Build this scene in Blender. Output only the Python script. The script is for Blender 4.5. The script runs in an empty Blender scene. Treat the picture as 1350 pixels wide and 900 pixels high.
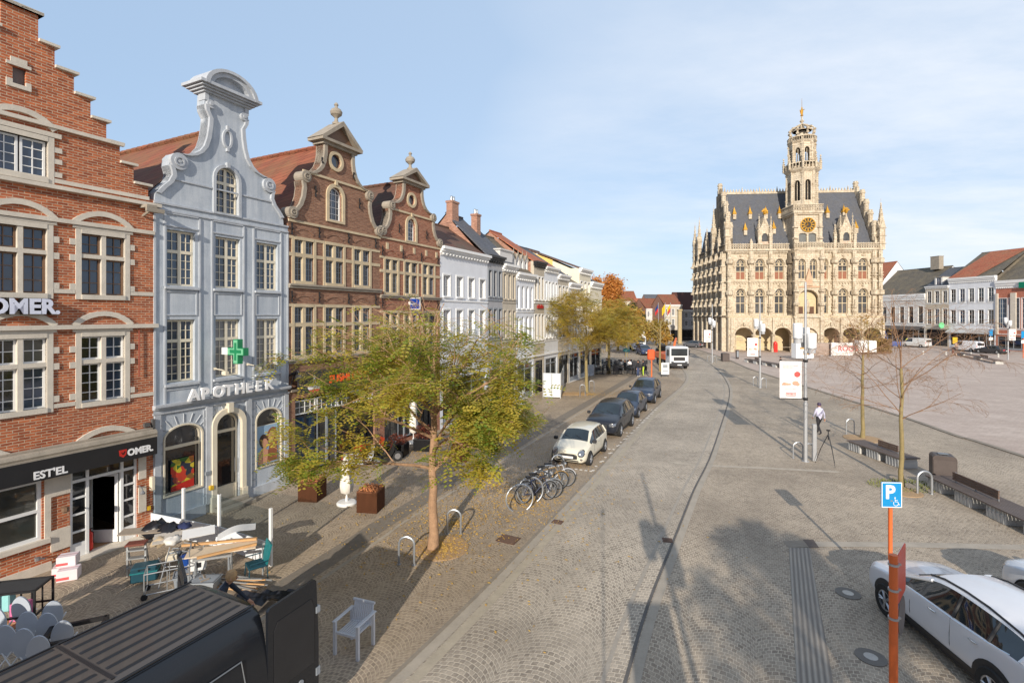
import bpy, bmesh, math, random
import numpy as np
from mathutils import Vector, Matrix
from mathutils.geometry import tessellate_polygon
random.seed(7)
PI = math.pi
SC = bpy.context.scene
COL = SC.collection
R = math.radians
F, CX, HY, CH = 665.0, 675.0, 415.0, 6.7      # lens in photo pixels, horizon row, camera height

def G(px, py, z=0.0):
    Y = F*(CH-z)/(py-HY)
    return ((px-CX)/F*Y, Y)

# ------------------------------------------------------------------ tagging
def T(o, label=None, cat=None, group=None, kind=None):
    if label: o['label'] = label
    if cat: o['category'] = cat
    if group: o['group'] = group
    if kind: o['kind'] = kind
    return o

def thing(name, label, cat, loc=(0, 0, 0), rz=0.0, group=None, kind=None):
    o = bpy.data.objects.new(name, None)
    COL.objects.link(o)
    o.empty_display_size = 0.2
    o.location = loc if len(loc) == 3 else (loc[0], loc[1], 0)
    o.rotation_euler = (0, 0, rz)
    return T(o, label, cat, group, kind)

def copy_tree(o, parent=None, loc=None, rz=None, label=None, group=None):
    c = o.copy(); COL.objects.link(c)
    if parent: c.parent = parent
    for ch in list(o.children):
        copy_tree(ch, c)
    if loc is not None: c.location = loc if len(loc) == 3 else (loc[0], loc[1], 0)
    if rz is not None: c.rotation_euler = (0, 0, rz)
    if label: c['label'] = label
    if group: c['group'] = group
    return c

# ------------------------------------------------------------------ mesh builder
class MB:
    def __init__(s): s.v = []; s.f = []; s.m = []; s.mi = 0; s.log = []
    def add(s, vs, fs, mi=None):
        n = len(s.v); s.v += [tuple(p) for p in vs]; s.log.append((vs, fs))
        for f in fs: s.f.append([i+n for i in f]); s.m.append(s.mi if mi is None else mi)
        return s
    def quad(s, a, b, c, d, mi=None): return s.add([a, b, c, d], [(0, 1, 2, 3)], mi)
    def box(s, x0, x1, y0, y1, z0, z1, mi=None):
        return s.add([(x0,y0,z0),(x1,y0,z0),(x1,y1,z0),(x0,y1,z0),(x0,y0,z1),(x1,y0,z1),(x1,y1,z1),(x0,y1,z1)],
              [(0,3,2,1),(4,5,6,7),(0,1,5,4),(1,2,6,5),(2,3,7,6),(3,0,4,7)], mi)
    def obox(s, c, sx, sy, sz, rz=0, rx=0, ry=0, mi=None):
        M = Matrix.Translation(c) @ Matrix.Rotation(rz,4,'Z') @ Matrix.Rotation(ry,4,'Y') @ Matrix.Rotation(rx,4,'X')
        vs = [M @ Vector((a*sx/2, b*sy/2, d*sz/2)) for d in (-1,1) for a,b in ((-1,-1),(1,-1),(1,1),(-1,1))]
        return s.add(vs, [(0,3,2,1),(4,5,6,7),(0,1,5,4),(1,2,6,5),(2,3,7,6),(3,0,4,7)], mi)
    def bbox(s, x0, x1, y0, y1, z0, z1, b=.02, mi=None):     # bevelled box
        vs = []; 
        for z, q in ((z0, b), (z0+b, 0), (z1-b, 0), (z1, b)):
            vs += [(x0+q+b*(q==0), y0+q, z), (x1-q-b*(q==0), y0+q, z), (x1-q, y0+q+b*(q==0), z), (x1-q, y1-q-b*(q==0), z),
                   (x1-q-b*(q==0), y1-q, z), (x0+q+b*(q==0), y1-q, z), (x0+q, y1-q-b*(q==0), z), (x0+q, y0+q+b*(q==0), z)]
        fs = [tuple(range(7,-1,-1)), tuple(range(24,32))]
        for k in range(3):
            for i in range(8): fs.append((k*8+i, k*8+(i+1)%8, k*8+8+(i+1)%8, k*8+8+i))
        return s.add(vs, fs, mi)
    def tube(s, pts, r, n=6, mi=None, caps=True):
        pts = [Vector(p) for p in pts]; rs = r if isinstance(r, (list, tuple)) else [r]*len(pts)
        vs = []; fs = []; prev = None
        for i, p in enumerate(pts):
            t = (pts[min(i+1,len(pts)-1)] - pts[max(i-1,0)])
            if t.length < 1e-9: t = Vector((0,0,1))
            t.normalize()
            if prev is None:
                a = Vector((0,0,1)) if abs(t.z) < .9 else Vector((1,0,0))
                u = t.cross(a).normalized()
            else:
                u = prev - t*prev.dot(t)
                u = u.normalized() if u.length > 1e-6 else t.cross(Vector((0,1,.1))).normalized()
            prev = u; w = t.cross(u)
            for k in range(n):
                an = 2*PI*k/n; vs.append(p + (u*math.cos(an) + w*math.sin(an))*rs[i])
        for i in range(len(pts)-1):
            for k in range(n): fs.append((i*n+k, i*n+(k+1)%n, (i+1)*n+(k+1)%n, (i+1)*n+k))
        if caps: fs.append(tuple(range(n-1,-1,-1))); fs.append(tuple((len(pts)-1)*n+k for k in range(n)))
        return s.add(vs, fs, mi)
    def lathe(s, prof, n=16, c=(0,0,0), mi=None, sx=1, sy=1, a0=0):
        vs = []; fs = []
        for r, z in prof:
            for k in range(n):
                a = a0+2*PI*k/n; vs.append((c[0]+r*math.cos(a)*sx, c[1]+r*math.sin(a)*sy, c[2]+z))
        for i in range(len(prof)-1):
            for k in range(n): fs.append((i*n+k, i*n+(k+1)%n, (i+1)*n+(k+1)%n, (i+1)*n+k))
        if prof[0][0] > 1e-4: fs.append(tuple(range(n-1,-1,-1)))
        if prof[-1][0] > 1e-4: fs.append(tuple((len(prof)-1)*n+k for k in range(n)))
        return s.add(vs, fs, mi)
    def disc(s, c, r, axis='y', n=24, d=.05, mi=None, r2=None):   # short cylinder (or ring) along an axis
        def P(a, rr, q):
            u, w = rr*math.cos(a), rr*math.sin(a)
            if axis == 'y': return (c[0]+u, c[1]+q, c[2]+w)
            if axis == 'x': return (c[0]+q, c[1]+u, c[2]+w)
            return (c[0]+u, c[1]+w, c[2]+q)
        rings = [(r,-d/2),(r,d/2)] if r2 is None else [(r,-d/2),(r,d/2),(r2,d/2),(r2,-d/2)]
        vs = [P(2*PI*k/n, rr, q) for rr, q in rings for k in range(n)]; fs = []
        L = len(rings)
        for i in range(L if r2 else L-1):
            j = (i+1) % L
            for k in range(n): fs.append((i*n+k, i*n+(k+1)%n, j*n+(k+1)%n, j*n+k))
        if r2 is None: fs += [tuple(range(n-1,-1,-1)), tuple(n+k for k in range(n))]
        return s.add(vs, fs, mi)
    def poly(s, outer, holes=(), y=0.0, mi=None, P=None):
        P = P or (lambda a, b: (a, y, b))
        loops = [[Vector((a, b, 0)) for a, b in outer]] + [[Vector((a, b, 0)) for a, b in h] for h in holes]
        flat = [q for l in loops for q in l]
        return s.add([P(q.x, q.y) for q in flat], [tuple(t) for t in tessellate_polygon(loops)], mi)
    def side(s, loop, y0, y1, mi=None, P=None, closed=True):
        n = len(loop); vs = [(a, y0, b) for a, b in loop] + [(a, y1, b) for a, b in loop]
        if P: vs = [P(a, b, q) for q in (y0, y1) for a, b in loop]
        return s.add(vs, [(i, (i+1)%n, n+(i+1)%n, n+i) for i in range(n if closed else n-1)], mi)
    def wall(s, outer, holes=(), y=0.0, thick=.3, reveal=.2, mi=None, back=False):
        s.poly(outer, holes, y, mi); s.side(outer, y, y+thick, mi)
        for h in holes: s.side(h, y, y+reveal, mi)
        if back: s.poly(outer, (), y+thick, mi)
        return s
    def prism(s, outer, y0, y1, holes=(), mi=None):
        s.poly(outer, holes, y0, mi); s.poly(outer, holes, y1, mi); s.side(outer, y0, y1, mi)
        for h in holes: s.side(h, y0, y1, mi)
        return s
    def xf(s, M):
        s.v = [tuple(M @ Vector(p)) for p in s.v]; return s
    def pieces(s, name, mats, H):
        for v, f in s.log:
            q = MB(); q.add(v, f); H.b(name, q, mats)
    def build(s, name, mats, parent=None, smooth=False, loc=None, rz=None, label=None):
        me = bpy.data.meshes.new(name)
        me.from_pydata(s.v, [], s.f)
        mats = mats if isinstance(mats, (list, tuple)) else [mats]
        for m in mats: me.materials.append(m)
        if len(mats) > 1: me.polygons.foreach_set('material_index', s.m)
        if smooth:
            me.polygons.foreach_set('use_smooth', [True]*len(me.polygons))
            if smooth != 'all':
                try: me.set_sharp_from_angle(angle=R(35))
                except Exception: pass
        me.update()
        o = bpy.data.objects.new(name, me); COL.objects.link(o)
        if parent: o.parent = parent
        if loc is not None: o.location = loc
        if rz is not None: o.rotation_euler = (0, 0, rz)
        if label: o['label'] = label
        return o

def arc(cx, cz, r, a0, a1, n=10, rz=None):
    rz = rz or r
    return [(cx+r*math.cos(R(a0+(a1-a0)*i/n)), cz+rz*math.sin(R(a0+(a1-a0)*i/n))) for i in range(n+1)]
def rect(x0, x1, z0, z1): return [(x0,z0),(x1,z0),(x1,z1),(x0,z1)]
def archloop(x0, x1, z0, zs, rise=None, n=8, pointed=False):
    cx = (x0+x1)/2; w = (x1-x0)/2
    if pointed:
        rise = rise or w*1.4
        pts = [(x0,z0),(x1,z0)]
        for i in range(n+1):
            t = i/n; a = t*PI/2
            pts.append((x1 - w*(1-math.cos(a*.999))**1.0*1.0, zs + rise*math.sin(a)**.9)) if False else pts.append((cx+w*(1-t**1.8), zs+rise*math.sin(t*PI/2*.98)/math.sin(PI/2*.98)))
        for i in range(n-1, -1, -1):
            t = i/n; pts.append((cx-w*(1-t**1.8), zs+rise*math.sin(t*PI/2*.98)/math.sin(PI/2*.98)))
        return pts
    rise = rise or w
    return [(x0,z0),(x1,z0)] + arc(cx, zs, w, 0, 180, n, rise)

# ------------------------------------------------------------------ materials
def srgb(r, g, b):
    f = lambda c: ((c/255)/12.92 if c/255 <= .04045 else ((c/255+.055)/1.055)**2.4)
    return (f(r), f(g), f(b))
def newmat(name):
    m = bpy.data.materials.new(name); m.use_nodes = True
    nt = m.node_tree; b = nt.nodes['Principled BSDF']
    return m, nt, b
def nd(nt, t, **kw):
    n = nt.nodes.new(t)
    for k, v in kw.items():
        if hasattr(n, k): setattr(n, k, v)
        else: n.inputs[k.replace('_', ' ')].default_value = v
    return n
def math_(nt, op, a, b=None, c=None):
    n = nt.nodes.new('ShaderNodeMath'); n.operation = op
    for i, q in enumerate((a, b, c)):
        if q is None: continue
        if isinstance(q, (int, float)): n.inputs[i].default_value = q
        else: nt.links.new(q, n.inputs[i])
    return n.outputs[0]
def mixc(nt, fac, a, b, mode='MIX'):
    n = nt.nodes.new('ShaderNodeMix'); n.data_type = 'RGBA'; n.blend_type = mode; n.clamp_factor = True
    for i, q in ((0, fac), (6, a), (7, b)):
        if isinstance(q, (int, float)): n.inputs[i].default_value = q
        elif isinstance(q, (tuple, list)): n.inputs[i].default_value = (*q[:3], 1)
        else: nt.links.new(q, n.inputs[i])
    return n.outputs[2]
def ramp(nt, v, lo, hi):
    n = nt.nodes.new('ShaderNodeMapRange'); nt.links.new(v, n.inputs[0])
    n.inputs[1].default_value = lo; n.inputs[2].default_value = hi
    return n.outputs[0]
def noise(nt, vec, scale, detail=3, rough=.55, out=0):
    n = nd(nt, 'ShaderNodeTexNoise'); n.inputs['Scale'].default_value = scale
    n.inputs['Detail'].default_value = detail; n.inputs['Roughness'].default_value = rough
    if vec is not None: nt.links.new(vec, n.inputs['Vector'])
    return n.outputs[out]
def coords(nt, obj=True):
    return nd(nt, 'ShaderNodeTexCoord').outputs['Object'] if obj else nd(nt, 'ShaderNodeNewGeometry').outputs['Position']
def bump(nt, b, h, strength=.3, dist=.02):
    n = nd(nt, 'ShaderNodeBump'); n.inputs['Strength'].default_value = strength; n.inputs['Distance'].default_value = dist
    nt.links.new(h, n.inputs['Height']); nt.links.new(n.outputs[0], b.inputs['Normal'])
def scl(nt, vec, s, loc=(0,0,0)):
    n = nd(nt, 'ShaderNodeMapping'); n.inputs['Scale'].default_value = s; n.inputs['Location'].default_value = loc
    nt.links.new(vec, n.inputs['Vector']); return n.outputs[0]

MC = {}
def M(name, c=None, rough=.6, metal=0.0, var=.25, sc=3.0, bmp=0.0, spec=.5, c2=None, coat=0.0, streak=False, emis=0):
    """surface with a base colour, soft patchy wear and fine grain"""
    if name in MC: return MC[name]
    m, nt, b = newmat(name); MC[name] = m
    co = coords(nt)
    c2 = c2 or tuple(x*(1-var) for x in c)
    v = scl(nt, co, (1.6,1.6,.14)) if streak else co
    f1 = ramp(nt, noise(nt, v, sc, 5, .6), .3, .72)
    col = mixc(nt, f1, c2, c)
    if streak:
        f3 = ramp(nt, noise(nt, co, sc*.55, 7, .68), .44, .68)
        col = mixc(nt, math_(nt, 'MULTIPLY', f3, .6), col, tuple(x*.86 for x in c2))
    f2 = ramp(nt, noise(nt, co, sc*12, 2), .35, .65)
    col = mixc(nt, math_(nt, 'MULTIPLY', f2, .5*min(1, var*2)), col, tuple(min(1, x*1.12) for x in c))
    nt.links.new(col, b.inputs['Base Color'])
    b.inputs['Roughness'].default_value = rough; b.inputs['Metallic'].default_value = metal
    b.inputs['Specular IOR Level'].default_value = spec
    if coat: b.inputs['Coat Weight'].default_value = coat; b.inputs['Coat Roughness'].default_value = .06
    if bmp: bump(nt, b, noise(nt, co, sc*10, 4), bmp, .02)
    if emis: b.inputs['Emission Color'].default_value = (*c, 1); b.inputs['Emission Strength'].default_value = emis
    return m

def brickmat(name, c1, c2, mortar, bw=.225, bh=.072, stain=.35, msz=.011):
    m, nt, b = newmat(name); MC[name] = m
    co = coords(nt); s = nd(nt, 'ShaderNodeSeparateXYZ'); nt.links.new(co, s.inputs[0])
    cb = nd(nt, 'ShaderNodeCombineXYZ'); nt.links.new(math_(nt, 'ADD', s.outputs[0], s.outputs[1]), cb.inputs[0]); nt.links.new(s.outputs[2], cb.inputs[1])
    wob = nd(nt, 'ShaderNodeVectorMath'); wob.operation = 'MULTIPLY_ADD'
    nt.links.new(noise(nt, co, 9, 2, .5, 1), wob.inputs[0]); wob.inputs[1].default_value = (.012,.012,0); nt.links.new(cb.outputs[0], wob.inputs[2])
    br = nd(nt, 'ShaderNodeTexBrick'); nt.links.new(wob.outputs[0], br.inputs['Vector'])
    for k, v in (('Scale',1),('Mortar Size',msz),('Mortar Smooth',.25),('Bias',0),('Brick Width',bw),('Row Height',bh)): br.inputs[k].default_value = v
    br.inputs['Color1'].default_value = (*c1,1); br.inputs['Color2'].default_value = (*c2,1); br.inputs['Mortar'].default_value = (*mortar,1)
    # patches where bricks are burnt darker or paler
    st = scl(nt, cb.outputs[0], (1/bw*.5, 1/bh*.5, 1))
    f = ramp(nt, noise(nt, st, 1.6, 3, .7), .42, .7)
    col = mixc(nt, math_(nt, 'MULTIPLY', f, .55), br.outputs[0], tuple(x*.5 for x in c1))
    g = ramp(nt, noise(nt, co, .9, 4, .6), .45, .75)
    col = mixc(nt, math_(nt, 'MULTIPLY', g, stain), col, tuple(min(1, x*1.0+.12) for x in c2))
    nt.links.new(col, b.inputs['Base Color']); b.inputs['Roughness'].default_value = .85
    bump(nt, b, math_(nt, 'MULTIPLY_ADD', br.outputs['Fac'], -1.0, noise(nt, co, 60, 2)), .5, .012)
    return m

def tilemat(name, c1, c2, w=.24, h=.2, stain=(.10,.09,.06)):
    m, nt, b = newmat(name); MC[name] = m
    co = coords(nt); s = nd(nt, 'ShaderNodeSeparateXYZ'); nt.links.new(co, s.inputs[0])
    cb = nd(nt, 'ShaderNodeCombineXYZ'); nt.links.new(math_(nt, 'ADD', s.outputs[0], math_(nt,'MULTIPLY',s.outputs[1],.31)), cb.inputs[0])
    nt.links.new(math_(nt, 'ADD', s.outputs[2], math_(nt,'MULTIPLY',s.outputs[1],.13)), cb.inputs[1])
    br = nd(nt, 'ShaderNodeTexBrick'); nt.links.new(cb.outputs[0], br.inputs['Vector'])
    for k, v in (('Scale',1),('Mortar Size',.014),('Mortar Smooth',.6),('Bias',0),('Brick Width',w),('Row Height',h)): br.inputs[k].default_value = v
    br.inputs['Color1'].default_value = (*c1,1); br.inputs['Color2'].default_value = (*c2,1); br.inputs['Mortar'].default_value = (*[x*.35 for x in c1],1)
    col = mixc(nt, math_(nt,'MULTIPLY', ramp(nt, noise(nt, co, .8, 5, .65), .42, .72), .7), br.outputs[0], stain)
    nt.links.new(col, b.inputs['Base Color']); b.inputs['Roughness'].default_value = .8
    bump(nt, b, br.outputs['Fac'], -.6, .03)
    return m

def leafmat(name, greens, yellow, scale=.8, bias=.5, trans=.3):
    m, nt, b = newmat(name); MC[name] = m
    ge = nd(nt, 'ShaderNodeNewGeometry'); co = coords(nt)
    rnd = ge.outputs['Random Per Island']
    f = ramp(nt, math_(nt, 'ADD', noise(nt, co, scale, 3, .6), math_(nt, 'MULTIPLY', math_(nt,'SUBTRACT',rnd,.5), .35)), bias-.14, bias+.14)
    col = mixc(nt, f, greens, yellow)
    col = mixc(nt, math_(nt, 'MULTIPLY', rnd, .5), col, tuple(x*.45 for x in greens))
    nt.links.new(col, b.inputs['Base Color']); b.inputs['Roughness'].default_value = .55
    tr = nd(nt, 'ShaderNodeBsdfTranslucent'); nt.links.new(col, tr.inputs['Color'])
    mx = nd(nt, 'ShaderNodeMixShader'); mx.inputs[0].default_value = trans
    nt.links.new(b.outputs[0], mx.inputs[1]); nt.links.new(tr.outputs[0], mx.inputs[2])
    nt.links.new(mx.outputs[0], nt.nodes['Material Output'].inputs[0])
    return m

def glassmat(name, c, rough=.04, spec=1.0, var=.5):
    m, nt, b = newmat(name); MC[name] = m
    co = coords(nt)
    col = mixc(nt, ramp(nt, noise(nt, co, .9, 2), .35, .65), tuple(x*(1-var) for x in c), c)
    nt.links.new(col, b.inputs['Base Color']); b.inputs['Roughness'].default_value = rough
    b.inputs['Specular IOR Level'].default_value = spec
    if 'car' not in name: bump(nt, b, noise(nt, co, 2.2, 1), .05, .05)
    return m

def clearglass(name, tint=(.93,.97,1)):
    m, nt, b = newmat(name); MC[name] = m
    tr = nd(nt, 'ShaderNodeBsdfTransparent'); tr.inputs[0].default_value = (*tint,1)
    gl = nd(nt, 'ShaderNodeBsdfGlossy'); gl.inputs['Roughness'].default_value = .03
    fr = nd(nt, 'ShaderNodeLayerWeight'); fr.inputs[0].default_value = .12
    mx = nd(nt, 'ShaderNodeMixShader'); nt.links.new(fr.outputs['Fresnel'], mx.inputs[0]); nt.links.new(tr.outputs[0], mx.inputs[1]); nt.links.new(gl.outputs[0], mx.inputs[2])
    nt.links.new(mx.outputs[0], nt.nodes['Material Output'].inputs[0])
    return m

def settsmat(name, rot, W, Rr, row, size, stone1, stone2, joint, jsz=.105, patch=(.5,.48,.44), pf=.4, warm=None, fan=True, bstr=.6):
    """small stone setts laid in segmental arcs"""
    m, nt, b = newmat(name); MC[name] = m
    po = nd(nt, 'ShaderNodeNewGeometry').outputs['Position']
    mp = nd(nt, 'ShaderNodeMapping'); mp.inputs['Rotation'].default_value = (0,0,rot); nt.links.new(po, mp.inputs[0])
    wb = nd(nt, 'ShaderNodeVectorMath'); wb.operation = 'MULTIPLY_ADD'
    nt.links.new(noise(nt, po, 3.0, 2, .5, 1), wb.inputs[0]); wb.inputs[1].default_value = (.09,.09,0); nt.links.new(mp.outputs[0], wb.inputs[2])
    s = nd(nt, 'ShaderNodeSeparateXYZ'); nt.links.new(wb.outputs[0], s.inputs[0])
    x, y = s.outputs[0], s.outputs[1]
    if fan:
        fx = math_(nt, 'FRACT', math_(nt, 'DIVIDE', x, W))
        u = math_(nt, 'MULTIPLY', math_(nt, 'SUBTRACT', fx, .5), W)
        h = math_(nt, 'SQRT', math_(nt, 'SUBTRACT', Rr*Rr, math_(nt, 'MULTIPLY', u, u)))
        v = math_(nt, 'SUBTRACT', y, h)
        a = math_(nt, 'MULTIPLY', math_(nt, 'ARCSINE', math_(nt, 'DIVIDE', u, Rr)), Rr)
        cell = math_(nt, 'MULTIPLY', math_(nt, 'FLOOR', math_(nt, 'DIVIDE', x, W)), 1.37)
        a = math_(nt, 'ADD', a, math_(nt, 'ADD', cell, 50))
    else: a, v = x, y
    cb = nd(nt, 'ShaderNodeCombineXYZ'); nt.links.new(a, cb.inputs[0]); nt.links.new(v, cb.inputs[1])
    br = nd(nt, 'ShaderNodeTexBrick'); br.offset_frequency = 2; nt.links.new(cb.outputs[0], br.inputs['Vector'])
    for k, q in (('Scale',1),('Mortar Size',row*jsz),('Mortar Smooth',.5),('Bias',0),('Brick Width',size),('Row Height',row)): br.inputs[k].default_value = q
    br.inputs['Color1'].default_value = (*stone1,1); br.inputs['Color2'].default_value = (*stone2,1); br.inputs['Mortar'].default_value = (*joint,1)
    g = ramp(nt, noise(nt, po, .55, 5, .62), .45, .7)
    col = mixc(nt, math_(nt, 'MULTIPLY', g, pf), br.outputs[0], patch)
    g4 = ramp(nt, noise(nt, scl(nt, po, (1,1,1), (17,33,0)), 1.7, 5, .7), .5, .68)
    col = mixc(nt, math_(nt, 'MULTIPLY', g4, .3), col, tuple(q*.6 for q in stone1))
    g2 = ramp(nt, noise(nt, scl(nt, po, (1,1,1), (7,3,0)), .23, 4, .6), .4, .7)
    col = mixc(nt, math_(nt, 'MULTIPLY', g2, .55), col, warm or tuple(q*.72 for q in stone1))
    g3 = ramp(nt, noise(nt, po, 14, 3, .7), .3, .75)
    col = mixc(nt, math_(nt, 'MULTIPLY', g3, .35), col, tuple(min(1, q*1.5) for q in stone2))
    nt.links.new(col, b.inputs['Base Color']); b.inputs['Roughness'].default_value = .75; b.inputs['Specular IOR Level'].default_value = .3
    bump(nt, b, math_(nt, 'MULTIPLY_ADD', br.outputs['Fac'], -1.0, math_(nt,'MULTIPLY',noise(nt, po, 45, 3),.6)), bstr, .02)
    return m

RED1 = brickmat('red_brick', srgb(150,74,43), srgb(204,114,68), srgb(196,174,148), stain=.12, msz=.009)
RED2 = brickmat('brown_brick', srgb(128,86,66), srgb(164,118,92), srgb(150,126,106), stain=.12)
RED3 = brickmat('russet_brick', srgb(142,80,56), srgb(176,110,82), srgb(165,140,118), stain=.1)
OLDB = brickmat('old_brick', srgb(150,95,72), srgb(180,125,98), srgb(170,155,140))
STONE = M('pale_sandstone', srgb(214,205,190), .85, var=.22, bmp=.25)
STONE2 = M('buff_sandstone', srgb(206,188,156), .85, var=.28, bmp=.25)
GREYST = M('grey_weathered_stone', srgb(165,155,140), .9, var=.4, bmp=.3)
BLUE = M('grey_blue_render', srgb(198,203,208), .75, var=.3, bmp=.2, sc=2.6, streak=True, c2=srgb(150,161,173))
BLUED = M('grey_blue_trim', srgb(190,195,201), .7, var=.3, sc=3.0, streak=True)
WHITE = M('white_render', srgb(226,229,234), .8, var=.1, sc=1.0, streak=True)
WHITE2 = M('off_white_render', srgb(214,212,208), .8, var=.12, sc=1.0, streak=True)
CREAM = M('cream_render', srgb(228,220,198), .8, var=.12, sc=1.0, streak=True)
GREYR = M('grey_render', srgb(170,170,172), .8, var=.14, sc=1.0, streak=True)
BEIGE = M('beige_render', srgb(196,186,168), .8, var=.15, sc=1.0, streak=True)
YELLOW = M('yellow_render', srgb(238,192,110), .8, var=.1, sc=1.0)
WPAINT = M('white_paint', srgb(232,232,230), .45, var=.07)
CPAINT = M('cream_paint', srgb(222,212,190), .5, var=.1)
BRPAINT = M('brown_timber', srgb(120,92,70), .6, var=.2)
GYPAINT = M('grey_paint', srgb(140,146,152), .5, var=.1)
BLACKP = M('black_paint', (.018,.018,.02), .4, var=.2)
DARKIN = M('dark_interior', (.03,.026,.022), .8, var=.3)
ZINC = M('zinc_metal', srgb(150,152,155), .45, .6, var=.2)
TILE_R = tilemat('clay_roof_tiles', srgb(150,88,62), srgb(126,72,54), stain=srgb(120,96,66))
TILE_O = tilemat('orange_roof_tiles', srgb(184,108,76), srgb(160,90,64), stain=srgb(150,110,80))
TILE_B = tilemat('brown_roof_tiles', srgb(116,78,62), srgb(96,66,54))
SLATE = tilemat('slate_roof', srgb(98,101,108), srgb(84,87,95), stain=srgb(92,90,88))
SLATEG = tilemat('mossy_slate_roof', srgb(112,104,92), srgb(94,88,78), stain=srgb(128,116,92))
def stoneblocks(name, c, joint, dirt, lo=.5, hi=.62):
    m, nt, b = newmat(name); MC[name] = m
    co = coords(nt); s = nd(nt, 'ShaderNodeSeparateXYZ'); nt.links.new(co, s.inputs[0])
    cb = nd(nt, 'ShaderNodeCombineXYZ'); nt.links.new(math_(nt, 'ADD', s.outputs[0], s.outputs[1]), cb.inputs[0]); nt.links.new(s.outputs[2], cb.inputs[1])
    br = nd(nt, 'ShaderNodeTexBrick'); nt.links.new(cb.outputs[0], br.inputs['Vector'])
    for k, v in (('Scale',1),('Mortar Size',.03),('Mortar Smooth',.3),('Bias',0),('Brick Width',.75),('Row Height',.36)): br.inputs[k].default_value = v
    br.inputs['Color1'].default_value = (*c,1); br.inputs['Color2'].default_value = (*[x*.84 for x in c],1); br.inputs['Mortar'].default_value = (*joint,1)
    f = ramp(nt, noise(nt, scl(nt, co, (1,1,.6)), 1.3, 7, .72), lo, hi)
    col = mixc(nt, math_(nt,'MULTIPLY',f,.75), br.outputs[0], dirt)
    g = ramp(nt, noise(nt, co, 5, 4, .7), .5, .66); col = mixc(nt, math_(nt,'MULTIPLY',g,.45), col, tuple(x*.6 for x in dirt))
    nt.links.new(col, b.inputs['Base Color']); b.inputs['Roughness'].default_value = .9
    bump(nt, b, noise(nt, co, 4, 6, .7), 1.0, .15)
    return m
THSTONE = stoneblocks('town_hall_limestone', srgb(220,207,184), srgb(166,148,122), srgb(160,140,112), .48, .67)
THDARK = stoneblocks('shaded_weathered_limestone', srgb(146,132,110), srgb(98,86,72), srgb(84,74,64), .38, .58)  # darker copy of the hall stone, shade of the left side put into its colour
GILT = M('gilded_metal', srgb(232,176,70), .35, .7, var=.15)
GLB = glassmat('window_glass', (.035,.07,.13))
GLD = glassmat('dark_window_glass', (.018,.02,.022))
GLM = glassmat('net_curtained_glass', (.11,.11,.105), .08, .9, .6)
GLW = glassmat('curtained_glass', (.30,.30,.30), .15, .8, .4)
GLT = glassmat('leaded_glass', (.10,.10,.10), .25, .6, .5)
CLEAR = clearglass('clear_screen_glass', (.66,.72,.75))
GALV = M('galvanised_steel', srgb(178,182,186), .4, .7, var=.15)
BARK = M('tan_tree_bark', srgb(180,144,112), .9, var=.5, sc=7, bmp=1.0)
TWIG = M('reddish_twig', srgb(150,116,88), .9, var=.3, sc=6)
BARK2 = M('olive_tree_bark', srgb(150,134,92), .9, var=.35, sc=6, bmp=.5)
# ================================================================== GROUND
DIRA = math.atan(325/665.0)           # street runs 26 degrees right of the view axis
SD = Vector((math.sin(DIRA), math.cos(DIRA), 0)); SN = Vector((math.cos(DIRA), -math.sin(DIRA), 0))
SETT = settsmat('fan_laid_granite_setts', DIRA, 1.3, .80, .115, .12, srgb(126,113,99), srgb(176,161,142), srgb(216,201,177), patch=srgb(196,180,158), pf=.45)
SETT_R = settsmat('worn_road_setts', DIRA, 1.45, .88, .12, .125, srgb(128,118,106), srgb(180,167,150), srgb(222,209,188), patch=srgb(204,191,172), pf=.55)
SETT_S = settsmat('small_pavement_setts', DIRA, 1.05, .66, .1, .1, srgb(124,111,97), srgb(170,153,133), srgb(206,188,161), patch=srgb(172,154,126), pf=.35, warm=srgb(112,100,86))
PLAZA = settsmat('pinkish_plaza_paving', .08, 1, 1, .16, .34, srgb(176,158,144), srgb(196,180,166), srgb(150,132,120), jsz=.08, patch=srgb(210,194,181), pf=.6, warm=srgb(156,136,124), fan=False, bstr=.2)
GRAN = M('granite_kerb_stone', srgb(178,167,151), .8, var=.25, sc=2, bmp=.3)
GRAND = M('dark_gutter_stone', srgb(150,139,124), .8, var=.3, sc=2, bmp=.3)
SAND = M('sandy_joint_strip', srgb(182,170,150), .9, var=.25, sc=3, bmp=.3)
ZL = [0.0]
def sheet(name, pts, mat, z=.004, px=True, cat=None):
    w = [G(*p) if px else p for p in pts]
    b = MB(); b.poly(w, P=lambda a, c: (a, c, z)); o = b.build(name, mat); return T(o, kind='structure')
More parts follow.
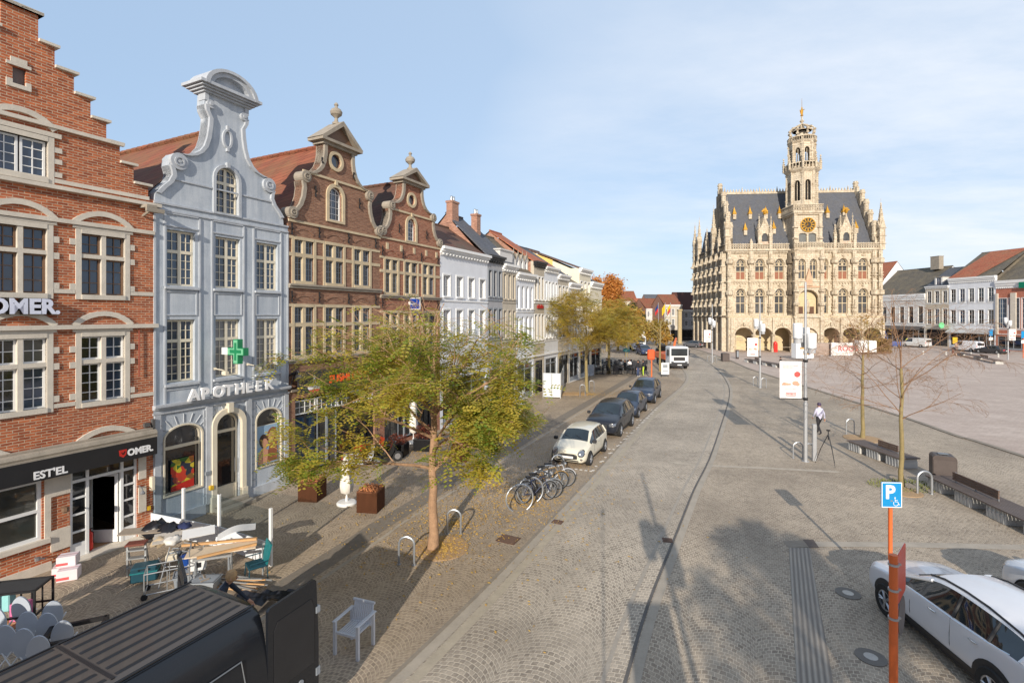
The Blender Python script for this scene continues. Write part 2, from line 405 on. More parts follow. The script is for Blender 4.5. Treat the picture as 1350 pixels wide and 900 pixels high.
def ribbon(name, pts, w, mat, z, px=True, w2=None, smooth=4, h=0.0):
    P = [Vector((*G(*p), 0)) if px else Vector((p[0], p[1], 0)) for p in pts]
    if smooth:
        Q = []
        for i in range(len(P)-1):
            a, b_, c, d = P[max(i-1,0)], P[i], P[i+1], P[min(i+2,len(P)-1)]
            for k in range(smooth):
                t = k/smooth
                Q.append(.5*((2*b_)+(-a+c)*t+(2*a-5*b_+4*c-d)*t*t+(-a+3*b_-3*c+d)*t**3))
        Q.append(P[-1]); P = Q
    vs = []; fs = []
    for i, p in enumerate(P):
        t = (P[min(i+1,len(P)-1)]-P[max(i-1,0)]).normalized(); n = Vector((t.y,-t.x,0))*w/2
        vs += [(p.x-n.x, p.y-n.y, z), (p.x+n.x, p.y+n.y, z)]
    for i in range(len(P)-1): fs.append((2*i,2*i+1,2*i+3,2*i+2))
    if h:
        n0 = len(vs); vs += [(v[0], v[1], z-h) for v in vs[:]]
        for i in range(len(P)-1):
            fs.append((2*i,2*i+2,n0+2*i+2,n0+2*i)); fs.append((2*i+1,n0+2*i+1,n0+2*i+3,2*i+3))
    b = MB(); b.add(vs, fs); return T(b.build(name, mat), kind='structure')

b = MB(); b.quad((-400,-60,0),(500,-60,0),(700,900,0),(-400,900,0)); T(b.build('ground', SETT), kind='structure')
KL = [(508,905),(639,777.6),(719,694),(789,620),(861,541),(903,504),(901,488),(884,474),(862,462),(846,452),(836,446)]
KR = [(826,893),(847,819),(864.7,770),(893.6,698),(915,645),(935,605),(950,562),(961,525),(960,508),(950,492),(935,479),(915,468),(890,460),(868,451),(850,445)]
rdL = [G(*p) for p in KL]; rdR = [G(*p) for p in KR]
x0 = (Vector((*rdL[0],0))-SD*2.2); x1 = Vector((*rdR[0],0))+(Vector((*rdR[0],0))-Vector((*rdR[1],0))).normalized()*1.6
sheet('road', [(x0.x-9,x0.y-18),(x0.x,x0.y)]+rdL+rdR[::-1]+[(x1.x,x1.y),(x1.x-9,x1.y-18)], SETT_R, .004, px=False)
pl = [G(*p) for p in [(1350,602),(1265,576),(1200,553),(1130,531),(1060,509),(990,487),(962,475),(930,464),(905,457)]]
e0 = Vector((*pl[0],0)); dd = (Vector((*pl[0],0))-Vector((*pl[2],0))).normalized(); e0 = e0+dd*30
sheet('plaza', [(e0.x,e0.y)]+pl+[(60,130),(140,130),(140,e0.y)], PLAZA, .006, px=False)
ribbon('plaza_kerb', [(e0.x,e0.y)]+pl, .28, GRAND, .05, px=False, h=.05)
# pavement in front of the shops
fL = Vector((-10.23,17.27,0))
sw = [fL-SD*30, fL+SD*75]; rl = [Vector((*p,0)) for p in rdL]
sheet('pavement', [(sw[0].x,sw[0].y)]+[(x0.x-9,x0.y-18),(x0.x,x0.y)]+[tuple(p.xy) for p in rl[:6]]+[(sw[1].x,sw[1].y)], SETT_S, .003, px=False)
ribbon('kerb_strip', [(x0.x-.06,x0.y)]+[(p[0]-.06,p[1]) for p in rdL], .09, GRAND, .012, px=False)
ribbon('kerb_line', [(x0.x+.12,x0.y)]+[(p[0]+.12,p[1]) for p in rdL], .22, GRAN, .009, px=False)
ribbon('sand_strip', [(x0.x+.4,x0.y)]+[(p[0]+.4,p[1]) for p in rdL[:7]], .22, SAND, .0075, px=False)
ribbon('pavement_gutter', [(-12.2,-4),(-5.07,13.75),(-3.6,17.5),(3.45,33.2),(14.2,57)], .7, M('worn_gutter_setts', srgb(138,128,115), .85, var=.35, sc=6, bmp=.5), .007, px=False)
ribbon('pavement_gutter', [(-12.2+.62,-4),(-5.07+.62,13.75),(-3.6+.62,17.5),(3.45+.62,33.2),(14.2+.62,57)], .12, GRAN, .008, px=False)
ribbon('road_edge_groove', [(x1.x,x1.y)]+rdR, .07, M('dark_drain_slot', (.14,.13,.12), .8, var=.4), .010, px=False)
ribbon('road_edge_strip', [(x1.x+.17,x1.y)]+[(p[0]+.17,p[1]) for p in rdR], .2, GRAN, .008, px=False)
ribbon('road_edge_strip', [(x1.x-.42,x1.y)]+[(p[0]-.42,p[1]) for p in rdR], .09, M('pale_worn_setts', srgb(176,166,152), .8, var=.3, sc=4, bmp=.4), .0085, px=False)
ribbon('paving_band', [(1066,717),(1200,718),(1420,723)], .34, GRAN, .0075, smooth=0)
ribbon('paving_band', [(880,608),(920,613),(1010,617),(1105,622)], .28, M('pale_mortar_band', srgb(190,178,160), .9, var=.3, sc=3), .0075)
# ribbed tactile strip
m, nt, bb = newmat('ribbed_guide_paving')
po = nd(nt,'ShaderNodeNewGeometry').outputs['Position']; mp = nd(nt,'ShaderNodeMapping'); mp.inputs['Rotation'].default_value=(0,0,R(27.7)); nt.links.new(po, mp.inputs[0])
wv = nd(nt,'ShaderNodeTexWave'); wv.inputs['Scale'].default_value = 3.2; wv.inputs['Distortion'].default_value=.3; nt.links.new(mp.outputs[0], wv.inputs[0])
c = mixc(nt, wv.outputs['Fac'], srgb(122,114,104), srgb(174,164,150)); c = mixc(nt, math_(nt,'MULTIPLY',ramp(nt,noise(nt,po,1.5,4),.4,.7),.5), c, srgb(136,128,120))
nt.links.new(c, bb.inputs['Base Color']); bb.inputs['Roughness'].default_value=.8; bump(nt, bb, wv.outputs['Fac'], .5, .02)
sheet('guide_strip', [(1040,722),(1067,722),(1104,930),(1052,930)], m, .009)
sheet('guide_strip_end', [(1032,713),(1070,712),(1067,721),(1040,722)], GRAND, .0095)
sheet('guide_strip_end', [(1058,711),(1072,711),(1080,722),(1067,722)], M('dark_marker_slab', srgb(96,86,80), .8), .0115)
# white setts marking the parking lane
b = MB(); W_ = Vector((*G(779,621),0)); W1 = Vector((*G(866,538),0)); n = 22
for i in range(n):
    p = W_.lerp(W1, i/(n-1))
    for k, (a, c_) in enumerate(((0,0),(.14,.02)) if i % 2 == 0 else ((.02,0),)):
        q = p + SD*a + SN*c_*3; b.obox((q.x,q.y,.01), .11, .1, .01, -DIRA+random.uniform(-.2,.2))
    if i % 5 == 0:
        for j in range(1,4): q = p - SN*.22*j; b.obox((q.x,q.y,.01), .11, .1, .01, -DIRA)
T(b.build('parking_lane_marking', M('white_marble_sett', srgb(225,222,214), .6)), kind='structure')
# iron covers
def cover(px, py, w, d, rz, name='drain_cover', lab=None):
    x, y = G(px, py); o = thing(name, lab, 'manhole cover', (x,y,0), rz)
    b = MB(); b.box(-w/2,w/2,-d/2,d/2,0,.014); b.build('cover_frame', M('rusty_cast_iron', srgb(104,76,62), .7, .2, var=.3, sc=8), o)
    b = MB()
    k = int(d/.05)
    for i in range(1, k): b.box(-w/2+.04,w/2-.04,-d/2+i*.05-.012,-d/2+i*.05+.012,.014,.02)
    b.build('cover_plate', M('worn_cast_iron', srgb(120,96,80), .6, .3), o)
cover(670,711,.62,.5,-DIRA,'drain_cover','rusty square iron cover in the pavement by the kerb near the big tree')
cover(735,688,.35,.3,-DIRA,'drain_cover','small rusty gully cover set in the kerb line')
cover(880,712,.28,.3,-DIRA+.3,'drain_cover','small dark gully cover in the groove beside the road')
def rcover(px, py, lab):
    x, y = G(px, py); o = thing('manhole', lab, 'manhole cover', (x,y,0))
    b = MB(); b.disc((0,0,.010), .27, 'z', 28, .01); b.build('concrete_ring', M('dark_concrete', srgb(122,116,108), .8, bmp=.3), o)
    b = MB(); b.disc((0,0,.017), .12, 'z', 20, .008); b.build('iron_lid', M('pale_iron', srgb(190,186,178), .5, .3), o)
rcover(1118,782,'round manhole cover nearer the P sign'); rcover(1148,866,'round manhole cover nearest the camera beside the ribbed strip')
# leaf litter
LEAFY = leafmat('fallen_yellow_leaves', srgb(200,160,84), srgb(224,186,104), 1.2, .5, .1)
def litter(cx, cy, rx, ry, n, mb, size=.05):
    for _ in range(n):
        a = random.uniform(0, 2*PI); r = abs(random.gauss(0,.55)); x = cx+rx*r*math.cos(a); y = cy+ry*r*math.sin(a)
        s = size*random.uniform(.5,1.2); t = random.uniform(0,PI); c, d = math.cos(t)*s, math.sin(t)*s
        z = .016+random.uniform(0,.015)
        mb.quad((x-c,y-d,z),(x+d*.4,y-c*.4,z+.012),(x+c,y+d,z+.004),(x-d*.4,y+c*.4,z))
lb = MB()
for (px,py,rx,ry,n) in ((582,722,1.0,1.0,700),(690,660,2.2,2.0,900),(600,690,5,5,1600),(655,640,5,6,1200),(775,520,3.5,2.2,900),(740,600,4,5,500),(560,600,4,5,600)):
    litter(*G(px,py),rx,ry,n,lb)
T(lb.build('fallen_leaves', LEAFY), 'yellow fallen leaves scattered over the pavement below the trees','leaves',kind='stuff')
MULCH = M('tree_pit_gravel', srgb(188,156,118), .95, var=.3, sc=9, bmp=.6)
for px,py,r_ in ((582,722,.78),(1190,648,.62),(1137,578,.9)):
    x,y = G(px,py); b = MB(); b.disc((x,y,.012), r_, 'z', 32, .02)
    T(b.build('tree_pit', MULCH), kind='structure')
x,y = G(745,519); b = MB(); b.obox((x,y,.012),3.6,1.6,.02,.0); T(b.build('tree_pit', MULCH), kind='structure')
gb = MB(); gx,gy = G(1200,640)
for _ in range(500):
    a=random.uniform(0,2*PI); r=.55+random.uniform(-.1,.5); x=gx-.25+r*math.cos(a)*1.3; y=gy+r*math.sin(a)*.8; h=random.uniform(.03,.08); t=random.uniform(0,PI)
    gb.quad((x-.012*math.cos(t),y-.012*math.sin(t),0),(x+.012*math.cos(t),y+.012*math.sin(t),0),(x+.01,y,h),(x-.01,y+.01,h))
T(gb.build('grass', leafmat('grass_green', srgb(104,120,48), srgb(150,150,70))), 'green grass fringe around the foot of the bare tree by the bench','grass',kind='stuff')
# ================================================================== HOUSES
class House:
    def __init__(s, name, label, s0, cat='house', group=None, org=None, rz=None, off=0.0):
        if org is None:
            d = Vector((.439,.898,0)).normalized(); nn = Vector((.898,-.439,0)).normalized()
            org = Vector((-10.23,17.27,0)) + d*s0 + nn*off; rz = math.atan2(.898,.439)
        s.s0 = s0; s.root = thing(name, label, cat, (org[0],org[1],0), rz, group)
    def b(s, name, mb, mat, parent=None, smooth=False, label=None):
        mb.v = [(x-s.s0, y, z) for x, y, z in mb.v]
        return mb.build(name, mat, parent or s.root, smooth, label=label)

WRND = random.Random(3)
def window(H, x0, x1, z0, z1, cols=2, rows=3, y=.16, fm=None, gm=None, rise=0, fw=.055, mw=.022, split=None, tr=None, parent=None, name='window', sill=None, n=8, pointed=False, heavy=.05):
    """one framed window: rim, middle post, transom and fine glazing bars; the glass is its child"""
    fm = fm or WPAINT; gm = gm or GLB
    if gm is GLD and name != 'door': gm = WRND.choice((GLD,GLD,GLM,GLB))
    b = MB(); zs = z1-rise
    if rise: out = archloop(x0,x1,z0,zs,rise,n,pointed); inn = archloop(x0+fw,x1-fw,z0+fw,zs,rise-fw,n,pointed)
    else: out = rect(x0,x1,z0,z1); inn = rect(x0+fw,x1-fw,z0+fw,z1-fw)
    b.prism(out, y, y+.05, [inn])
    def top(x): 
        if not rise: return z1-fw
        q = abs(x-(x0+x1)/2)/((x1-x0)/2); 
        return zs+(rise-fw)*math.sqrt(max(0,1-q*q))
    hv = []
    if split:
        xm = (x0+x1)/2; b.box(xm-heavy, xm+heavy, y-.01, y+.045, z0+fw*.6, top(xm)); hv.append(xm)
    zt = None
    if tr: zt = z0+(z1-z0)*tr; b.box(x0+fw*.6, x1-fw*.6, y-.008, y+.043, zt-heavy, zt+heavy)
    for i in range(1, cols):
        x = x0+(x1-x0)*i/cols
        if split and abs(x-(x0+x1)/2) < .01: continue
        b.box(x-mw/2, x+mw/2, y+.012, y+.035, z0+fw*.8, top(x))
    segs = [(z0, zt, max(1, round(rows*tr))), (zt, z1, max(1, rows-round(rows*tr)))] if tr else [(z0, z1, rows)]
    for a, c, k in segs:
        for i in range(1, k):
            z = a+(c-a)*i/k
            xa, xb = x0+fw*.8, x1-fw*.8
            if rise and z > zs:
                q = math.sqrt(max(0,1-((z-zs)/rise)**2))*(x1-x0)/2-.03; xa, xb = (x0+x1)/2-q, (x0+x1)/2+q
            b.box(xa, xb, y+.014, y+.033, z-mw/2, z+mw/2)
    o = H.b(name, b, fm, parent)
    g = MB(); g.poly(out, y=y+.038); H.b('pane', g, gm, parent or o)
    return o

def stone_band(b, x0, x1, z0, z1, p=.05, mi=None): b.box(x0, x1, -p, .02, z0, z1, mi)
def cornice(b, x0, x1, z, steps=((.0,.08),(.06,.08),(.14,.1)), mi=None):
    """stepped moulding growing outwards with height"""
    for p, h in steps:
        b.box(x0, x1, -p-.04, .0, z, z+h, mi); z += h
    return z

def crosswin(H, b, x0, x1, z0, z1, zt, fm, gm, lo=(2,4), up=(2,2), sw=.11, bord=.13, quoin=True, band=True):
    """stone cross window: b collects the stone surround, each light is a window of its own"""
    xm = (x0+x1)/2; b = MB()
    b.box(x0-bord, x0, -.035, .14, z0-bord, z1+bord); b.box(x1, x1+bord, -.035, .14, z0-bord, z1+bord)
    b.box(x0, x1, -.045, .14, z1, z1+bord); b.box(x0, x1, -.06, .14, z0-bord, z0)
    b.box(xm-sw/2, xm+sw/2, -.02, .12, z0, z1); b.box(x0, xm-sw/2, -.021, .12, zt-sw/2, zt+sw/2); b.box(xm+sw/2, x1, -.021, .12, zt-sw/2, zt+sw/2)
    if quoin:
        for zq in (z0+.12, zt-.15, zt+.28):
            b.box(x0-bord-.13, x0-bord, -.03, .02, zq, zq+.17); b.box(x1+bord, x1+bord+.13, -.03, .02, zq, zq+.17)
    o = H.b('window', b, STONE if quoin else STONE2)
    for a, c in ((x0, xm-sw/2), (xm+sw/2, x1)):
        window(H, a, c, z0, zt-sw/2, lo[0], lo[1], .07, fm, gm, fw=.045, mw=.02, parent=o, name='casement')
        window(H, a, c, zt+sw/2, z1, up[0], up[1], .07, fm, gm, fw=.045, mw=.02, parent=o, name='casement')

def lettering(txt, size, H, x, z, y, mat, parent=None, ext=.04, name='sign_lettering', bold=0.0, sx=1, rot=0, shear=0, align='LEFT', lab=None, root=None):
    cu = bpy.data.curves.new(name, 'FONT'); cu.body = txt; cu.size = size; cu.extrude = ext; cu.offset = bold; cu.shear = shear; cu.align_x = align
    cu.resolution_u = 3
    t = bpy.data.objects.new(name, cu); COL.objects.link(t)
    bpy.context.view_layer.update()
    me = bpy.data.meshes.new_from_object(t.evaluated_get(bpy.context.evaluated_depsgraph_get()))
    bpy.data.objects.remove(t); me.materials.clear(); me.materials.append(mat)
    Mx = Matrix.Translation((x-(H.s0 if H else 0), y, z)) @ Matrix.Rotation(R(90),4,'X') @ Matrix.Rotation(rot,4,'Z') @ Matrix.Diagonal((sx,1,1,1))
    me.transform(Mx)
    o = bpy.data.objects.new(name, me); COL.objects.link(o); o.parent = parent or (H.root if H else root)
    return o

def gable_roof(H, x0, x1, ze, zr, y0, y1, mat, ridge_cap=True, name='roof', hip=0):
    """ridge runs away from the street"""
    xm = (x0+x1)/2; b = MB(); t = .12
    b.add([(x0,y0,ze),(xm,y0,zr),(xm,y1,zr),(x0,y1,ze),(x1,y0,ze),(x1,y1,ze)], [(0,1,2,3),(1,4,5,2)])
    b.add([(x0,y0,ze-t),(xm,y0,zr-t),(xm,y1,zr-t),(x0,y1,ze-t),(x1,y0,ze-t),(x1,y1,ze-t)], [(0,1,2,3),(1,4,5,2)])
    o = H.b(name, b, mat)
    if ridge_cap:
        b = MB(); y = y0
        while y < y1: b.tube([(xm,y,zr+.03),(xm,min(y+.36,y1),zr+.045)], .1, 6); y += .38
        H.b('ridge_tiles', b, mat, o)
    return o
def street_roof(H, x0, x1, ze, zr, y0, yr, mat, back=True, name='roof', gm=None, eave=.25):
    """ridge runs along the street; the gable ends are closed with wall"""
    b = MB(); sl = (zr-ze)/(yr-y0)
    b.quad((x0,y0-eave,ze-eave*sl*.6),(x1,y0-eave,ze-eave*sl*.6),(x1,yr,zr),(x0,yr,zr)); b.quad((x0,y0-eave,ze-.1-eave*sl*.6),(x1,y0-eave,ze-.1-eave*sl*.6),(x1,yr,zr-.1),(x0,yr,zr-.1))
    b.quad((x0,yr,zr),(x1,yr,zr),(x1,2*yr-y0,ze),(x0,2*yr-y0,ze))
    b.quad((x0,y0-eave,ze-.1-eave*sl*.6),(x0,yr,zr-.1),(x0,yr,zr),(x0,y0-eave,ze-eave*sl*.6))
    b.quad((x0,y0-eave,ze-.1-eave*sl*.6),(x1,y0-eave,ze-.1-eave*sl*.6),(x1,y0-eave,ze-eave*sl*.6),(x0,y0-eave,ze-eave*sl*.6))
    o = H.b(name, b, mat)
    b = MB(); b.tube([(x0,yr,zr+.02),(x1,yr,zr+.02)], .09, 6); H.b('ridge_tiles', b, mat, o)
    if gm:
        for x in (x0+.012, x1-.012):
            b = MB(); b.add([(x,y0,ze-.4),(x,yr,zr-.11),(x,2*yr-y0,ze-.4)], [(0,1,2)]); H.b('gable_end', b, gm)
    return o
def sidewalls(H, x0, x1, z, depth, mat, y0=.3):
    b = MB(); b.quad((x0+.01,y0,0),(x0+.01,depth,0),(x0+.01,depth,z),(x0+.01,y0,z)); b.quad((x1-.01,y0,0),(x1-.01,depth,0),(x1-.01,depth,z),(x1-.01,y0,z)); b.quad((x0,depth,0),(x1,depth,0),(x1,depth,z),(x0,depth,z))
    H.b('side_wall', b, mat)
def chimney(H, x, y, z0, z1, w=.8, d=.5, mat=None, pots=2, parent=None):
    b = MB(); b.box(x-w/2,x+w/2,y-d/2,y+d/2,z0,z1); b.box(x-w/2-.05,x+w/2+.05,y-d/2-.05,y+d/2+.05,z1-.16,z1-.02)
    o = H.b('chimney', b, mat or OLDB, parent)
    for i in range(pots):
        q = MB(); q.lathe([(.1,0),(.11,.18),(.08,.3),(.1,.34)], 8, (x+(i-(pots-1)/2)*.28, y, z1)); H.b('chimney_pot', q, GALV, o)
    return o

# ---------------------------------------------------------------- 1. stepped gable brick house with the cafe
H = House('brick_house', 'orange brick step-gabled house with cafe at street level, nearest on the left', -8.2)
cx_ = -5.03; w_ = 3.13
steps = [(3.13,10.25),(2.98,10.25),(2.98,10.62),(2.58,10.62),(2.58,11.14),(2.22,11.14),(2.22,11.66),(1.88,11.66),(1.88,12.2),(1.5,12.2),(1.5,12.72),(1.12,12.72),(1.12,13.25),(.7,13.25),(.7,13.78),(.36,13.78),(.36,14.45)]
out = [(cx_-3.13,0),(cx_+3.13,0)]+[(cx_+a,z) for a,z in steps]+[(cx_-a,z) for a,z in steps[::-1]]
wins = [(-7.41,-6.36),(-5.56,-4.5),(-3.75,-2.69)]
holes = [rect(-5.17,-4.95+.04,12.5,12.93), rect(-5.58,-4.48,10.27,11.24)]
for a,c in wins: holes += [rect(a,c,7.26,8.95), rect(a,c,4.27,6.1)]
holes += [rect(-7.85,-4.6,.85,2.42), rect(-4.0,-2.35,.0,2.46)]
b = MB(); b.wall(out, holes, 0, .35, .16); H.b('wall', b, RED1)
b = MB()
for i in range(1, len(steps)-1, 2):        # coping stones on each step
    a, z = steps[i+1]
    a1 = steps[i][0]
    nxt = steps[i+2][0] if i+2 < len(steps) else 0
    for sg in (-1, 1):
        xa, xb = sorted((cx_+sg*(nxt-.0 if i+2 < len(steps) else 0), cx_+sg*(a+.09)))
        b.box(xa, xb, -.09, .42, z, z+.07)
b.box(cx_-.45,cx_+.45,-.09,.42,14.45,14.53)
for z in (11.62,): 
    b.box(cx_-2.3,cx_+2.3,-.1,.0,z,z+.1)
b.box(cx_-3.13,cx_+3.13,-.09,.0,9.16,9.27); b.box(cx_-3.13,cx_+3.22,-.12,.0,6.31,6.43)
b.box(cx_-3.3,cx_+3.3,-.15,.2,10.02,10.12)
b.pieces('coping', STONE, H)
b = MB()
for z in (10.12-.62,): pass
b.box(cx_-2.6,cx_+3.0,-.03,.02,10.2,10.31)
for z in (7.28,4.23):
    for a, c in ((-8.16,-7.55),(-6.22,-5.7),(-4.36,-3.89),(-2.55,-1.9)): b.box(a, c, -.03,.02,z,z+.11)
b.pieces('stone_band', STONE, H)
for zz in (9.05+.22, 6.2+.25, 11.6):
    for a, c in (wins if zz < 11 else [wins[1]]):
        b = MB(); xm = (a+c)/2
        o_ = arc(xm, zz-.62+ .0, .98, 140, 40, 10, .98); i_ = arc(xm, zz-.62, .84, 40, 140, 10, .84)
        b.prism(o_+i_, -.06, .02); H.b('arch_moulding', b, STONE)
b = MB()
for zz in ((8.95,),(6.1,)):
    for a, c in wins: b.box(a-.2,c+.2,-.05,.02,zz[0]+.13,zz[0]+.2)
b.box(-5.9,-4.2,-.05,.02,11.38,11.5)
for a,c in wins:
    crosswin(H, b, a, c, 7.26, 8.95, 8.33, BRPAINT, GLB, (2,3), (2,2))
    crosswin(H, b, a, c, 4.27, 6.1, 5.4, WPAINT, GLD, (2,4), (2,2))
x0,x1 = -5.58,-4.48; b.box(x0-.13,x0,-.035,.14,10.15,11.37); b.box(x1,x1+.13,-.035,.14,10.15,11.37); b.box(x0,x1,-.04,.14,11.24,11.37); b.box(x0,x1,-.06,.14,10.15,10.27)
for zq in (10.35,10.7,11.0):
    b.box(x1+.13,x1+.3,-.03,.02,zq,zq+.13); b.box(x0-.3,x0-.13,-.03,.02,zq,zq+.13)
for a, c in ((-5.30,-4.82),): b.box(a,c,-.04,.02,12.95,13.03); b.box(a+.08,c-.08,-.04,.02,13.03,13.15); b.box(a,c,-.045,.02,12.4,12.5); b.box(a,a+.12,-.04,.02,12.5,12.6); b.box(c-.1,c,-.04,.02,12.5,12.6)
b.pieces('stone_trim', STONE, H)
window(H, -5.56,-5.05,10.28,11.23,2,4,.07,WPAINT,GLB,fw=.05); window(H,-5.01,-4.5,10.28,11.23,2,4,.07,WPAINT,GLB,fw=.05)
b = MB(); b.quad((-5.2,.1,12.48),(-4.9,.1,12.48),(-4.9,.1,12.95),(-5.2,.1,12.95)); H.b('shutter', b, M('old_grey_wood', srgb(120,112,108), .8))
# roof behind and chimney-like top are hidden by the gable; party walls
gable_roof(H, cx_-2.9, cx_+2.9, 10.0, 13.4, .4, 9, TILE_R)
sidewalls(H, cx_-3.13, cx_+3.13, 10, 9, RED1)
# ground floor
b = MB()
for x0_, z0_, z1_ in ((-4.42,0,.14),(-4.42,.45,1.0),(-4.42,1.9,2.4)): b.box(x0_,-4.0,-.04,.1,z0_,z1_)
for z0_,z1_ in ((0,.2),(.75,1.5),(1.75,2.4)): b.box(-2.33,-2.12,-.04,.1,z0_,z1_)
b.box(-8.2,-4.42,-.07,.02,0,.22); b.box(-8.0,-4.45,-.1,.05,.74,.86); b.box(-4.0,-2.33,-.3,.3,-.0,.045)
b.box(-4.55,-4.42,-.04,.1,.86,2.4)
for a,c in ((-6.9,-5.1),(-3.95,-2.35)):
    xm=(a+c)/2; r=(c-a)*.72; b.prism(arc(xm,3.52-r,r,135,45,10)+arc(xm,3.52-r,r-.14,45,135,10),-.06,.02)
H.b('stone_base', b, STONE)
fr = MB(); fr.box(-7.85,-4.6,.02,.12,.86,.94); fr.box(-7.85,-4.6,.02,.12,1.58,1.65); fr.box(-7.85,-4.6,.02,.12,2.34,2.42)
for x in (-7.85,-6.3,-4.68): fr.box(x,x+.08,.021,.119,.86,2.42)
o = H.b('shop_window', fr, WPAINT); g = MB(); g.quad((-7.85,.09,.86),(-4.6,.09,.86),(-4.6,.09,2.42),(-7.85,.09,2.42)); H.b('pane', g, glassmat('shop_glass',(.06,.06,.05)), o)
fr = MB()
for x in (-4.0,-3.62,-2.77,-2.41): fr.box(x,x+.07,.03,.12,.05,2.46)
fr.box(-4.0,-2.35,.031,.119,2.1,2.18); fr.box(-4.0,-2.35,.031,.119,2.39,2.46)
for z in (.05,.72,1.2,1.65): fr.box(-3.95,-3.6,.04,.10,z,z+(.38 if z<.1 else .05)); fr.box(-2.7,-2.38,.04,.10,z,z+(.38 if z<.1 else .05))
o = H.b('door_frame', fr, WPAINT)
g = MB(); g.quad((-3.93,.08,.1),(-3.6,.08,.1),(-3.6,.08,2.1),(-3.93,.08,2.1)); g.quad((-2.7,.08,.1),(-2.38,.08,.1),(-2.38,.08,2.1),(-2.7,.08,2.1)); g.quad((-3.93,.08,2.18),(-2.38,.08,2.18),(-2.38,.08,2.42),(-3.93,.08,2.42)); H.b('pane', g, GLD, o)
d_ = MB(); c0 = Vector((-2.8,.12,0)); dv = Vector((-.38,.62,0)).normalized()
def dq(u0,u1,z0,z1): 
    p=c0+dv*u0; q=c0+dv*u1; k=Vector((dv.y,-dv.x,0))*.02
    d_.add([(p.x-k.x,p.y-k.y,z0),(q.x-k.x,q.y-k.y,z0),(q.x+k.x,q.y+k.y,z0),(p.x+k.x,p.y+k.y,z0),(p.x-k.x,p.y-k.y,z1),(q.x-k.x,q.y-k.y,z1),(q.x+k.x,q.y+k.y,z1),(p.x+k.x,p.y+k.y,z1)],[(0,3,2,1),(4,5,6,7),(0,1,5,4),(1,2,6,5),(2,3,7,6),(3,0,4,7)])
dq(0,.08,.06,2.06); dq(.7,.78,.06,2.06); dq(.08,.7,.06,.42); dq(.08,.7,1.98,2.06)
o = H.b('door', d_, WPAINT); g = MB(); p=c0+dv*.06; q=c0+dv*.72; g.quad((p.x,p.y,.4),(q.x,q.y,.4),(q.x,q.y,2.0),(p.x,p.y,2.0)); H.b('pane', g, CLEAR, o)
hb = MB(); p = c0+dv*.72; hb.tube([(p.x-.05,p.y-.06,1.05),(p.x-.05,p.y-.06,1.2)],.015); H.b('handle', hb, ZINC, o)
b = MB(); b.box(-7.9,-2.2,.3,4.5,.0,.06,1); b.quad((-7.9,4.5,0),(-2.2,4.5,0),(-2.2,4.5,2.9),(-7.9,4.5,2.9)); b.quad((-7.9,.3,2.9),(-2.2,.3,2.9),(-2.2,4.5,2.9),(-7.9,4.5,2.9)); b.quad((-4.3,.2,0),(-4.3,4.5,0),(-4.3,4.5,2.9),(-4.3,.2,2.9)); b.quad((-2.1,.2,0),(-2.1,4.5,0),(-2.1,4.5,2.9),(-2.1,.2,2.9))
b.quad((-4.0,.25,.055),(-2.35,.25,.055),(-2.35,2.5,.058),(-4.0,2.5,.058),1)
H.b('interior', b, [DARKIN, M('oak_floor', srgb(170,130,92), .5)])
# awning cassette and black fascia
b = MB(); b.box(-8.2,-2.02,-.42,-.36,2.5,3.02); b.box(-8.2,-2.02,-.36,-.05,2.5,2.54); H.b('awning_fascia', b, BLACKP)
b = MB(); b.tube([(-8.2,-.26,3.12),(-1.98,-.26,3.12)], .11, 8); b.box(-8.2,-2.0,-.40,-.04,3.02,3.06); b.box(-8.2,-2.02,-.2,-.02,3.2,3.26); H.b('awning_cassette', b, GREYST)
WL = M('white_letter', (.85,.85,.85), .5, var=.03); BL = M('black_letter', (.01,.01,.01), .5)
lettering("EST'EL", .27, H, -4.93, 2.56, -.425, WL, ext=.006, bold=.008, sx=.95)
lettering("OMER.", .26, H, -2.82, 2.64, -.425, WL, ext=.006, bold=.012, sx=.9)
b = MB(); b.prism([(-3.02,2.68),(-2.93,2.62),(-2.86,2.68),(-2.84,2.84),(-3.04,2.84)], -.43,-.42); e = H.b('logo_shield', b, M('red_shield', srgb(210,50,40), .5))
b = MB(); b.quad((-2.99,-.434,2.78),(-2.95,-.434,2.70),(-2.93,-.434,2.70),(-2.97,-.434,2.78)); b.quad((-2.90,-.434,2.80),(-2.94,-.434,2.74),(-2.92,-.434,2.70),(-2.88,-.434,2.78)); H.b('logo_mark', b, BL, e)
# big letters on the wall (deep black sides, pale face)
o = lettering("OMER.", .52, H, -5.72, 6.74, -.12, BL, ext=.10, bold=.03, sx=.93, name='wall_lettering')
lettering("OMER.", .52, H, -5.72, 6.74, -.235, M('bluish_white_letter', srgb(222,226,242), .4), ext=.012, bold=.02, sx=.93, name='letter_faces', parent=o)
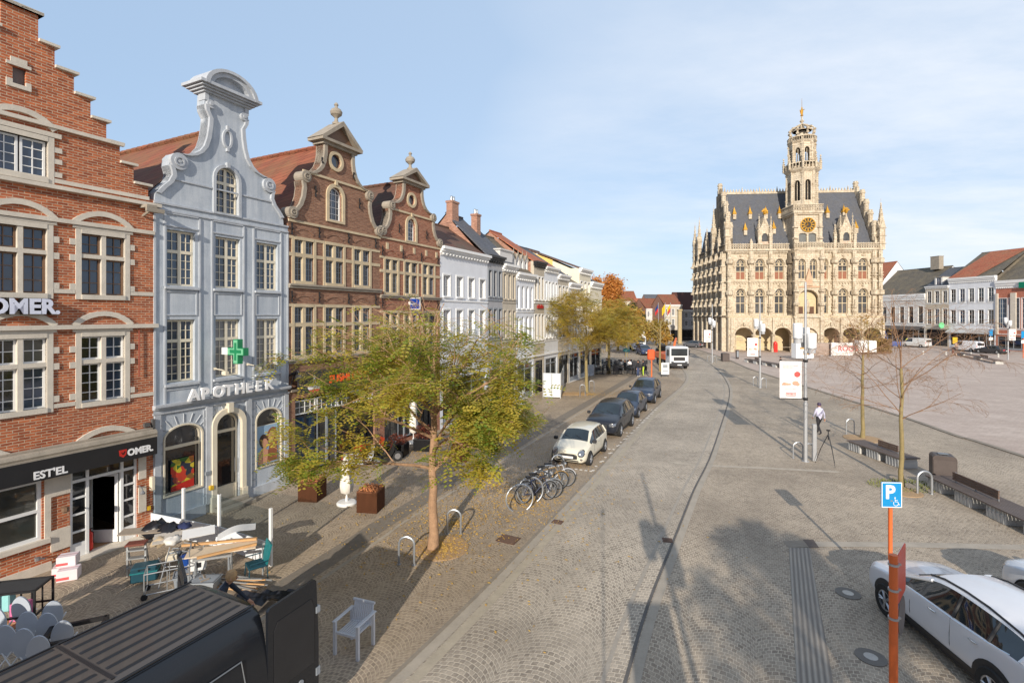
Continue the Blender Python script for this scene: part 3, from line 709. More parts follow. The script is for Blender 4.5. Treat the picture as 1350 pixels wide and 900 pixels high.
# small fittings
b = MB(); b.tube([(-2.31,-.02,1.55),(-2.31,-.2,1.5),(-2.31,-.2,1.42)],.02); b.lathe([(.03,0),(.07,-.06),(.07,-.1)],8,(-2.31,-.2,1.44)); H.b('wall_lamp', b, ZINC)
b = MB(); b.tube([(-4.2,-.02,1.55),(-4.2,-.22,1.55)],.02); b.lathe([(.0,.08),(.08,.05),(.09,-.05),(.03,-.1)],8,(-4.2,-.24,1.55)); H.b('wall_lamp', b, BRPAINT)
b = MB(); b.tube([(-4.75,-.05,.45),(-4.75,-.16,.45),(-4.6,-.16,.4)],.025); b.lathe([(.02,-.05),(.06,-.04),(.06,.04),(.02,.05)],8,(-4.75,-.17,.45)); H.b('water_tap', b, ZINC)
b = MB()
for q in range(4): b.tube([(-2.2+q*.02,-.03,3.25-q*.03),(-2.05,-.12-q*.01,3.35-q*.08),(-1.95,-.05,3.0-q*.05),(-1.92,-.03,2.3+q*.06)],.011,5)
b.box(-2.2,-2.05,-.1,0,3.3,3.42); b.box(-1.98,-1.9,-.1,0,3.0,3.5); H.b('wall_cables', b, M('grey_cable', srgb(90,88,86), .6))
b = MB(); b.tube([(-2.33,-.06,6.3),(-2.33,-.06,4.85)],.016,5); H.b('downpipe', b, M('red_pipe', srgb(150,70,50), .6))
b = MB(); b.box(-2.3,-2.02,-.42,-.03,9.92,10.0); b.tube([(-2.2,-.02,9.7),(-2.2,-.35,9.82),(-2.0,-.45,9.8)],.04); b.box(-2.35,-1.85,-.5,-.42,9.78,9.9); H.b('gutter_end', b, GREYST)
b = MB(); b.box(-2.02,-1.94,-.16,.0,1.35,1.75); H.b('meter_box', b, CPAINT)
b = MB(); b.box(-2.08,-2.0,-.05,.0,.74,.86); H.b('yellow_notice', b, M('yellow_plate', srgb(235,190,50), .5))

# ---------------------------------------------------------------- 2. grey-blue pharmacy
H = House('blue_house', 'grey-blue rendered house with bell-shaped gable and pharmacy', -1.9)
xm = .49
hR = [(2.36,10.2),(2.33,10.5),(2.16,10.72),(1.97,10.92),(1.86,11.15),(1.88,11.3),(1.93,11.45),(1.92,11.68),(1.8,11.84),(1.6,11.9),(1.4,11.93),(1.2,12.0),(1.0,12.15),(.84,12.38),(.74,12.7),(.68,13.1),(.66,13.4),(.78,13.62),(.8,13.8),(.78,14.2)]
out = [(-1.9,0),(3.05,0),(3.05,10.2)]+[(xm+a,z) for a,z in hR]+[(xm-a,z) for a,z in hR[::-1]]+[(-1.9,10.2)]
cols = [(-1.5,-.62),(.08,1.0),(1.66,2.58)]
holes = [archloop(.05,.93,10.22,11.42,.44,8)]
for a,c in cols: holes += [rect(a,c,7.63,9.41), rect(a,c,4.54,6.55)]
gfa = [archloop(-1.62,-.37,.96,2.75,.42,10), archloop(.06,1.0,.1,2.85,.42,10), archloop(1.6,2.74,.98,2.72,.45,10)]
holes += gfa
b = MB(); b.wall(out, holes, 0, .4, .2); H.b('wall', b, BLUE)
b = MB()      # pilasters and panels
for x in (-1.9,-1.62+.02,-.5,-.1+.02,1.1,1.5,2.68,3.0): b.box(x,x+.06,-.035,.0,3.9,9.9)
for a,c in cols:
    for z in (9.5,9.9): b.box(a-.09,c+.09,-.04,0,z,z+.045)
    for z in (6.68,7.42): b.box(a-.06,c+.06,-.03,0,z,z+.04)
    for x in (a-.06,c+.02): b.box(x,x+.04,-.031,0,6.72,7.42)
    b.box(a-.1,c+.1,-.1,.02,7.52,7.6); b.box(a-.1,c+.1,-.1,.02,4.42,4.5)
    b.box(a-.06,c+.06,-.03,0,4.3,4.34)
b.box(-1.9,3.05,-.05,0,9.95,10.0); b.box(-1.9,3.05,-.05,0,10.16,10.22)
b.box(-1.93,3.08,-.12,0,3.76,3.82); b.box(-1.93,3.08,-.17,0,3.82,3.9); b.box(-1.93,3.08,-.06,0,3.6,3.65)
for x in (-.28,1.2,): b.box(x,x+.22,-.07,0,.3,3.6)
b.box(-1.88,-1.7,-.05,0,.3,3.6); b.box(2.86,3.05,-.05,0,.3,3.6)
z = .35
while z < 3.4:     # rustication grooves as thin raised courses
    for a,c in ((-1.7,-1.64),(-.35,-.3),(1.45,1.58),(2.77,2.86)): b.box(a,c,-.03,0,z,z+.25)
    z += .29
b.box(-1.9,-.3,-.08,.02,0,.34); b.box(1.25,3.05,-.08,.02,0,.34)
H.b('mouldings', b, BLUED)
b = MB()       # voussoirs
for (cx,zs,w,rise) in ((-.995,2.75,.625,.42),(.53,2.85,.47,.42),(2.17,2.72,.57,.45)):
    for k in range(9):
        an = R(20+140*k/8); r0x,r0z = w+.05, rise+.05
        p = (cx+r0x*math.cos(an), zs+r0z*math.sin(an)); q = (cx+(r0x+.3)*math.cos(an), zs+(r0z+.28)*math.sin(an))
        b.tube([(p[0],-.01,p[1]),(q[0],-.01,q[1])],.018,4)
H.b('arch_joints', b, BLUED)
b = MB()     # scroll edge of the gable
for sg in (-1,1):
    for (i0,i1) in ((1,7),(9,19)):
        pts = [(xm+sg*a, z) for a,z in hR[i0:i1]]
        inn = [(x-sg*.13, z-.02) for x,z in pts]
        b.prism(pts+inn[::-1], -.09, .42)
    b.disc((xm+sg*1.66,-.03,11.62),.27,'y',20,.14); b.disc((xm+sg*1.66,-.08,11.62),.16,'y',20,.1,r2=.11); b.disc((xm+sg*1.66,-.08,11.62),.05,'y',12,.1)
    b.disc((xm+sg*.62,-.03,13.85),.14,'y',16,.14); b.disc((xm+sg*.62,-.08,13.85),.06,'y',12,.1)
    b.box(xm+sg*.74-.07,xm+sg*.74+.07,-.06,.3,13.95,14.2)
b.box(xm-1.75,xm+1.75,-.04,.0,11.0,11.05)
for i,(p,h) in enumerate(((.02,.06),(.10,.06),(.18,.06),(.27,.1))): b.box(xm-.86-p,xm+.86+p,-.1-p,.45+p,14.2+.07*i,14.2+.07*i+h)
A = arc(xm,14.42,.84,180,0,14,.62); B = arc(xm,14.42,.68,0,180,14,.48); b.prism(A+B,-.3,.55)
A = arc(xm,14.42,.98,180,0,14,.72); B = arc(xm,14.42,.84,0,180,14,.62); b.prism(A+B,-.38,.6)
H.b('gable_scrolls', b, BLUED)
b = MB(); b.prism(arc(xm,14.42,.7,180,0,14,.5)+[(xm+.7,14.4),(xm-.7,14.4)],-.08,.4); H.b('gable_crest', b, BLUE)
b = MB(); 
b.prism([(xm+.19*math.cos(2*PI*k/24),12.86+.34*math.sin(2*PI*k/24)) for k in range(24)],-.07,.0,[[(xm+.12*math.cos(2*PI*k/24),12.86+.26*math.sin(2*PI*k/24)) for k in range(24)]])
b.box(xm-.04,xm+.04,-.09,0,13.16,13.32); b.box(xm-.04,xm+.04,-.09,0,12.42,12.54)
rr = archloop(-.03,1.01,10.18,11.42,.52,10); b.prism(rr,-.07,.02,[archloop(.07,.91,10.24,11.42,.42,10)]); b.box(xm-.06,xm+.06,-.12,0,11.84,12.02)
H.b('gable_ornament', b, BLUED)
window(H,.07,.91,10.24,11.84,4,6,.1,CPAINT,GLB,rise=.42,split=True,tr=.66)
for i,(a,c) in enumerate(cols):
    window(H,a,c,7.64,9.4,4,6,.12,CPAINT,GLB,split=True,tr=.62,fw=.06,mw=.02)
    window(H,a,c,4.55,6.54,4,7,.12,CPAINT,GLW if i else GLD,split=True,tr=.66,fw=.06,mw=.02)
def postermat():
    m, nt, b = newmat('picture_poster'); co = coords(nt)
    v = nd(nt,'ShaderNodeTexVoronoi'); v.inputs['Scale'].default_value = 7; nt.links.new(co, v.inputs[0])
    s = nd(nt,'ShaderNodeSeparateColor'); nt.links.new(v.outputs['Color'], s.inputs[0])
    c = mixc(nt, ramp(nt,s.outputs[0],.3,.5), srgb(60,100,40), srgb(200,180,50)); c = mixc(nt, ramp(nt,s.outputs[1],.6,.7), c, srgb(40,46,60)); c = mixc(nt, ramp(nt,s.outputs[2],.75,.8), c, srgb(190,60,40))
    nt.links.new(c,b.inputs['Base Color']); return m
# shop windows and door with white rims
def rim(x0,x1,z0,zs,rise,bw=.09):
    b = MB(); b.prism(archloop(x0-bw,x1+bw,z0-bw,zs,rise+bw,12),-.05,.02,[archloop(x0,x1,z0,zs,rise,12)]); H.b('window_rim', b, CPAINT)
rim(-1.58,-.41,1.0,2.75,.38,.05); rim(1.64,2.7,1.02,2.72,.41,.05)
o = window(H,-1.6,-.39,.98,3.15,1,1,.1,CPAINT,glassmat('pharmacy_glass',(.03,.035,.045)),rise=.4,tr=.68,fw=.05,n=12)
pb = MB(); pb.box(-1.35,-.62,.06,.09,1.05,2.05); p_ = H.b('window_poster', pb, postermat(), o)
pb = MB(); pb.quad((-1.35,.055,1.05),(-.62,.055,1.05),(-.62,.055,1.32),(-1.35,.055,1.2));  H.b('poster_print', pb, M('poster_red', srgb(190,40,30), .5), p_)
b = MB(); b.lathe([(.14,0),(.16,.2),(.1,.4),(.05,.55)],10,(-1.3,.16,1.5)); H.b('poster_figures', b, M('poster_dark', srgb(50,50,60), .5), o) if False else None
o = window(H,1.62,2.72,1.0,3.15,1,1,.1,CPAINT,GLD,rise=.43,tr=.68,fw=.05,n=12)
pb = MB(); pb.box(1.72,2.62,.06,.09,1.05,2.5); p_ = H.b('window_poster', pb, M('poster_sky', srgb(150,180,205), .5, var=.15), o)
SK1=M('poster_skin', srgb(205,150,120), .6, var=.1); HR1=M('poster_hair_dark', srgb(70,50,42), .6); HR2=M('poster_hair_auburn', srgb(150,90,60), .6)
def flatell(b, cx, cz, rx, rz, y, a=0): b.prism([(cx+rx*math.cos(2*PI*k/18)*math.cos(a)-rz*math.sin(2*PI*k/18)*math.sin(a), cz+rx*math.cos(2*PI*k/18)*math.sin(a)+rz*math.sin(2*PI*k/18)*math.cos(a)) for k in range(18)], y-.002, y)
pb = MB(); flatell(pb,2.02,1.92,.2,.27,.056,.2); H.b('poster_print', pb, HR1, p_)
pb = MB(); flatell(pb,2.36,2.08,.22,.32,.056,-.2); pb.prism([(2.12,1.1),(2.6,1.1),(2.58,1.9),(2.3,2.0)],.052,.053); H.b('poster_print', pb, HR2, p_)
pb = MB(); flatell(pb,2.06,1.83,.13,.19,.05,.2); flatell(pb,2.33,2.04,.13,.2,.05,-.1); pb.prism([(1.75,1.08),(2.15,1.08),(2.2,1.55),(2.0,1.7),(1.8,1.5)],.047,.049); H.b('poster_print', pb, SK1, p_)
o = window(H,.08,.98,.12,3.25,1,1,.14,CPAINT,GLD,rise=.4,tr=.8,fw=.07,name='door',n=12)
b = MB(); b.box(.14,.92,.1,.17,.15,.7); b.box(.24,.82,.085,.1,.25,.6); H.b('door_panel', b, CPAINT, o)
b = MB(); b.tube([(.84,.06,1.1),(.84,.06,1.6)],.015); H.b('handle', b, ZINC, o)
b = MB(); b.prism([(-.1,0),(.06,0),(.06,2.85)]+[(p[0],p[1]) for p in arc(.53,2.85,.47,180,0,12,.42)]+[(1.0,0),(1.16,0),(1.16,2.9)]+arc(.53,2.9,.63,0,180,12,.55)+[(-.1,2.9)],-.13,.1); b.box(.44,.62,-.2,0,3.3,3.62); b.box(-.14,.06,-.16,.1,0,.5); b.box(1.0,1.2,-.16,.1,0,.5)
H.b('door_surround', b, CPAINT)
b = MB(); b.bbox(-.1,1.2,-.62,-.14,0,.14,.015); b.bbox(.0,1.1,-.36,-.13,.14,.27,.015); H.b('door_step', b, GREYST)
for k,ch in enumerate("APOTHEEK"):
    lettering(ch, .50, H, -1.0+.40*k, 3.93, -.27, WL, ext=.05, bold=.02, sx=1.0, name='shop_lettering')
b = MB(); b.box(-.21+.0,-.21+.03,-.27,-.2,3.9,3.93) ; 
b.tube([(-1.0,-.25,3.96),(2.2,-.25,3.96)],.015,5); H.b('letter_rail', b, BLUED)
# pharmacy cross on a bracket, standing square off the wall
GR = M('green_cross_face', srgb(30,130,84), .4); GRD = M('green_cross_edge', srgb(24,90,60), .4)
px_,pz_ = .36,5.45
b = MB(); b.prism([(-.13,-.42),(.13,-.42),(.13,-.13),(.42,-.13),(.42,.13),(.13,.13),(.13,.42),(-.13,.42),(-.13,.13),(-.42,.13),(-.42,-.13),(-.13,-.13)],-.09,.09)
Mx = Matrix.Translation((px_,-.78,pz_)) @ Matrix.Rotation(R(-90+0),4,'Z'); b.xf(Mx); cr = H.b('pharmacy_cross', b, GR)
b = MB()
for q in (.34,): b.prism([(-.1,-.39),(.1,-.39),(.1,-.1),(.39,-.1),(.39,.1),(.1,.1),(.1,.39),(-.1,.39),(-.1,.1),(-.39,.1),(-.39,-.1),(-.1,-.1)],-.1,-.092,[[(-.06,-.3),(.06,-.3),(.06,-.06),(.3,-.06),(.3,.06),(.06,.06),(.06,.3),(-.06,.3),(-.06,.06),(-.3,.06),(-.3,-.06),(-.06,-.06)]])
b.xf(Mx); H.b('cross_lamp_tube', b, M('pale_green_tube', srgb(120,190,150), .4), cr)
b = MB(); b.box(px_-.06,px_+.06,-.36,0,pz_-.12,pz_+.12); H.b('cross_bracket', b, WPAINT, cr)
for bx,bz in ((.0,4.82),(1.25,4.86)):
    b = MB(); b.box(bx,bx+.08,-.06,0,bz,bz+.08); b.tube([(bx+.04,-.04,bz+.04),(bx+.04,-.5,bz)],.018,5); b.lathe([(.0,.06),(.09,.03),(.1,-.06),(.07,-.1)],10,(bx+.04,-.55,bz-.06)); b.box(bx-.02,bx+.1,-.68,-.56,bz-.15,bz-.03); H.b('wall_spotlight', b, CPAINT)
b = MB(); b.box(-.32,-.12,-.1,0,1.3,1.42); H.b('name_plate', b, GYPAINT)
b = MB(); b.box(-.2,-.08,-.16,-.07,.78,.92); H.b('yellow_notice', b, MC['yellow_plate'])
gable_roof(H, xm-2.55, xm+2.4, 10.3, 13.2, .35, 8.5, TILE_R)
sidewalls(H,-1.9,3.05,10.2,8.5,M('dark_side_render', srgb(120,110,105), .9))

# ---------------------------------------------------------------- 3, 4. two brown brick gabled houses
SCR = [(1.0,0),(.99,.05),(.93,.085),(.845,.11),(.80,.16),(.78,.22),(.77,.28),(.74,.32),(.70,.345),(.62,.36),(.52,.40)]
def scroll_gable(H, x0, x1, zb, zt, ztop, brick, wmul=1.0):
    xm = (x0+x1)/2; w = (x1-x0)/2
    pr = [(1.0,0.0),(1.0,.03),(.985,.09),(.90,.13),(.82,.2),(.765,.3),(.745,.40),(.76,.47),(.735,.55),(.66,.585),(.56,.60),(.47,.64),(.40,.70),(.355,.78),(.335,.86),(.33,1.0)]
    pts = [(a*w, zb+(zt-zb)*t) for a,t in pr]
    return xm, w, pts
def gabled_brick(name, label, s0, s1, zb, zt, ztop, brick, wins1, wins2, z1, z2, oval, gw, strings, roofm, roof, anchors):
    H = House(name, label, s0); xm, w, pts = scroll_gable(H, s0, s1, zb, zt, ztop, brick)
    out = [(s0,0),(s1,0)]+[(xm+a,z) for a,z in pts]+[(xm-a,z) for a,z in pts[::-1]]
    holes = [archloop(gw[0],gw[1],gw[2],gw[3]-(gw[1]-gw[0])/2,None,8),[(oval[0]+oval[2]*math.cos(2*PI*k/20),oval[1]+oval[2]*math.sin(2*PI*k/20)) for k in range(20)]]
    for (a,c) in wins1: holes.append(rect(a,c,z1[0],z1[1]))
    for (a,c) in wins2: holes.append(rect(a,c,z2[0],z2[1]))
    sf = rect(s0+.35,s1-.35,.15,3.3); holes.append(sf)
    b = MB(); b.wall(out, holes, 0, .38, .16); H.b('wall', b, brick)
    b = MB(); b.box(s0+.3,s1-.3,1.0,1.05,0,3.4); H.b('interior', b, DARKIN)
    b = MB()
    for sg in (-1,1):
        for i0,i1 in ((1,8),(9,16)):
            P_ = [(xm+sg*a, z) for a,z in pts[i0:i1]]; I_ = [(x-sg*.17, z-.03) for x,z in P_]
            b.prism(P_+I_[::-1], -.1, .42)
        for a,z,r in ((.945,zb+(zt-zb)*.09,.24),(.70,zb+(zt-zb)*.52,.24)):
            b.disc((xm+sg*a*w,.1,z), r, 'y', 18, .5); b.disc((xm+sg*a*w,-.17,z), r*.6, 'y', 14, .06, r2=r*.42); b.disc((xm+sg*a*w,-.17,z),r*.2,'y',10,.06)
    k = w*.33
    b.box(xm-k-.12,xm+k+.12,-.14,.5,zt-.12,zt); b.box(xm-k-.3,xm+k+.3,-.3,.6,zt,zt+.12)
    zp = ztop; hh = zp-zt-.12
    b.prism([(xm-k-.34,zt+.12),(xm-k-.1,zt+.12),(xm,zp-.22),(xm+k+.1,zt+.12),(xm+k+.34,zt+.12),(xm,zp)],-.3,.6)
    H.b('gable_scrolls', b, GREYST)
    b = MB(); b.prism([(xm-k,zt+.1),(xm+k,zt+.1),(xm,zp-.2)],-.08,.4); H.b('pediment', b, BRPAINT)
    b = MB(); b.lathe([(.16,0),(.18,.08),(.09,.14),(.07,.28),(.12,.34),(.24,.44),(.27,.56),(.2,.68),(.08,.74),(.06,.82),(.1,.88),(.06,.96),(0,1.0)],12,(xm,.15,zp-.08)); H.b('finial_urn', b, GREYST, smooth=True)
    b = MB()
    o_ = oval; b.disc((o_[0],-.02,o_[1]), o_[2]+.14, 'y', 24, .1, r2=o_[2])
    g_ = gw; b.prism(archloop(g_[0]-.16,g_[1]+.16,g_[2]-.1,g_[3]-(g_[1]-g_[0])/2,(g_[1]-g_[0])/2+.16,10),-.06,.05,[archloop(g_[0],g_[1],g_[2],g_[3]-(g_[1]-g_[0])/2,None,10)])
    b.box((g_[0]+g_[1])/2-.07,(g_[0]+g_[1])/2+.07,-.1,0,g_[3]+.1,g_[3]+.3)
    for z in strings: b.box(s0 if z < zb+.2 else xm-w*.74, s1 if z < zb+.2 else xm+w*.74, -.06, 0, z, z+.1)
    H.b('stone_bands', b, STONE2)
    b = MB(); b.disc((o_[0],.1,o_[1]), o_[2], 'y', 20, .02); H.b('round_window', b, GLB)
    window(H,g_[0],g_[1],g_[2],g_[3],3,5,.1,WPAINT,GLB,rise=(g_[1]-g_[0])/2,mw=.02)
    b = MB()
    for (ws,z) in ((wins1,z1),(wins2,z2)):
        zt_ = z[0]+(z[1]-z[0])*.635
        for a,c in ws: crosswin(H, b, a, c, z[0], z[1], zt_, GYPAINT, GLD, (2,4), (2,2), sw=.15, bord=.13, quoin=False)
        E = [s0]+[q for a,c in ws for q in (a-.13,c+.13)]+[s1]
        for i in range(0,len(E),2):
            b.box(E[i],E[i+1],-.03,.02,zt_-.07,zt_+.07)
            b.box(E[i],E[i+1],-.031,.02,z[1]+.02,z[1]+.13)
    H.b('stone_band', b, STONE2)
    b = MB()
    for z in (z1[0]-.3,z2[0]-.3): b.box(s0,s1+.03,-.1,0,z,z+.1); b.box(s0,s1+.03,-.16,0,z+.1,z+.17)
    b.box(s0+.1,s1-.1,-.1,.1,3.62,3.72)
    H.b('string_course', b, GREYST)
    for x,z in anchors:
        b = MB(); b.tube([(x,-.06,z+.22),(x,-.05,z+.05),(x,-.1,z),(x,-.05,z-.1),(x,-.06,z-.25)],[.035,.03,.05,.03,.04],6); H.b('wall_anchor', b, BLACKP)
    for ws,z in ((wins1,z1),(wins2,z2)):
        for a,c in ws:
            b = MB(); m_ = (a+c)/2; r = .75; b.prism(arc(m_,z[1]+.55-r,r,135,45,8)+arc(m_,z[1]+.55-r,r-.1,45,135,8),-.025,.02); H.b('relieving_arch', b, brick)
    # street-level shopfront
    n = 4
    for i in range(n):
        a = s0+.35+(s1-s0-.7)*i/n; c = s0+.35+(s1-s0-.7)*(i+1)/n
        window(H,a+.03,c-.03,2.62,3.2,4,2,.1,WPAINT,GLD); window(H,a+.03,c-.03,.25 if i != 2 else .05,2.58,2 if i!=2 else 1,1,.1,BLACKP if i!=1 else GYPAINT,GLD,split=i!=2)
    xr = xm
    gable_roof(H, s0+.1, s1-.1, roof[0], roof[1], .38, 9, roofm)
    sidewalls(H,s0,s1,roof[0]+.1,9,brick)
    return H
H3 = gabled_brick('brick_house','brown brick house with stone scroll gable and black sushi fascia',3.05,8.45,10.45,14.15,15.25,RED2,
   [(3.35,4.32),(4.97,6.0),(6.68,7.7)],[(3.35,4.32),(4.97,6.0),(6.68,7.7)],(8.08,9.74),(5.05,7.02),(5.55,13.45,.3),(5.16,5.92,10.85,12.3),(10.42,12.55),TILE_R,(10.4,14.3),
   [(3.2,10.15),(4.6,10.2),(6.3,10.2),(8.1,10.2),(3.2,7.45),(4.6,7.45),(6.3,7.45),(8.1,7.45),(4.4,11.9),(7.0,11.9),(4.75,13.2),(6.6,13.2)])
FASC = M('charcoal_fascia', srgb(48,48,52), .5, var=.1)
b = MB(); b.box(3.2,8.2,-.42,-.36,3.55,4.38); b.box(3.2,8.2,-.36,0,4.34,4.38); o = H3.b('shop_fascia', b, FASC)
lettering('SUSHI CITY', .46, H3, 4.78, 3.82, -.43, M('orange_letter', srgb(240,90,30), .5, emis=.15), parent=o, ext=.01, bold=.02, sx=1.0)
b = MB(); flatell(b,3.98,3.75,.34,.14,-.43); flatell(b,3.98,4.16,.06,.08,-.431); b.prism([(3.86,3.85),(4.1,3.85),(4.02,4.1),(3.94,4.1)],-.433,-.431); H3.b('logo_boat', b, WL, o)
b = MB(); b.prism([(3.68,3.66),(4.28,3.66),(4.18,3.56),(3.78,3.56)],-.436,-.432); b.prism([(3.93,3.9),(4.03,3.9),(4.0,4.05),(3.96,4.05)],-.436,-.434); H3.b('logo_mark', b, M('salmon_red', srgb(220,90,70), .5), o)
# street lamp bracket of dark iron between houses 2 and 3
b = MB(); b.tube([(3.1,-.02,4.3),(3.1,-.5,4.5),(3.1,-.62,4.35)],.035,6); b.lathe([(.0,.2),(.16,.12),(.2,0),(.16,-.14),(.05,-.2)],12,(3.1,-.62,4.25)); b.tube([(3.1,-.02,3.7),(3.1,-.3,4.4)],.02,5); H3.b('iron_wall_lamp', b, BLACKP)
H4 = gabled_brick('brick_house','narrow russet brick scroll-gabled house with the blue square sign on its front',8.45,13.68,10.6,13.75,14.6,RED3,
   [(8.85,9.8),(10.42,11.46),(12.0,13.05)],[(8.85,9.8),(10.42,11.46),(12.0,13.05)],(7.84,9.5),(4.98,6.8),(10.95,12.85,.27),(10.6,11.28,10.66,11.85),(10.5,12.05),TILE_B,(10.5,13.9),
   [(8.6,9.9),(10.2,9.9),(11.8,9.9),(13.4,9.9),(8.6,7.3),(11.8,7.3),(13.4,7.3),(9.9,11.2),(12.3,11.2)])
b = MB()
for x in (9.0,10.1,11.2,12.3,13.3): b.box(x-.09,x+.09,-.03,0,10.0,10.32)
H4.b('stone_blocks', b, STONE2)
b = MB(); b.box(10.75,10.83,-.72,-.05,6.98,7.6); b.box(10.72,10.86,-.12,0,7.2,7.4); o = H4.b('projecting_sign', b, WPAINT)
b = MB(); b.box(10.735,10.748,-.7,-.08,7.02,7.56); H4.b('sign_face', b, M('deep_blue_panel', srgb(16,60,150), .4), o)
t = lettering('HAYS', .155, H4, 0, 0, 0, WL, parent=o, ext=.003, bold=.0); 
t.data.transform(Matrix.Translation((8.45,0,0))); t.data.transform(Matrix.Translation((10.73-8.45,-.14,7.22)) @ Matrix.Rotation(R(-90),4,'Z') @ Matrix.Translation((0,0,0)))

# ---------------------------------------------------------------- plain terraced fronts
def terrace(name, label, s0, s1, ze, rows, cols, wall, roofm, zr, yr=4.5, corn=.35, cm=None, ww=None, glass=None, frame=None, group=None, org=None, rz=None, off=0, arch=False, gf='shop', depth=9, bal=False, sm=None, surround=True, grid=(2,3), gm=None, chim=(), awn=None, gfh=3.2):
    H = House(name, label, s0, group=group, org=org, rz=rz, off=off)
    W_ = s1-s0; n = cols; ww = ww or W_/n*.42; cm = cm or WPAINT
    xs = [s0+W_*(i+.5)/n for i in range(n)]
    holes = []; ws = []
    for (z0,z1) in rows:
        for x in xs:
            ws.append((x-ww/2,x+ww/2,z0,z1)); holes.append(archloop(x-ww/2,x+ww/2,z0,z1-ww/2,None,8) if arch else rect(x-ww/2,x+ww/2,z0,z1))
    shop = rect(s0+.3,s1-.3,.1,gfh-.35)
    holes.append(shop)
    b = MB(); b.wall([(s0,0),(s1,0),(s1,ze),(s0,ze)], holes, 0, .3, .18); H.b('wall', b, wall)
    for (a,c,z0,z1) in ws:
        window(H,a,c,z0,z1,grid[0],grid[1],.12,frame or WPAINT,glass or GLD,rise=(c-a)/2 if arch else 0,fw=.05,mw=.03,split=grid[0]==2,heavy=.03)
    b = MB()
    for (a,c,z0,z1) in ws:
        b.box(a-.07,c+.07,-.09,.03,z0-.1,z0)
        if surround and not arch: b.box(a-.09,a,-.03,.02,z0,z1+.1); b.box(c,c+.09,-.03,.02,z0,z1+.1); b.box(a,c,-.035,.02,z1,z1+.1)
    for (z0,z1) in rows: b.box(s0,s1,-.05,0,z0-.32,z0-.22)
    b.box(s0,s1,-.1,0,gfh,gfh+.12)
    H.b('mouldings', b, cm)
    b = MB(); z = ze-corn
    b.box(s0,s1,-.05,0,z-.12,z-.06)
    for p,h in ((.06,.3),(.18,.3),(.3,.4)): b.box(s0-.01,s1+.01,-p-.05,.05,z,z+corn*h); z += corn*h
    k = int(W_/.35)
    for i in range(k): b.box(s0+W_*(i+.3)/k,s0+W_*(i+.6)/k,-.2,0,ze-corn-.06,ze-corn+.02)
    H.b('cornice', b, sm or cm)
    if bal:
        for (a,c,z0,z1) in ws[:n*(1 if bal is True else bal)]:
            b = MB(); b.tube([(a-.02,-.1,z0+.42),(c+.02,-.1,z0+.42)],.016,4); b.tube([(a-.02,-.1,z0+.08),(c+.02,-.1,z0+.08)],.012,4)
            for i in range(7): x=a+(c-a)*i/6; b.tube([(x,-.1,z0+.06),(x,-.1,z0+.42)],.009,4)
            H.b('window_railing', b, BLACKP if wall is not WHITE else GYPAINT)
    # shopfront
    fr = MB(); a0,a1 = s0+.3,s1-.3; k = max(2,int((a1-a0)/1.3))
    for i in range(k+1): x=a0+(a1-a0-.08)*i/k; fr.box(x,x+.08,.04,.12,.1,gfh-.35)
    fr.box(a0,a1,.041,.119,.1,.5); fr.box(a0,a1,.041,.119,gfh-.85,gfh-.77); fr.box(a0,a1,.041,.119,gfh-.43,gfh-.35)
    o = H.b('shopfront', fr, BLACKP if wall in (GREYR,BEIGE) else GYPAINT); g = MB(); g.quad((a0,.1,.1),(a1,.1,.1),(a1,.1,gfh-.35),(a0,.1,gfh-.35)); H.b('pane', g, GLD, o)
    if awn:
        b = MB(); b.add([(s0+.3,-.05,gfh),(s1-.3,-.05,gfh),(s1-.3,-1.3,gfh-.7),(s0+.3,-1.3,gfh-.7),(s0+.3,-1.3,gfh-.9),(s1-.3,-1.3,gfh-.9)],[(0,1,2,3),(3,2,5,4)]); H.b('awning', b, awn)
    r = street_roof(H,s0,s1,ze,zr,.1,yr,roofm,gm=gm or OLDB)
    sidewalls(H,s0,s1,ze-.02,depth,gm or OLDB)
    for (x,y,zz,w) in chim: chimney(H,x,y,zz-1.6,zz,w,.5,OLDB,2,r)
    return H
def dormer(H, x, z, w, h, y0, wall, frame, gothic=False, rm=None):
    b = MB(); o_ = [(x-w/2,z),(x+w/2,z),(x+w/2,z+h),(x,z+h+w*.6),(x-w/2,z+h)] if gothic else [(x-w/2,z),(x+w/2,z),(x+w/2,z+h),(x-w/2,z+h)]
    b.wall(o_,[rect(x-w*.3,x+w*.3,z+.15,z+h-.05)],y0,1.8,.1); d = H.b('dormer', b, wall)
    window(H,x-w*.3,x+w*.3,z+.15,z+h-.05,2,2,y0+.06,frame,GLB,parent=d)
    b = MB()
    if gothic:
        b.add([(x-w/2-.06,y0-.1,z+h-.04),(x,y0-.1,z+h+w*.62),(x+w/2+.06,y0-.1,z+h-.04),(x-w/2-.06,y0+2.2,z+h-.04),(x,y0+2.2,z+h+w*.62),(x+w/2+.06,y0+2.2,z+h-.04)],[(0,1,4,3),(1,2,5,4)]); b.tube([(x,y0-.05,z+h+w*.6),(x,y0-.05,z+h+w*.6+.35)],[.05,.01],5)
    else: b.box(x-w/2-.1,x+w/2+.1,y0-.14,y0+2,z+h,z+h+.1)
    H.b('dormer_roof', b, rm or GREYST, d)

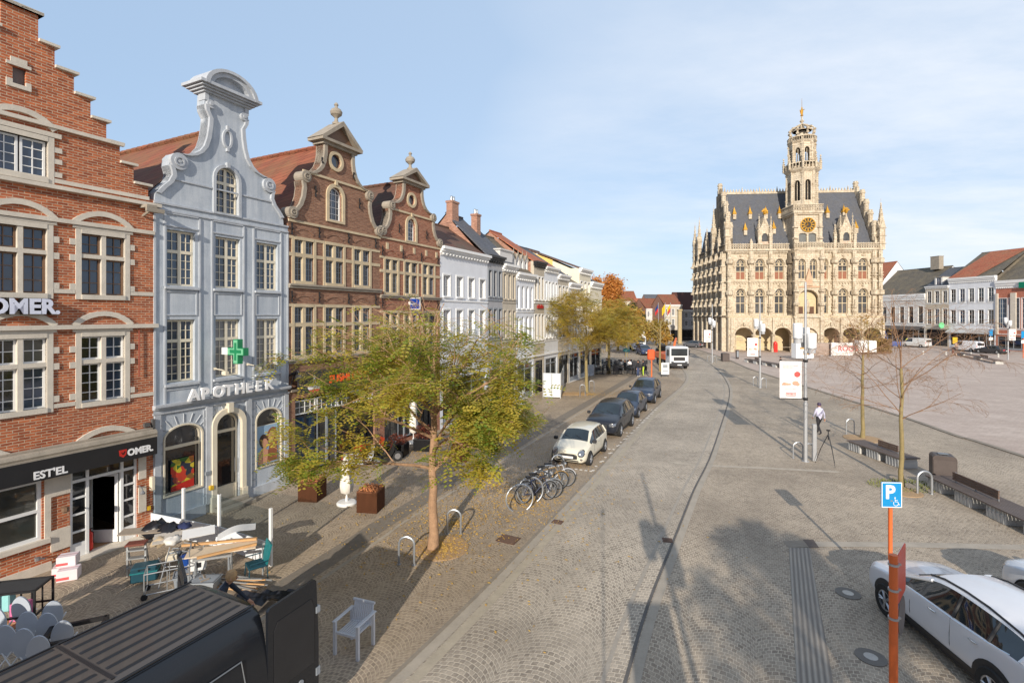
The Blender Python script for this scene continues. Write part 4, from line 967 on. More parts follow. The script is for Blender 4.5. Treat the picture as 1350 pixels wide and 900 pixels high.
Hw = terrace('white_house','white rendered terraced house with four tall window columns next to the russet brick gable',13.68,19.45,10.75,[(5.3,7.0),(7.82,9.07)],4,WHITE,TILE_B,12.9,3.2,corn=.42,cm=WPAINT,ww=.72,glass=GLW,bal=True,grid=(2,2),gm=OLDB)
G1 = terrace('grey_house','light grey narrow house with slate roof and tall brick party wall',19.45,21.7,10.85,[(5.2,7.1),(8.0,9.8)],3,GREYR,SLATE,14.0,3.4,corn=.4,ww=.42,frame=GYPAINT,grid=(1,2),cm=GYPAINT,sm=BLACKP,gm=OLDB,chim=((19.85,3.1,14.9,.85),))
G2 = terrace('beige_house','narrow beige house with slate roof between the grey and the white fronts',21.7,24.0,10.45,[(5.0,7.0),(7.9,9.7)],3,BEIGE,SLATE,13.5,3.3,corn=.45,ww=.42,grid=(1,2),cm=BEIGE,sm=WPAINT,gm=OLDB,chim=((22.0,2.4,14.3,.55),))
W2 = terrace('white_house','white house with arched upper windows and a row of gothic dormers',24.0,27.45,10.0,[(4.6,6.6),(7.2,9.0)],4,WHITE,SLATEG,13.3,3.8,corn=.5,ww=.5,arch=True,grid=(2,2),glass=GLW,gm=GREYR)
for i in range(4): dormer(W2,24.5+.82*i,10.1,.75,1.05,.5,WHITE2,WPAINT,True,GREYST)
b = MB(); b.box(21.9,24.0,.3,2.2,10.45,11.5); b.box(21.8,24.05,.2,2.3,11.5,11.6); G2.b('roof_storey', b, WHITE2)
H5 = terrace('terraced_house','cream terraced house with dark eaves and red lettering over the first floor',27.45,29.7,11.2,[(4.6,6.7),(8.0,9.9)],3,BEIGE,TILE_O,14.0,4.2,corn=.4,ww=.45,grid=(1,2),sm=BLACKP,gm=OLDB)
lettering('Bistro', .5, H5, 28.0, 7.1, -.08, M('red_letter', srgb(180,40,40), .5), ext=.02) if False else None
b = MB()
for i in range(5): b.box(28.0+.28*i,28.2+.28*i,-.1,-.04,7.25,7.5+.08*(i%2))
H5.b('red_sign_strokes', b, M('red_letter', srgb(180,40,40), .5))
H6 = terrace('terraced_house','pale white-blue terraced house with four window columns in the middle of the row',29.7,33.0,10.95,[(4.7,6.6),(8.0,9.6)],4,WHITE,TILE_O,13.4,4.2,corn=.4,ww=.42,grid=(1,2),gm=OLDB)
H7 = terrace('terraced_house','beige terraced house with a black iron balcony high on its front',33.0,36.0,10.5,[(4.6,6.5),(7.6,9.4)],3,BEIGE,SLATE,13.4,4.4,corn=.4,ww=.55,grid=(1,2),bal=True,gm=OLDB)
b = MB(); b.box(33.2,35.8,-.75,0,7.35,7.5)
for i in range(14): x=33.2+2.6*i/13; b.tube([(x,-.72,7.5),(x,-.72,8.35)],.02,4)
b.box(33.2,35.8,-.75,-.7,8.33,8.4); H7.b('balcony', b, BLACKP)
H8 = terrace('terraced_house','white terraced house touching the tall cream side wall',36.0,39.3,9.9,[(4.4,6.2),(7.2,8.8)],4,WHITE2,SLATEG,12.4,4.2,corn=.5,ww=.42,grid=(1,2),gm=OLDB)
# tall cream building with blank yellow-topped side wall
HY_ = terrace('tall_house','tall cream house with blank side wall whose upper gable is painted yellow',39.3,43.2,11.6,[(3.9,5.6),(6.3,7.9),(8.7,10.2)],3,CREAM,TILE_B,14.0,6.2,corn=.5,ww=.7,grid=(2,2),gm=CREAM,depth=12)
b = MB(); x=39.28; b.add([(x,3.0,9.2),(x,11.5,9.2),(x,11.5,11.4),(x,6.2,13.8),(x,3.0,12.55)],[(0,1,2,3,4)]); HY_.b('yellow_gable', b, YELLOW)
b = MB()
for y,z in ((1.6,10.6),(1.6,7.6)): b.box(39.27,39.31,y-.35,y+.35,z-.35,z+.35)
HY_.b('side_window', b, GLB)
H10 = terrace('tall_house','cream corner house with heavy projecting cornice beyond the yellow gable',43.2,47.5,10.4,[(4.0,5.6),(6.5,8.2)],3,CREAM,SLATE,12.4,4.2,corn=.6,ww=.7,grid=(2,2),gm=CREAM)
# ================================================================== TOWN HALL
class Loc:      # thing with its own frame: x along the front, y inwards
    def __init__(s, name, label, cat, org, rz, group=None):
        s.s0 = 0; s.root = thing(name, label, cat, (org[0],org[1],0), rz, group)
    b = House.b
TH = Loc('town_hall','cream limestone gothic town hall with a slender central belfry, clock and steep slate roof','town hall',(39.5,92.8),R(-4.3))
W, D = 27.0, 19.3
up = [2.5,5.9,9.35]; upR = [17.15,20.45,23.9]
TW0, TW1 = 11.3, 16.1
def pinnacle(b, x, y, z0, h, w, n=5, crock=True):
    """square shaft with gablets and a crocketed spire"""
    b.box(x-w/2,x+w/2,y-w/2,y+w/2,z0,z0+h*.5)
    for k in range(3): b.box(x-w*.66,x+w*.66,y-w*.66,y+w*.66,z0+h*(.12+.16*k),z0+h*(.12+.16*k)+.09)
    for dx,dy in ((1,0),(-1,0),(0,1),(0,-1)): b.add([(x+dx*w*.6-dy*w*.5,y+dy*w*.6-dx*w*.5,z0+h*.46),(x+dx*w*.6+dy*w*.5,y+dy*w*.6+dx*w*.5,z0+h*.46),(x+dx*w*.6,y+dy*w*.6,z0+h*.46+w*1.5),(x,y,z0+h*.46+w*.8)],[(0,1,2),(0,2,3),(1,3,2)])
    b.lathe([(w*.62,0),(w*.36,h*.22),(.02,h*.5)],4,(x,y,z0+h*.5),a0=PI/4)
    if crock:
        for k in range(n):
            zz = z0+h*.5+h*.46*(k+.6)/n; r = w*.62*(1-(k+.6)/n)+.1
            b.box(x-r,x+r,y-.05,y+.05,zz,zz+.12); b.box(x-.05,x+.05,y-r,y+r,zz,zz+.12)
    b.box(x-.13,x+.13,y-.05,y+.05,z0+h*.96,z0+h*.96+.13); b.tube([(x,y,z0+h),(x,y,z0+h*1.07)],.03,4)
def lancet(H, x0, x1, z0, z1, y=.25, rise=None, glass=None, tr=True, name='window', shut=False):
    w = x1-x0; rise = rise or w*.6; zs = z1-rise
    b = MB(); fw = .09
    b.prism(archloop(x0,x1,z0,zs,rise,8,True), y, y+.12, [archloop(x0+fw,x1-fw,z0+fw,zs,rise-fw,8,True)])
    xm = (x0+x1)/2; b.box(xm-.055,xm+.055,y+.005,y+.1,z0,zs+rise*.35)
    if tr: b.box(x0+fw*.5,x1-fw*.5,y+.006,y+.09,z0+(zs-z0)*.52,z0+(zs-z0)*.52+.13)
    for cx in (x0+w*.28,x1-w*.28): b.disc((cx,y+.05,zs-.02),w*.2,'y',12,.08,r2=w*.14)
    b.disc((xm,y+.05,zs+rise*.5),w*.15,'y',12,.08,r2=w*.09)
    o = H.b(name, b, STONE2)
    g = MB(); g.poly(archloop(x0,x1,z0,zs,rise,8,True), y=y+.09); H.b('pane', g, glass or GLT, o)
    if shut:
        g = MB(); g.box(x0+fw,xm-.06,y+.05,y+.08,z0+.1,z0+(zs-z0)*.5); g.box(xm+.06,x1-fw,y+.05,y+.08,z0+.1,z0+(zs-z0)*.5); H.b('shutter', g, M('red_brown_shutter', srgb(150,98,74), .7), o)
    return o
def storey_holes(xs, w, rows): return [archloop(x-w/2,x+w/2,z0,z1-w*.6,w*.6,8,True) for x in xs for z0,z1 in rows]
rows = [(6.95,11.45),(13.15,16.9)]
holes = storey_holes(up+upR[1:], 1.65, rows) + storey_holes([upR[0]], 1.35, rows)
b = MB(); b.wall([(0,6.4),(W,6.4),(W,18.5),(0,18.5)], holes, 0, .5, .35); TH.b('front_wall', b, THSTONE)
for i,x in enumerate(up+upR):
    w = 1.35 if i == 3 else 1.65
    lancet(TH,x-w/2,x+w/2,*rows[0],glass=GLT); lancet(TH,x-w/2,x+w/2,*rows[1],glass=GLT,shut=True)
    for z0,z1 in rows:
        b = MB(); q = w/2+.28
        b.prism(archloop(x-q,x+q,z1-1.3,z1-w*.6,w*.6+.4,8,True), -.14, .03, [archloop(x-w/2-.06,x+w/2+.06,z1-1.35,z1-w*.6,w*.6+.07,8,True)])
        b.box(x-.1,x+.1,-.3,0,z1+.35,z1+.8); b.box(x-.28,x+.28,-.24,0,z1+.55,z1+.68)
        for sg in (-1,1): b.box(x+sg*(q+.05)-.14,x+sg*(q+.05)+.14,-.24,0,z1-1.5,z1-1.2)
        TH.b('window_hood', b, THSTONE)
# buttress strips with niches and canopies
def buttress(x, y0=0, face='f', top=18.5):
    b = MB(); b.box(x-.32,x+.32,-.5,.05,6.6,top-.2); b.box(x-.42,x+.42,-.62,0,12.6,12.9)
    for zc in (11.2,16.9):
        b.lathe([(.5,-.9),(.62,-.75),(.6,-.2),(.66,-.1),(.3,.1),(.05,1.5)],6,(x,-.5,zc)); b.lathe([(.05,-1.0),(.45,-.5),(.5,-.35)],6,(x,-.5,zc-2.6))
        b.lathe([(.18,0),(.2,.5),(.15,.9),(.1,1.1),(.13,1.25),(0,1.35)],8,(x,-.62,zc-3.0))     # statue-like bracket figure stump
        for k in range(3): b.box(x-.44,x+.44,-.6,0,zc-3.6+.5*k,zc-3.5+.5*k)
    b.box(x-.2,x+.2,-.66,-.4,7.0,7.7); b.lathe([(.05,-.5),(.5,.1),(.42,.3)],6,(x,-.4,7.3))
    return b
for x in (.35,4.2,7.62,11.0,16.5,18.8,22.2,25.6,26.65): TH.b('buttress', buttress(x), THSTONE if x != 11.0 else THDARK)
# horizontal courses and friezes
b = MB()
for z,p,h in ((6.42,.75,.22),(6.2,.55,.22),(12.75,.3,.16),(12.55,.16,.2),(18.2,.35,.18),(18.38,.6,.22)): b.box(-.1,W+.1,-p,.1,z,z+h)
k = 108
for i in range(k):
    x = W*(i+.5)/k; b.box(x-.07,x+.07,-.34,0,17.95,18.2); 
    if i%2: b.box(x-.09,x+.09,-.22,0,12.35,12.55)
for i in range(54):
    x = W*(i+.5)/54; b.lathe([(.02,-.5),(.2,-.1),(.2,0)],4,(x,-.5,6.1),a0=PI/4)
TH.b('string_course', b, THSTONE)
# arcade: flattened pointed arches stepping forward
AR = [(1.25+3.42*i) for i in range(3)]
arcs = [(1.1,4.35),(4.55,7.75),(7.95,11.05),(16.35,19.35),(19.75,22.9),(23.35,26.4)]
hol = [archloop(a,c,.02,3.0,1.4,9,True) for a,c in arcs]
b = MB(); b.wall([(0,0),(W,0),(W,6.3),(0,6.3)], hol, -.9, .9, .9); TH.b('arcade_wall', b, THSTONE)
for a,c in arcs:
    b = MB(); b.prism(archloop(a-.3,c+.3,.9,3.0,1.85,9,True), -1.05, -.9, [archloop(a,c,.85,3.0,1.42,9,True)]); x=(a+c)/2
    b.box(x-.16,x+.16,-1.3,-.9,4.7,5.3)
    for k in range(5):
        for sg in (-1,1): b.box(x+sg*(.35+.3*k)-.07,x+sg*(.35+.3*k)+.07,-1.16,-.9,4.85-.1*k*k*.6,5.02-.1*k*k*.6)
    TH.b('arcade_arch', b, THSTONE)
b = MB()
for x in (.55,4.45,7.85,11.2,16.2,19.55,23.1,26.7): b.lathe([(.42,0),(.42,.5),(.26,.7),(.26,2.8),(.4,3.0),(.44,3.15)],8,(x,-1.0,0)); b.box(x-.18,x+.18,-1.25,-.9,3.2,6.2)
TH.b('arcade_column', b, THSTONE)
b = MB(); b.quad((.2,3.2,0),(W-.2,3.2,0),(W-.2,3.2,6),(.2,3.2,6)); b.quad((.2,0,6.0),(W-.2,0,6.0),(W-.2,3.2,6.0),(.2,3.2,6.0)); b.box(.0,W,-.9,0,6.3,6.4)
for x in (4.45,7.85,11.2,16.2,19.55,23.1): b.box(x-.25,x+.25,0,3.2,4.4,6.0)
TH.b('arcade_back_wall', b, M('pale_limestone_wall', srgb(212,192,152), .85, var=.3, sc=2))
for x,w,h in ((5.4,1.2,2.6),(13.4,1.4,3.0),(21.4,1.6,2.7),(24.8,1.2,2.5),(17.7,1.2,2.5)):
    b = MB(); b.box(x-w/2,x+w/2,3.1,3.2,0,h); TH.b('door', b, M('dark_oak_door', srgb(96,66,46), .6))
for a in (arcs[0],arcs[1],arcs[2]):
    b = MB(); x=(a[0]+a[1])/2
    for z in (.1,1.9,2.3): b.box(a[0]+.3,a[1]-.3,3.05,3.2,z,z+.12)
    b.box(x-.07,x+.07,3.04,3.2,.1,3.4); TH.b('wall_tracery', b, THSTONE)
# side wall (left), shaded, with deep buttresses
SideM = lambda mb: mb.xf(Matrix(((0,-1,0,0),(1,0,0,0),(0,0,1,0),(0,0,0,1))) @ Matrix.Diagonal((-1,1,1,1)) ) 
ys = [2.2+3.05*i for i in range(6)]
def sidepoly(y): return None
b = MB(); shol = storey_holes(ys,1.35,rows)+[archloop(y-1.05,y+1.05,.02,3.0,1.3,8,True) for y in ys]
b.wall([(0,0),(D,0),(D,18.5),(0,18.5)], shol, 0, .5, .4)
def flip(mb): mb.v = [(q[1], q[0], q[2]) for q in mb.v]; return mb     # y becomes x: plane x=0 looking to -x
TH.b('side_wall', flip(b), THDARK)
for y in ys:
    for z0,z1 in rows:
        b = MB(); b.prism(archloop(y-.68,y+.68,z0,z1-.85,.82,8,True),.28,.4,[archloop(y-.56,y+.56,z0+.1,z1-.85,.72,8,True)]); b.box(y-.05,y+.05,.28,.4,z0,z1-.5); b.box(y-.6,y+.6,.28,.4,z0+2,z0+2.12); o = TH.b('window', flip(b), THDARK)
        b = MB(); b.poly(archloop(y-.68,y+.68,z0,z1-.85,.82,8,True),y=.37); TH.b('pane', flip(b), GLD, o)
for i in range(7):
    y = .68+3.05*i; b = MB(); b.box(y-.3,y+.3,-.75,.05,0,18.4)
    for z in (6.4,12.6,9.5,15.6): b.box(y-.42,y+.42,-.95,0,z,z+.25)
    for z in (8.6,11.4,14.6,17.2): b.lathe([(.45,-.3),(.5,0),(.2,.2),(.03,1.1)],6,(y,-.85,z))
    TH.b('buttress', flip(b), THSTONE)
b = MB()
for z,p,h in ((6.3,.8,.3),(12.6,.4,.2),(18.2,.6,.4)): b.box(0,D,-p,.1,z,z+h)
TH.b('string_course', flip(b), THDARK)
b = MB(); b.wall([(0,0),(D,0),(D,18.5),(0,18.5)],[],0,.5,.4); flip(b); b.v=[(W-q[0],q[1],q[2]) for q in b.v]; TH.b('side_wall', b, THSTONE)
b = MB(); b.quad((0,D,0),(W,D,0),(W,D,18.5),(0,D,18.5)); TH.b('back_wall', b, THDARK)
# openwork balustrade
def balustrade(x0,x1,y,z0,z1,step=.42,axis='x',mat=None,nm='balustrade'):
    b = MB(); b.box(x0,x1,y-.12,y+.12,z0,z0+.12); b.box(x0,x1,y-.15,y+.15,z1-.14,z1); n = max(1,int((x1-x0)/step)); st=(x1-x0)/n
    for i in range(n):
        x = x0+st*(i+.5); h = (z1-z0-.26)
        b.disc((x,y,z0+.12+h*.28),min(st*.5,h*.28),'y',8,.14,r2=min(st*.5,h*.28)*.62); b.disc((x,y,z0+.12+h*.76),min(st*.42,h*.24),'y',8,.14,r2=min(st*.42,h*.24)*.6)
        b.box(x0+st*i-.035,x0+st*i+.035,y-.08,y+.08,z0+.1,z1-.1)
        b.lathe([(.07,0),(.0,.2)],4,(x0+st*i,y,z1))
    if axis=='y': flip(b)
    return TH.b(nm, b, mat or THSTONE)
balustrade(.2,TW0-.4,-.35,18.6,19.65); balustrade(TW1+.4,W-.2,-.35,18.6,19.65); balustrade(.2,D-.2,-.35,18.6,19.65,.6,'y',THDARK)
for x in (.3,4.2,7.62,18.8,22.2,26.7): b = MB(); b.box(x-.24,x+.24,-.6,-.1,18.6,20.1); b.lathe([(.25,0),(.02,.6)],4,(x,-.35,20.1),a0=PI/4); TH.b('balustrade_pier', b, THSTONE)
# main roof
RZ, RY = 30.4, 6.4
b = MB(); b.add([(1.3,.5,18.6),(W-.7,.5,18.6),(W-.9,RY,RZ),(1.7,RY,RZ),(1.3,RY*2-.5,18.6),(W-.7,RY*2-.5,18.6)],[(0,1,2,3),(3,2,5,4),(0,3,4),(1,5,2)]); rf = TH.b('roof', b, SLATE)
b = MB(); b.box(1.6,W-.9,RY-.15,RY+.15,RZ-.1,RZ+.35)
i = 0; x = 1.8
while x < W-1.0: b.lathe([(.13,0),(.17,.15),(.03,.55 if i%6 else .95)],4,(x,RY,RZ+.35),a0=PI/4); x += .55; i += 1
TH.b('ridge_cresting', b, THSTONE, rf)
# rear wing roof
b = MB(); b.add([(.6,12.6,18.6),(.6,D-.4,18.6),(6,D-.4,18.6),(W-1,12.6,18.6),(W-1,D-.4,18.6),(.9,(12.6+D-.4)/2,24.5),(W-1.5,(12.6+D-.4)/2,24.5)],[(0,3,6,5),(1,5,6,4),(0,5,1),(3,4,6)]); TH.b('rear_roof', b, SLATE)
# stepped end gables with turrets
for gx in (.9, W-.7):
    b = MB(); st = [(0.2,18.6),(.2,20.8),(1.3,20.8),(1.3,23.2),(2.5,23.2),(2.5,25.6),(3.7,25.6),(3.7,28.0),(4.9,28.0),(4.9,30.2),(5.6,30.2),(5.6,31.2)]
    o_ = st+[(2*RY-y,z) for y,z in st[::-1]]
    b.prism(o_, gx-.25, gx+.25); flip(b); 
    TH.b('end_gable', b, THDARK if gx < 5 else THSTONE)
    for (y,z,h) in ((.75,20.8,3.6),(1.9,23.2,3.4),(3.1,25.6,3.2),(4.3,28.0,2.9),(RY,31.0,2.0)):
        b = MB(); b.lathe([(.42,0),(.42,h*.72),(.55,h*.76),(.5,h*.86),(.42,h*.9),(.4,h)],8,(gx,y,z-.6)); b.lathe([(.5,0),(.5,.12)],8,(gx,y,z+.4)); TH.b('gable_turret', b, THSTONE)
# corner pinnacles and side pinnacles
for (x,y,z0,h,w) in ((W-.1,-.1,18.4,8.6,.95),(.1,.1,18.4,9.3,.85),(-.3,6.5,18.4,9.2,.8),(-.3,16.0,18.4,8.8,.8),(-.2,11.0,18.4,6.0,.6),(-.3,D,18.4,8.2,.8),(W,D-.3,18.4,8,.8),(-.3,3.2,18.4,4.6,.55)):
    b = MB(); pinnacle(b,x,y,z0,h,w); TH.b('pinnacle', b, THSTONE)
for x in (7.62,18.9,22.3): 
    b = MB(); pinnacle(b,x,-.3,19.4,3.6,.42,4); TH.b('pinnacle', b, THSTONE)
# small roof dormers with gilded caps
def capdormer(x, z):
    y = .5+(z-18.6)*(RY-.5)/(RZ-18.6); b = MB(); b.box(x-.28,x+.28,y-.35,y+1.0,z,z+.9); o = TH.b('roof_dormer', b, THSTONE, rf)
    b = MB(); b.lathe([(.42,0),(.5,.1),(.24,.7),(.0,1.5)],4,(x,y-.05,z+.9),a0=PI/4); b.lathe([(0,0),(.08,.08),(0,.2)],6,(x,y-.05,z+2.35)); TH.b('gilded_cap', b, GILT, rf)
for x,z in ((2.6,24.9),(5.5,24.9),(8.4,24.9),(4.0,21.6),(9.2,21.8),(11.1-.2,24.9),(19.6,24.9),(22.6,25.0),(23.8,21.7),(17.0,21.8)): capdormer(x,z)
# tall stone dormers
for x in (7.0-.15,21.1):
    b = MB(); z0=18.6; b.wall([(x-.95,z0),(x+.95,z0),(x+.95,z0+3.6),(x,z0+6.3),(x-.95,z0+3.6)],[archloop(x-.55,x+.55,z0+1.5,z0+2.3,.75,8,True)],.1,2.2,.25); o = TH.b('stone_dormer', b, THSTONE)
    b = MB(); b.box(x-.5,x+.5,.2,.3,z0+1.5,z0+3.0); TH.b('pane', b, GLT, o)
    b = MB(); b.box(x-.8,x+.8,.04,.12,z0+.9,z0+1.35); TH.b('painted_panel', b, M('red_white_panel', srgb(214,120,96), .7, c2=srgb(230,205,185), sc=6), o)
    for sg in (-1,1): b = MB(); pinnacle(b,x+sg*1.05,.1,z0,6.2,.4,5); TH.b('pinnacle', b, THSTONE, o)
    for k in range(4): b = MB(); b.lathe([(.28,0),(.3,.8),(.12,1.0),(.12,1.6)],6,(x,.2,z0+4.9+.1*k)) if k==0 else None; (TH.b('dormer_finial', b, THSTONE, o) if k==0 else None)
    b = MB(); b.lathe([(.1,0),(.28,.3),(.4,.7),(.1,.9),(.0,1.4)],6,(x,.2,z0+6.4)); b.box(x-.55,x+.55,.15,.25,z0+7.0,z0+7.25); b.box(x-.35,x+.35,.15,.25,z0+7.3,z0+7.5); TH.b('gilded_finial', b, GILT, o)
# ---- belfry
xm = (TW0+TW1)/2
b = MB(); y0=-1.5
hol = [archloop(xm-2.05+.35+k*1.95,xm-2.05+1.6+k*1.95,13.15,15.9,.85,8,True) for k in (0,1)]+[archloop(xm-1.75,xm+1.75,6.9,9.6,1.6,8,True)]
b.wall([(TW0,6.4),(TW1,6.4),(TW1,18.5),(TW0,18.5)],hol,y0,1.7,.5); 
hol2 = [archloop(xm-1.7,xm+1.7,.02,2.9,1.5,8,True)]
b.wall([(TW0,0),(TW1,0),(TW1,6.4),(TW0,6.4)],hol2,y0,1.7,.8)
TH.b('tower_base', b, THSTONE)
for k in (0,1): lancet(TH,xm-2.05+.35+k*1.95,xm-2.05+1.6+k*1.95,13.15,16.75,y=y0+.35,glass=GLT,rise=.85)
b = MB(); b.quad((xm-1.8,y0+1.0,6.9),(xm+1.8,y0+1.0,6.9),(xm+1.8,y0+1.0,11.5),(xm-1.8,y0+1.0,11.5)); TH.b('niche_back', b, M('pale_limestone_wall'))
b = MB(); b.box(xm-1.4,xm-.5,y0+.9,y0+1.0,6.9,8.2); b.box(xm+.5,xm+1.4,y0+.9,y0+1.0,6.9,8.2); TH.b('niche_doors', b, M('dark_oak_door'))
b = MB(); b.lathe([(.3,0),(.35,.8),(.3,1.6),(.2,1.9),(.22,2.1),(0,2.35)],8,(xm,y0+.3,7.2)); TH.b('niche_statue', b, THSTONE)
b = MB(); b.prism([(xm-.6,11.9),(xm+.6,11.9),(xm+.5,13.2),(xm,15.0),(xm-.5,13.2)],y0-.35,y0); b.box(xm-2.3,xm+2.3,y0-.15,y0,11.6,11.85); TH.b('central_canopy', b, M('carved_pink_stone', srgb(205,170,140), .85, var=.35, sc=3))
b = MB()
for z,p,h in ((6.2,.3,.4),(12.6,.15,.25),(17.9,.2,.3),(18.2,.4,.4)): b.box(TW0-.2,TW1+.2,y0-p,0,z,z+h)
for x in (TW0+.2,TW1-.2): b.box(x-.3,x+.3,y0-.4,y0,0,18.3)
for z in (8.8,11.2,14.6,17): 
    for x in (TW0+.2,TW1-.2): b.lathe([(.5,-.4),(.55,0),(.2,.2),(.03,1.2)],6,(x,y0-.4,z))
TH.b('tower_moulding', b, THSTONE)
balustrade(TW0-.1,TW1+.1,y0-.2,18.6,19.65)
b = MB(); T0,T1 = TW0+.25,TW1-.25
b.wall([(T0,18.6),(T1,18.6),(T1,25.0),(T0,25.0)],[archloop(xm-1.5,xm-.15,18.9,21.1,.3,6),archloop(xm+.15,xm+1.5,18.9,21.1,.3,6)],y0+.3,4.2,.4)
TH.b('clock_stage', b, THSTONE)
for a in (-1.5,.15): b = MB(); b.quad((xm+a,y0+.6,18.9),(xm+a+1.35,y0+.6,18.9),(xm+a+1.35,y0+.6,21.4),(xm+a,y0+.6,21.4)); TH.b('louvre_window', b, M('grey_louvre', srgb(110,112,110), .6))
b = MB(); b.disc((xm,y0+.22,22.85),1.25,'y',36,.12); ck = TH.b('clock', b, M('clock_dark_face', srgb(54,44,34), .5))
b = MB(); b.disc((xm,y0+.12,22.85),1.3,'y',36,.1,r2=1.16); b.disc((xm,y0+.13,22.85),.62,'y',24,.06,r2=.54)
for k in range(12):
    a = k*PI/6; c_,s_ = math.sin(a), math.cos(a)
    b.obox((xm+c_*.88,y0+.13,22.85+s_*.88),.16,.05,.46,0,0,a)
TH.b('clock_numerals', b, GILT, ck)
b = MB(); b.tube([(xm,y0+.08,22.85),(xm-.42,y0+.08,23.75)],[.08,.03],4); b.tube([(xm,y0+.08,22.85),(xm-.45,y0+.08,22.6)],[.09,.04],4); TH.b('clock_hands', b, GILT, ck)
b = MB()
for x in (T0,T1):
    for y in (y0+.3,y0+4.4):
        b.box(x-.28,x+.28,y-.28,y+.28,18.6,24.9)
        for z in (20.5,22.5): b.lathe([(.5,-.2),(.52,0),(.2,.2),(.03,.9)],6,(x,y-.1,z))
b.box(T0-.3,T1+.3,y0,y0+4.7,24.7,24.95); b.box(T0-.45,T1+.45,y0-.15,y0+4.85,24.95,25.3)
TH.b('clock_stage_piers', b, THSTONE)
balustrade(T0-.4,T1+.4,y0-.05,25.3,26.5)
b = MB(); balustrade(y0,y0+4.7,T0-.4,25.3,26.5,.42,'y')
ty = y0+2.35
def octstage(z0,z1,r,wz0,wz1,name,dark=THSTONE,through=False):
    """octagonal stage: eight wall panels, each with a lancet"""
    b = MB(); a_ = r*math.tan(PI/8)
    for k in range(8):
        p = MB(); p.wall([(-a_,z0),(a_,z0),(a_,z1),(-a_,z1)],[archloop(-a_*.52,a_*.52,wz0,wz1-a_*.7,a_*.7,6,True)],0,.35,.35)
        p.box(-a_*.02-.04,-a_*.02+.04,.1,.2,wz0,wz1-.3)
        p.xf(Matrix.Translation((xm,ty,0)) @ Matrix.Rotation(PI/4*k,4,'Z') @ Matrix.Translation((0,-r,0))); b.add(p.v,p.f)
        q = MB(); q.box(a_-.16,a_+.16,-.14,.2,z0,z1+.1)
        for z in (z0+(z1-z0)*.3,z0+(z1-z0)*.62,z0+(z1-z0)*.9): q.box(a_-.22,a_+.22,-.22,.2,z,z+.18)
        q.lathe([(.2,0),(.02,1.0)],4,(a_,-.05,z1+.1),a0=PI/4)
        q.xf(Matrix.Translation((xm,ty,0)) @ Matrix.Rotation(PI/4*k,4,'Z') @ Matrix.Translation((0,-r,0))); b.add(q.v,q.f)
    TH.b(name, b, THSTONE)
octstage(25.3,33.0,2.25,27.3,31.0,'octagon_stage')
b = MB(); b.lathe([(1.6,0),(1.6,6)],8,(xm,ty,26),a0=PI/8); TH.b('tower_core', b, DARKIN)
b = MB(); b.lathe([(2.4,0),(2.75,.3),(2.95,.6),(2.95,.75)],8,(xm,ty,32.4),a0=PI/8)
for k in range(32):
    a = 2*PI*k/32; b.tube([(xm+2.78*math.cos(a),ty+2.78*math.sin(a),33.1),(xm+2.78*math.cos(a),ty+2.78*math.sin(a),34.1)],.08,4)
b.lathe([(2.68,0),(2.9,0),(2.9,.16),(2.68,.16),(2.68,0)],8,(xm,ty,34.05),a0=PI/8)
for k in range(8):
    a = PI/8+PI/4*k; pinnacle(b,xm+2.95*math.cos(a),ty+2.95*math.sin(a),33.0,2.6,.3,3)
TH.b('tower_gallery', b, THSTONE)
octstage(33.1,38.0,1.95,33.8,37.0,'lantern_stage')
b = MB(); b.lathe([(2.0,0),(2.35,.25),(2.45,.5)],8,(xm,ty,37.8),a0=PI/8)
for k in range(40):
    a = 2*PI*k/40; b.tube([(xm+2.3*math.cos(a),ty+2.3*math.sin(a),38.2),(xm+2.3*math.cos(a),ty+2.3*math.sin(a),38.9)],.07,4)
b.lathe([(2.2,0),(2.42,0),(2.42,.14),(2.2,.14),(2.2,0)],16,(xm,ty,38.85))
TH.b('lantern_gallery', b, THSTONE)
b = MB()      # openwork stone crown
for k in range(8):
    a = PI/4*k; P_ = []
    for t in range(9):
        u = t/8; r = 1.55+.75*math.sin(u*PI*.62) if u < .6 else None
        r = 1.65+.5*math.sin(min(1,u*1.15)*PI*.85)-1.55*(max(0,u-.55)/.45)**1.4; P_.append((xm+max(.15,r)*math.cos(a),ty+max(.15,r)*math.sin(a),38.9+2.7*u))
    b.tube(P_,.13,5)
    for t in (2,4,6): b.obox(P_[t],.4,.4,.28,a)
    Q = (xm+2.0*math.cos(a),ty+2.0*math.sin(a)); b.lathe([(.12,0),(.2,.25),(.05,.45)],5,(Q[0],Q[1],39.7))
b.lathe([(1.9,0),(2.1,.0),(2.1,.2),(1.9,.2),(1.9,0)],16,(xm,ty,39.0)); b.lathe([(1.5,0),(1.6,.0),(1.6,.12),(1.5,.12),(1.5,0)],16,(xm,ty,40.3))
b.lathe([(.7,0),(.6,1.0),(.3,1.4),(.35,2.0),(.15,2.6),(.4,2.9),(.15,3.2),(.1,4.2)],8,(xm,ty,39.3))
TH.b('stone_crown', b, THSTONE)
b = MB(); b.lathe([(0,0),(.28,.25),(.0,.55)],10,(xm,ty,43.0)); b.tube([(xm,ty,43.4),(xm,ty,44.2),(xm,ty,44.5)],[.16,.24,.12],6); b.tube([(xm,ty,44.5),(xm,ty,44.75)],[.12,.12],6); b.tube([(xm+.05,ty,44.2),(xm+.45,ty,44.4)],.07,4); b.tube([(xm,ty,44.7),(xm,ty,46.4)],[.05,.02],4); b.tube([(xm-.2,ty,43.6),(xm-.35,ty,44.3)],.06,4); TH.b('gilded_figure', b, GILT)
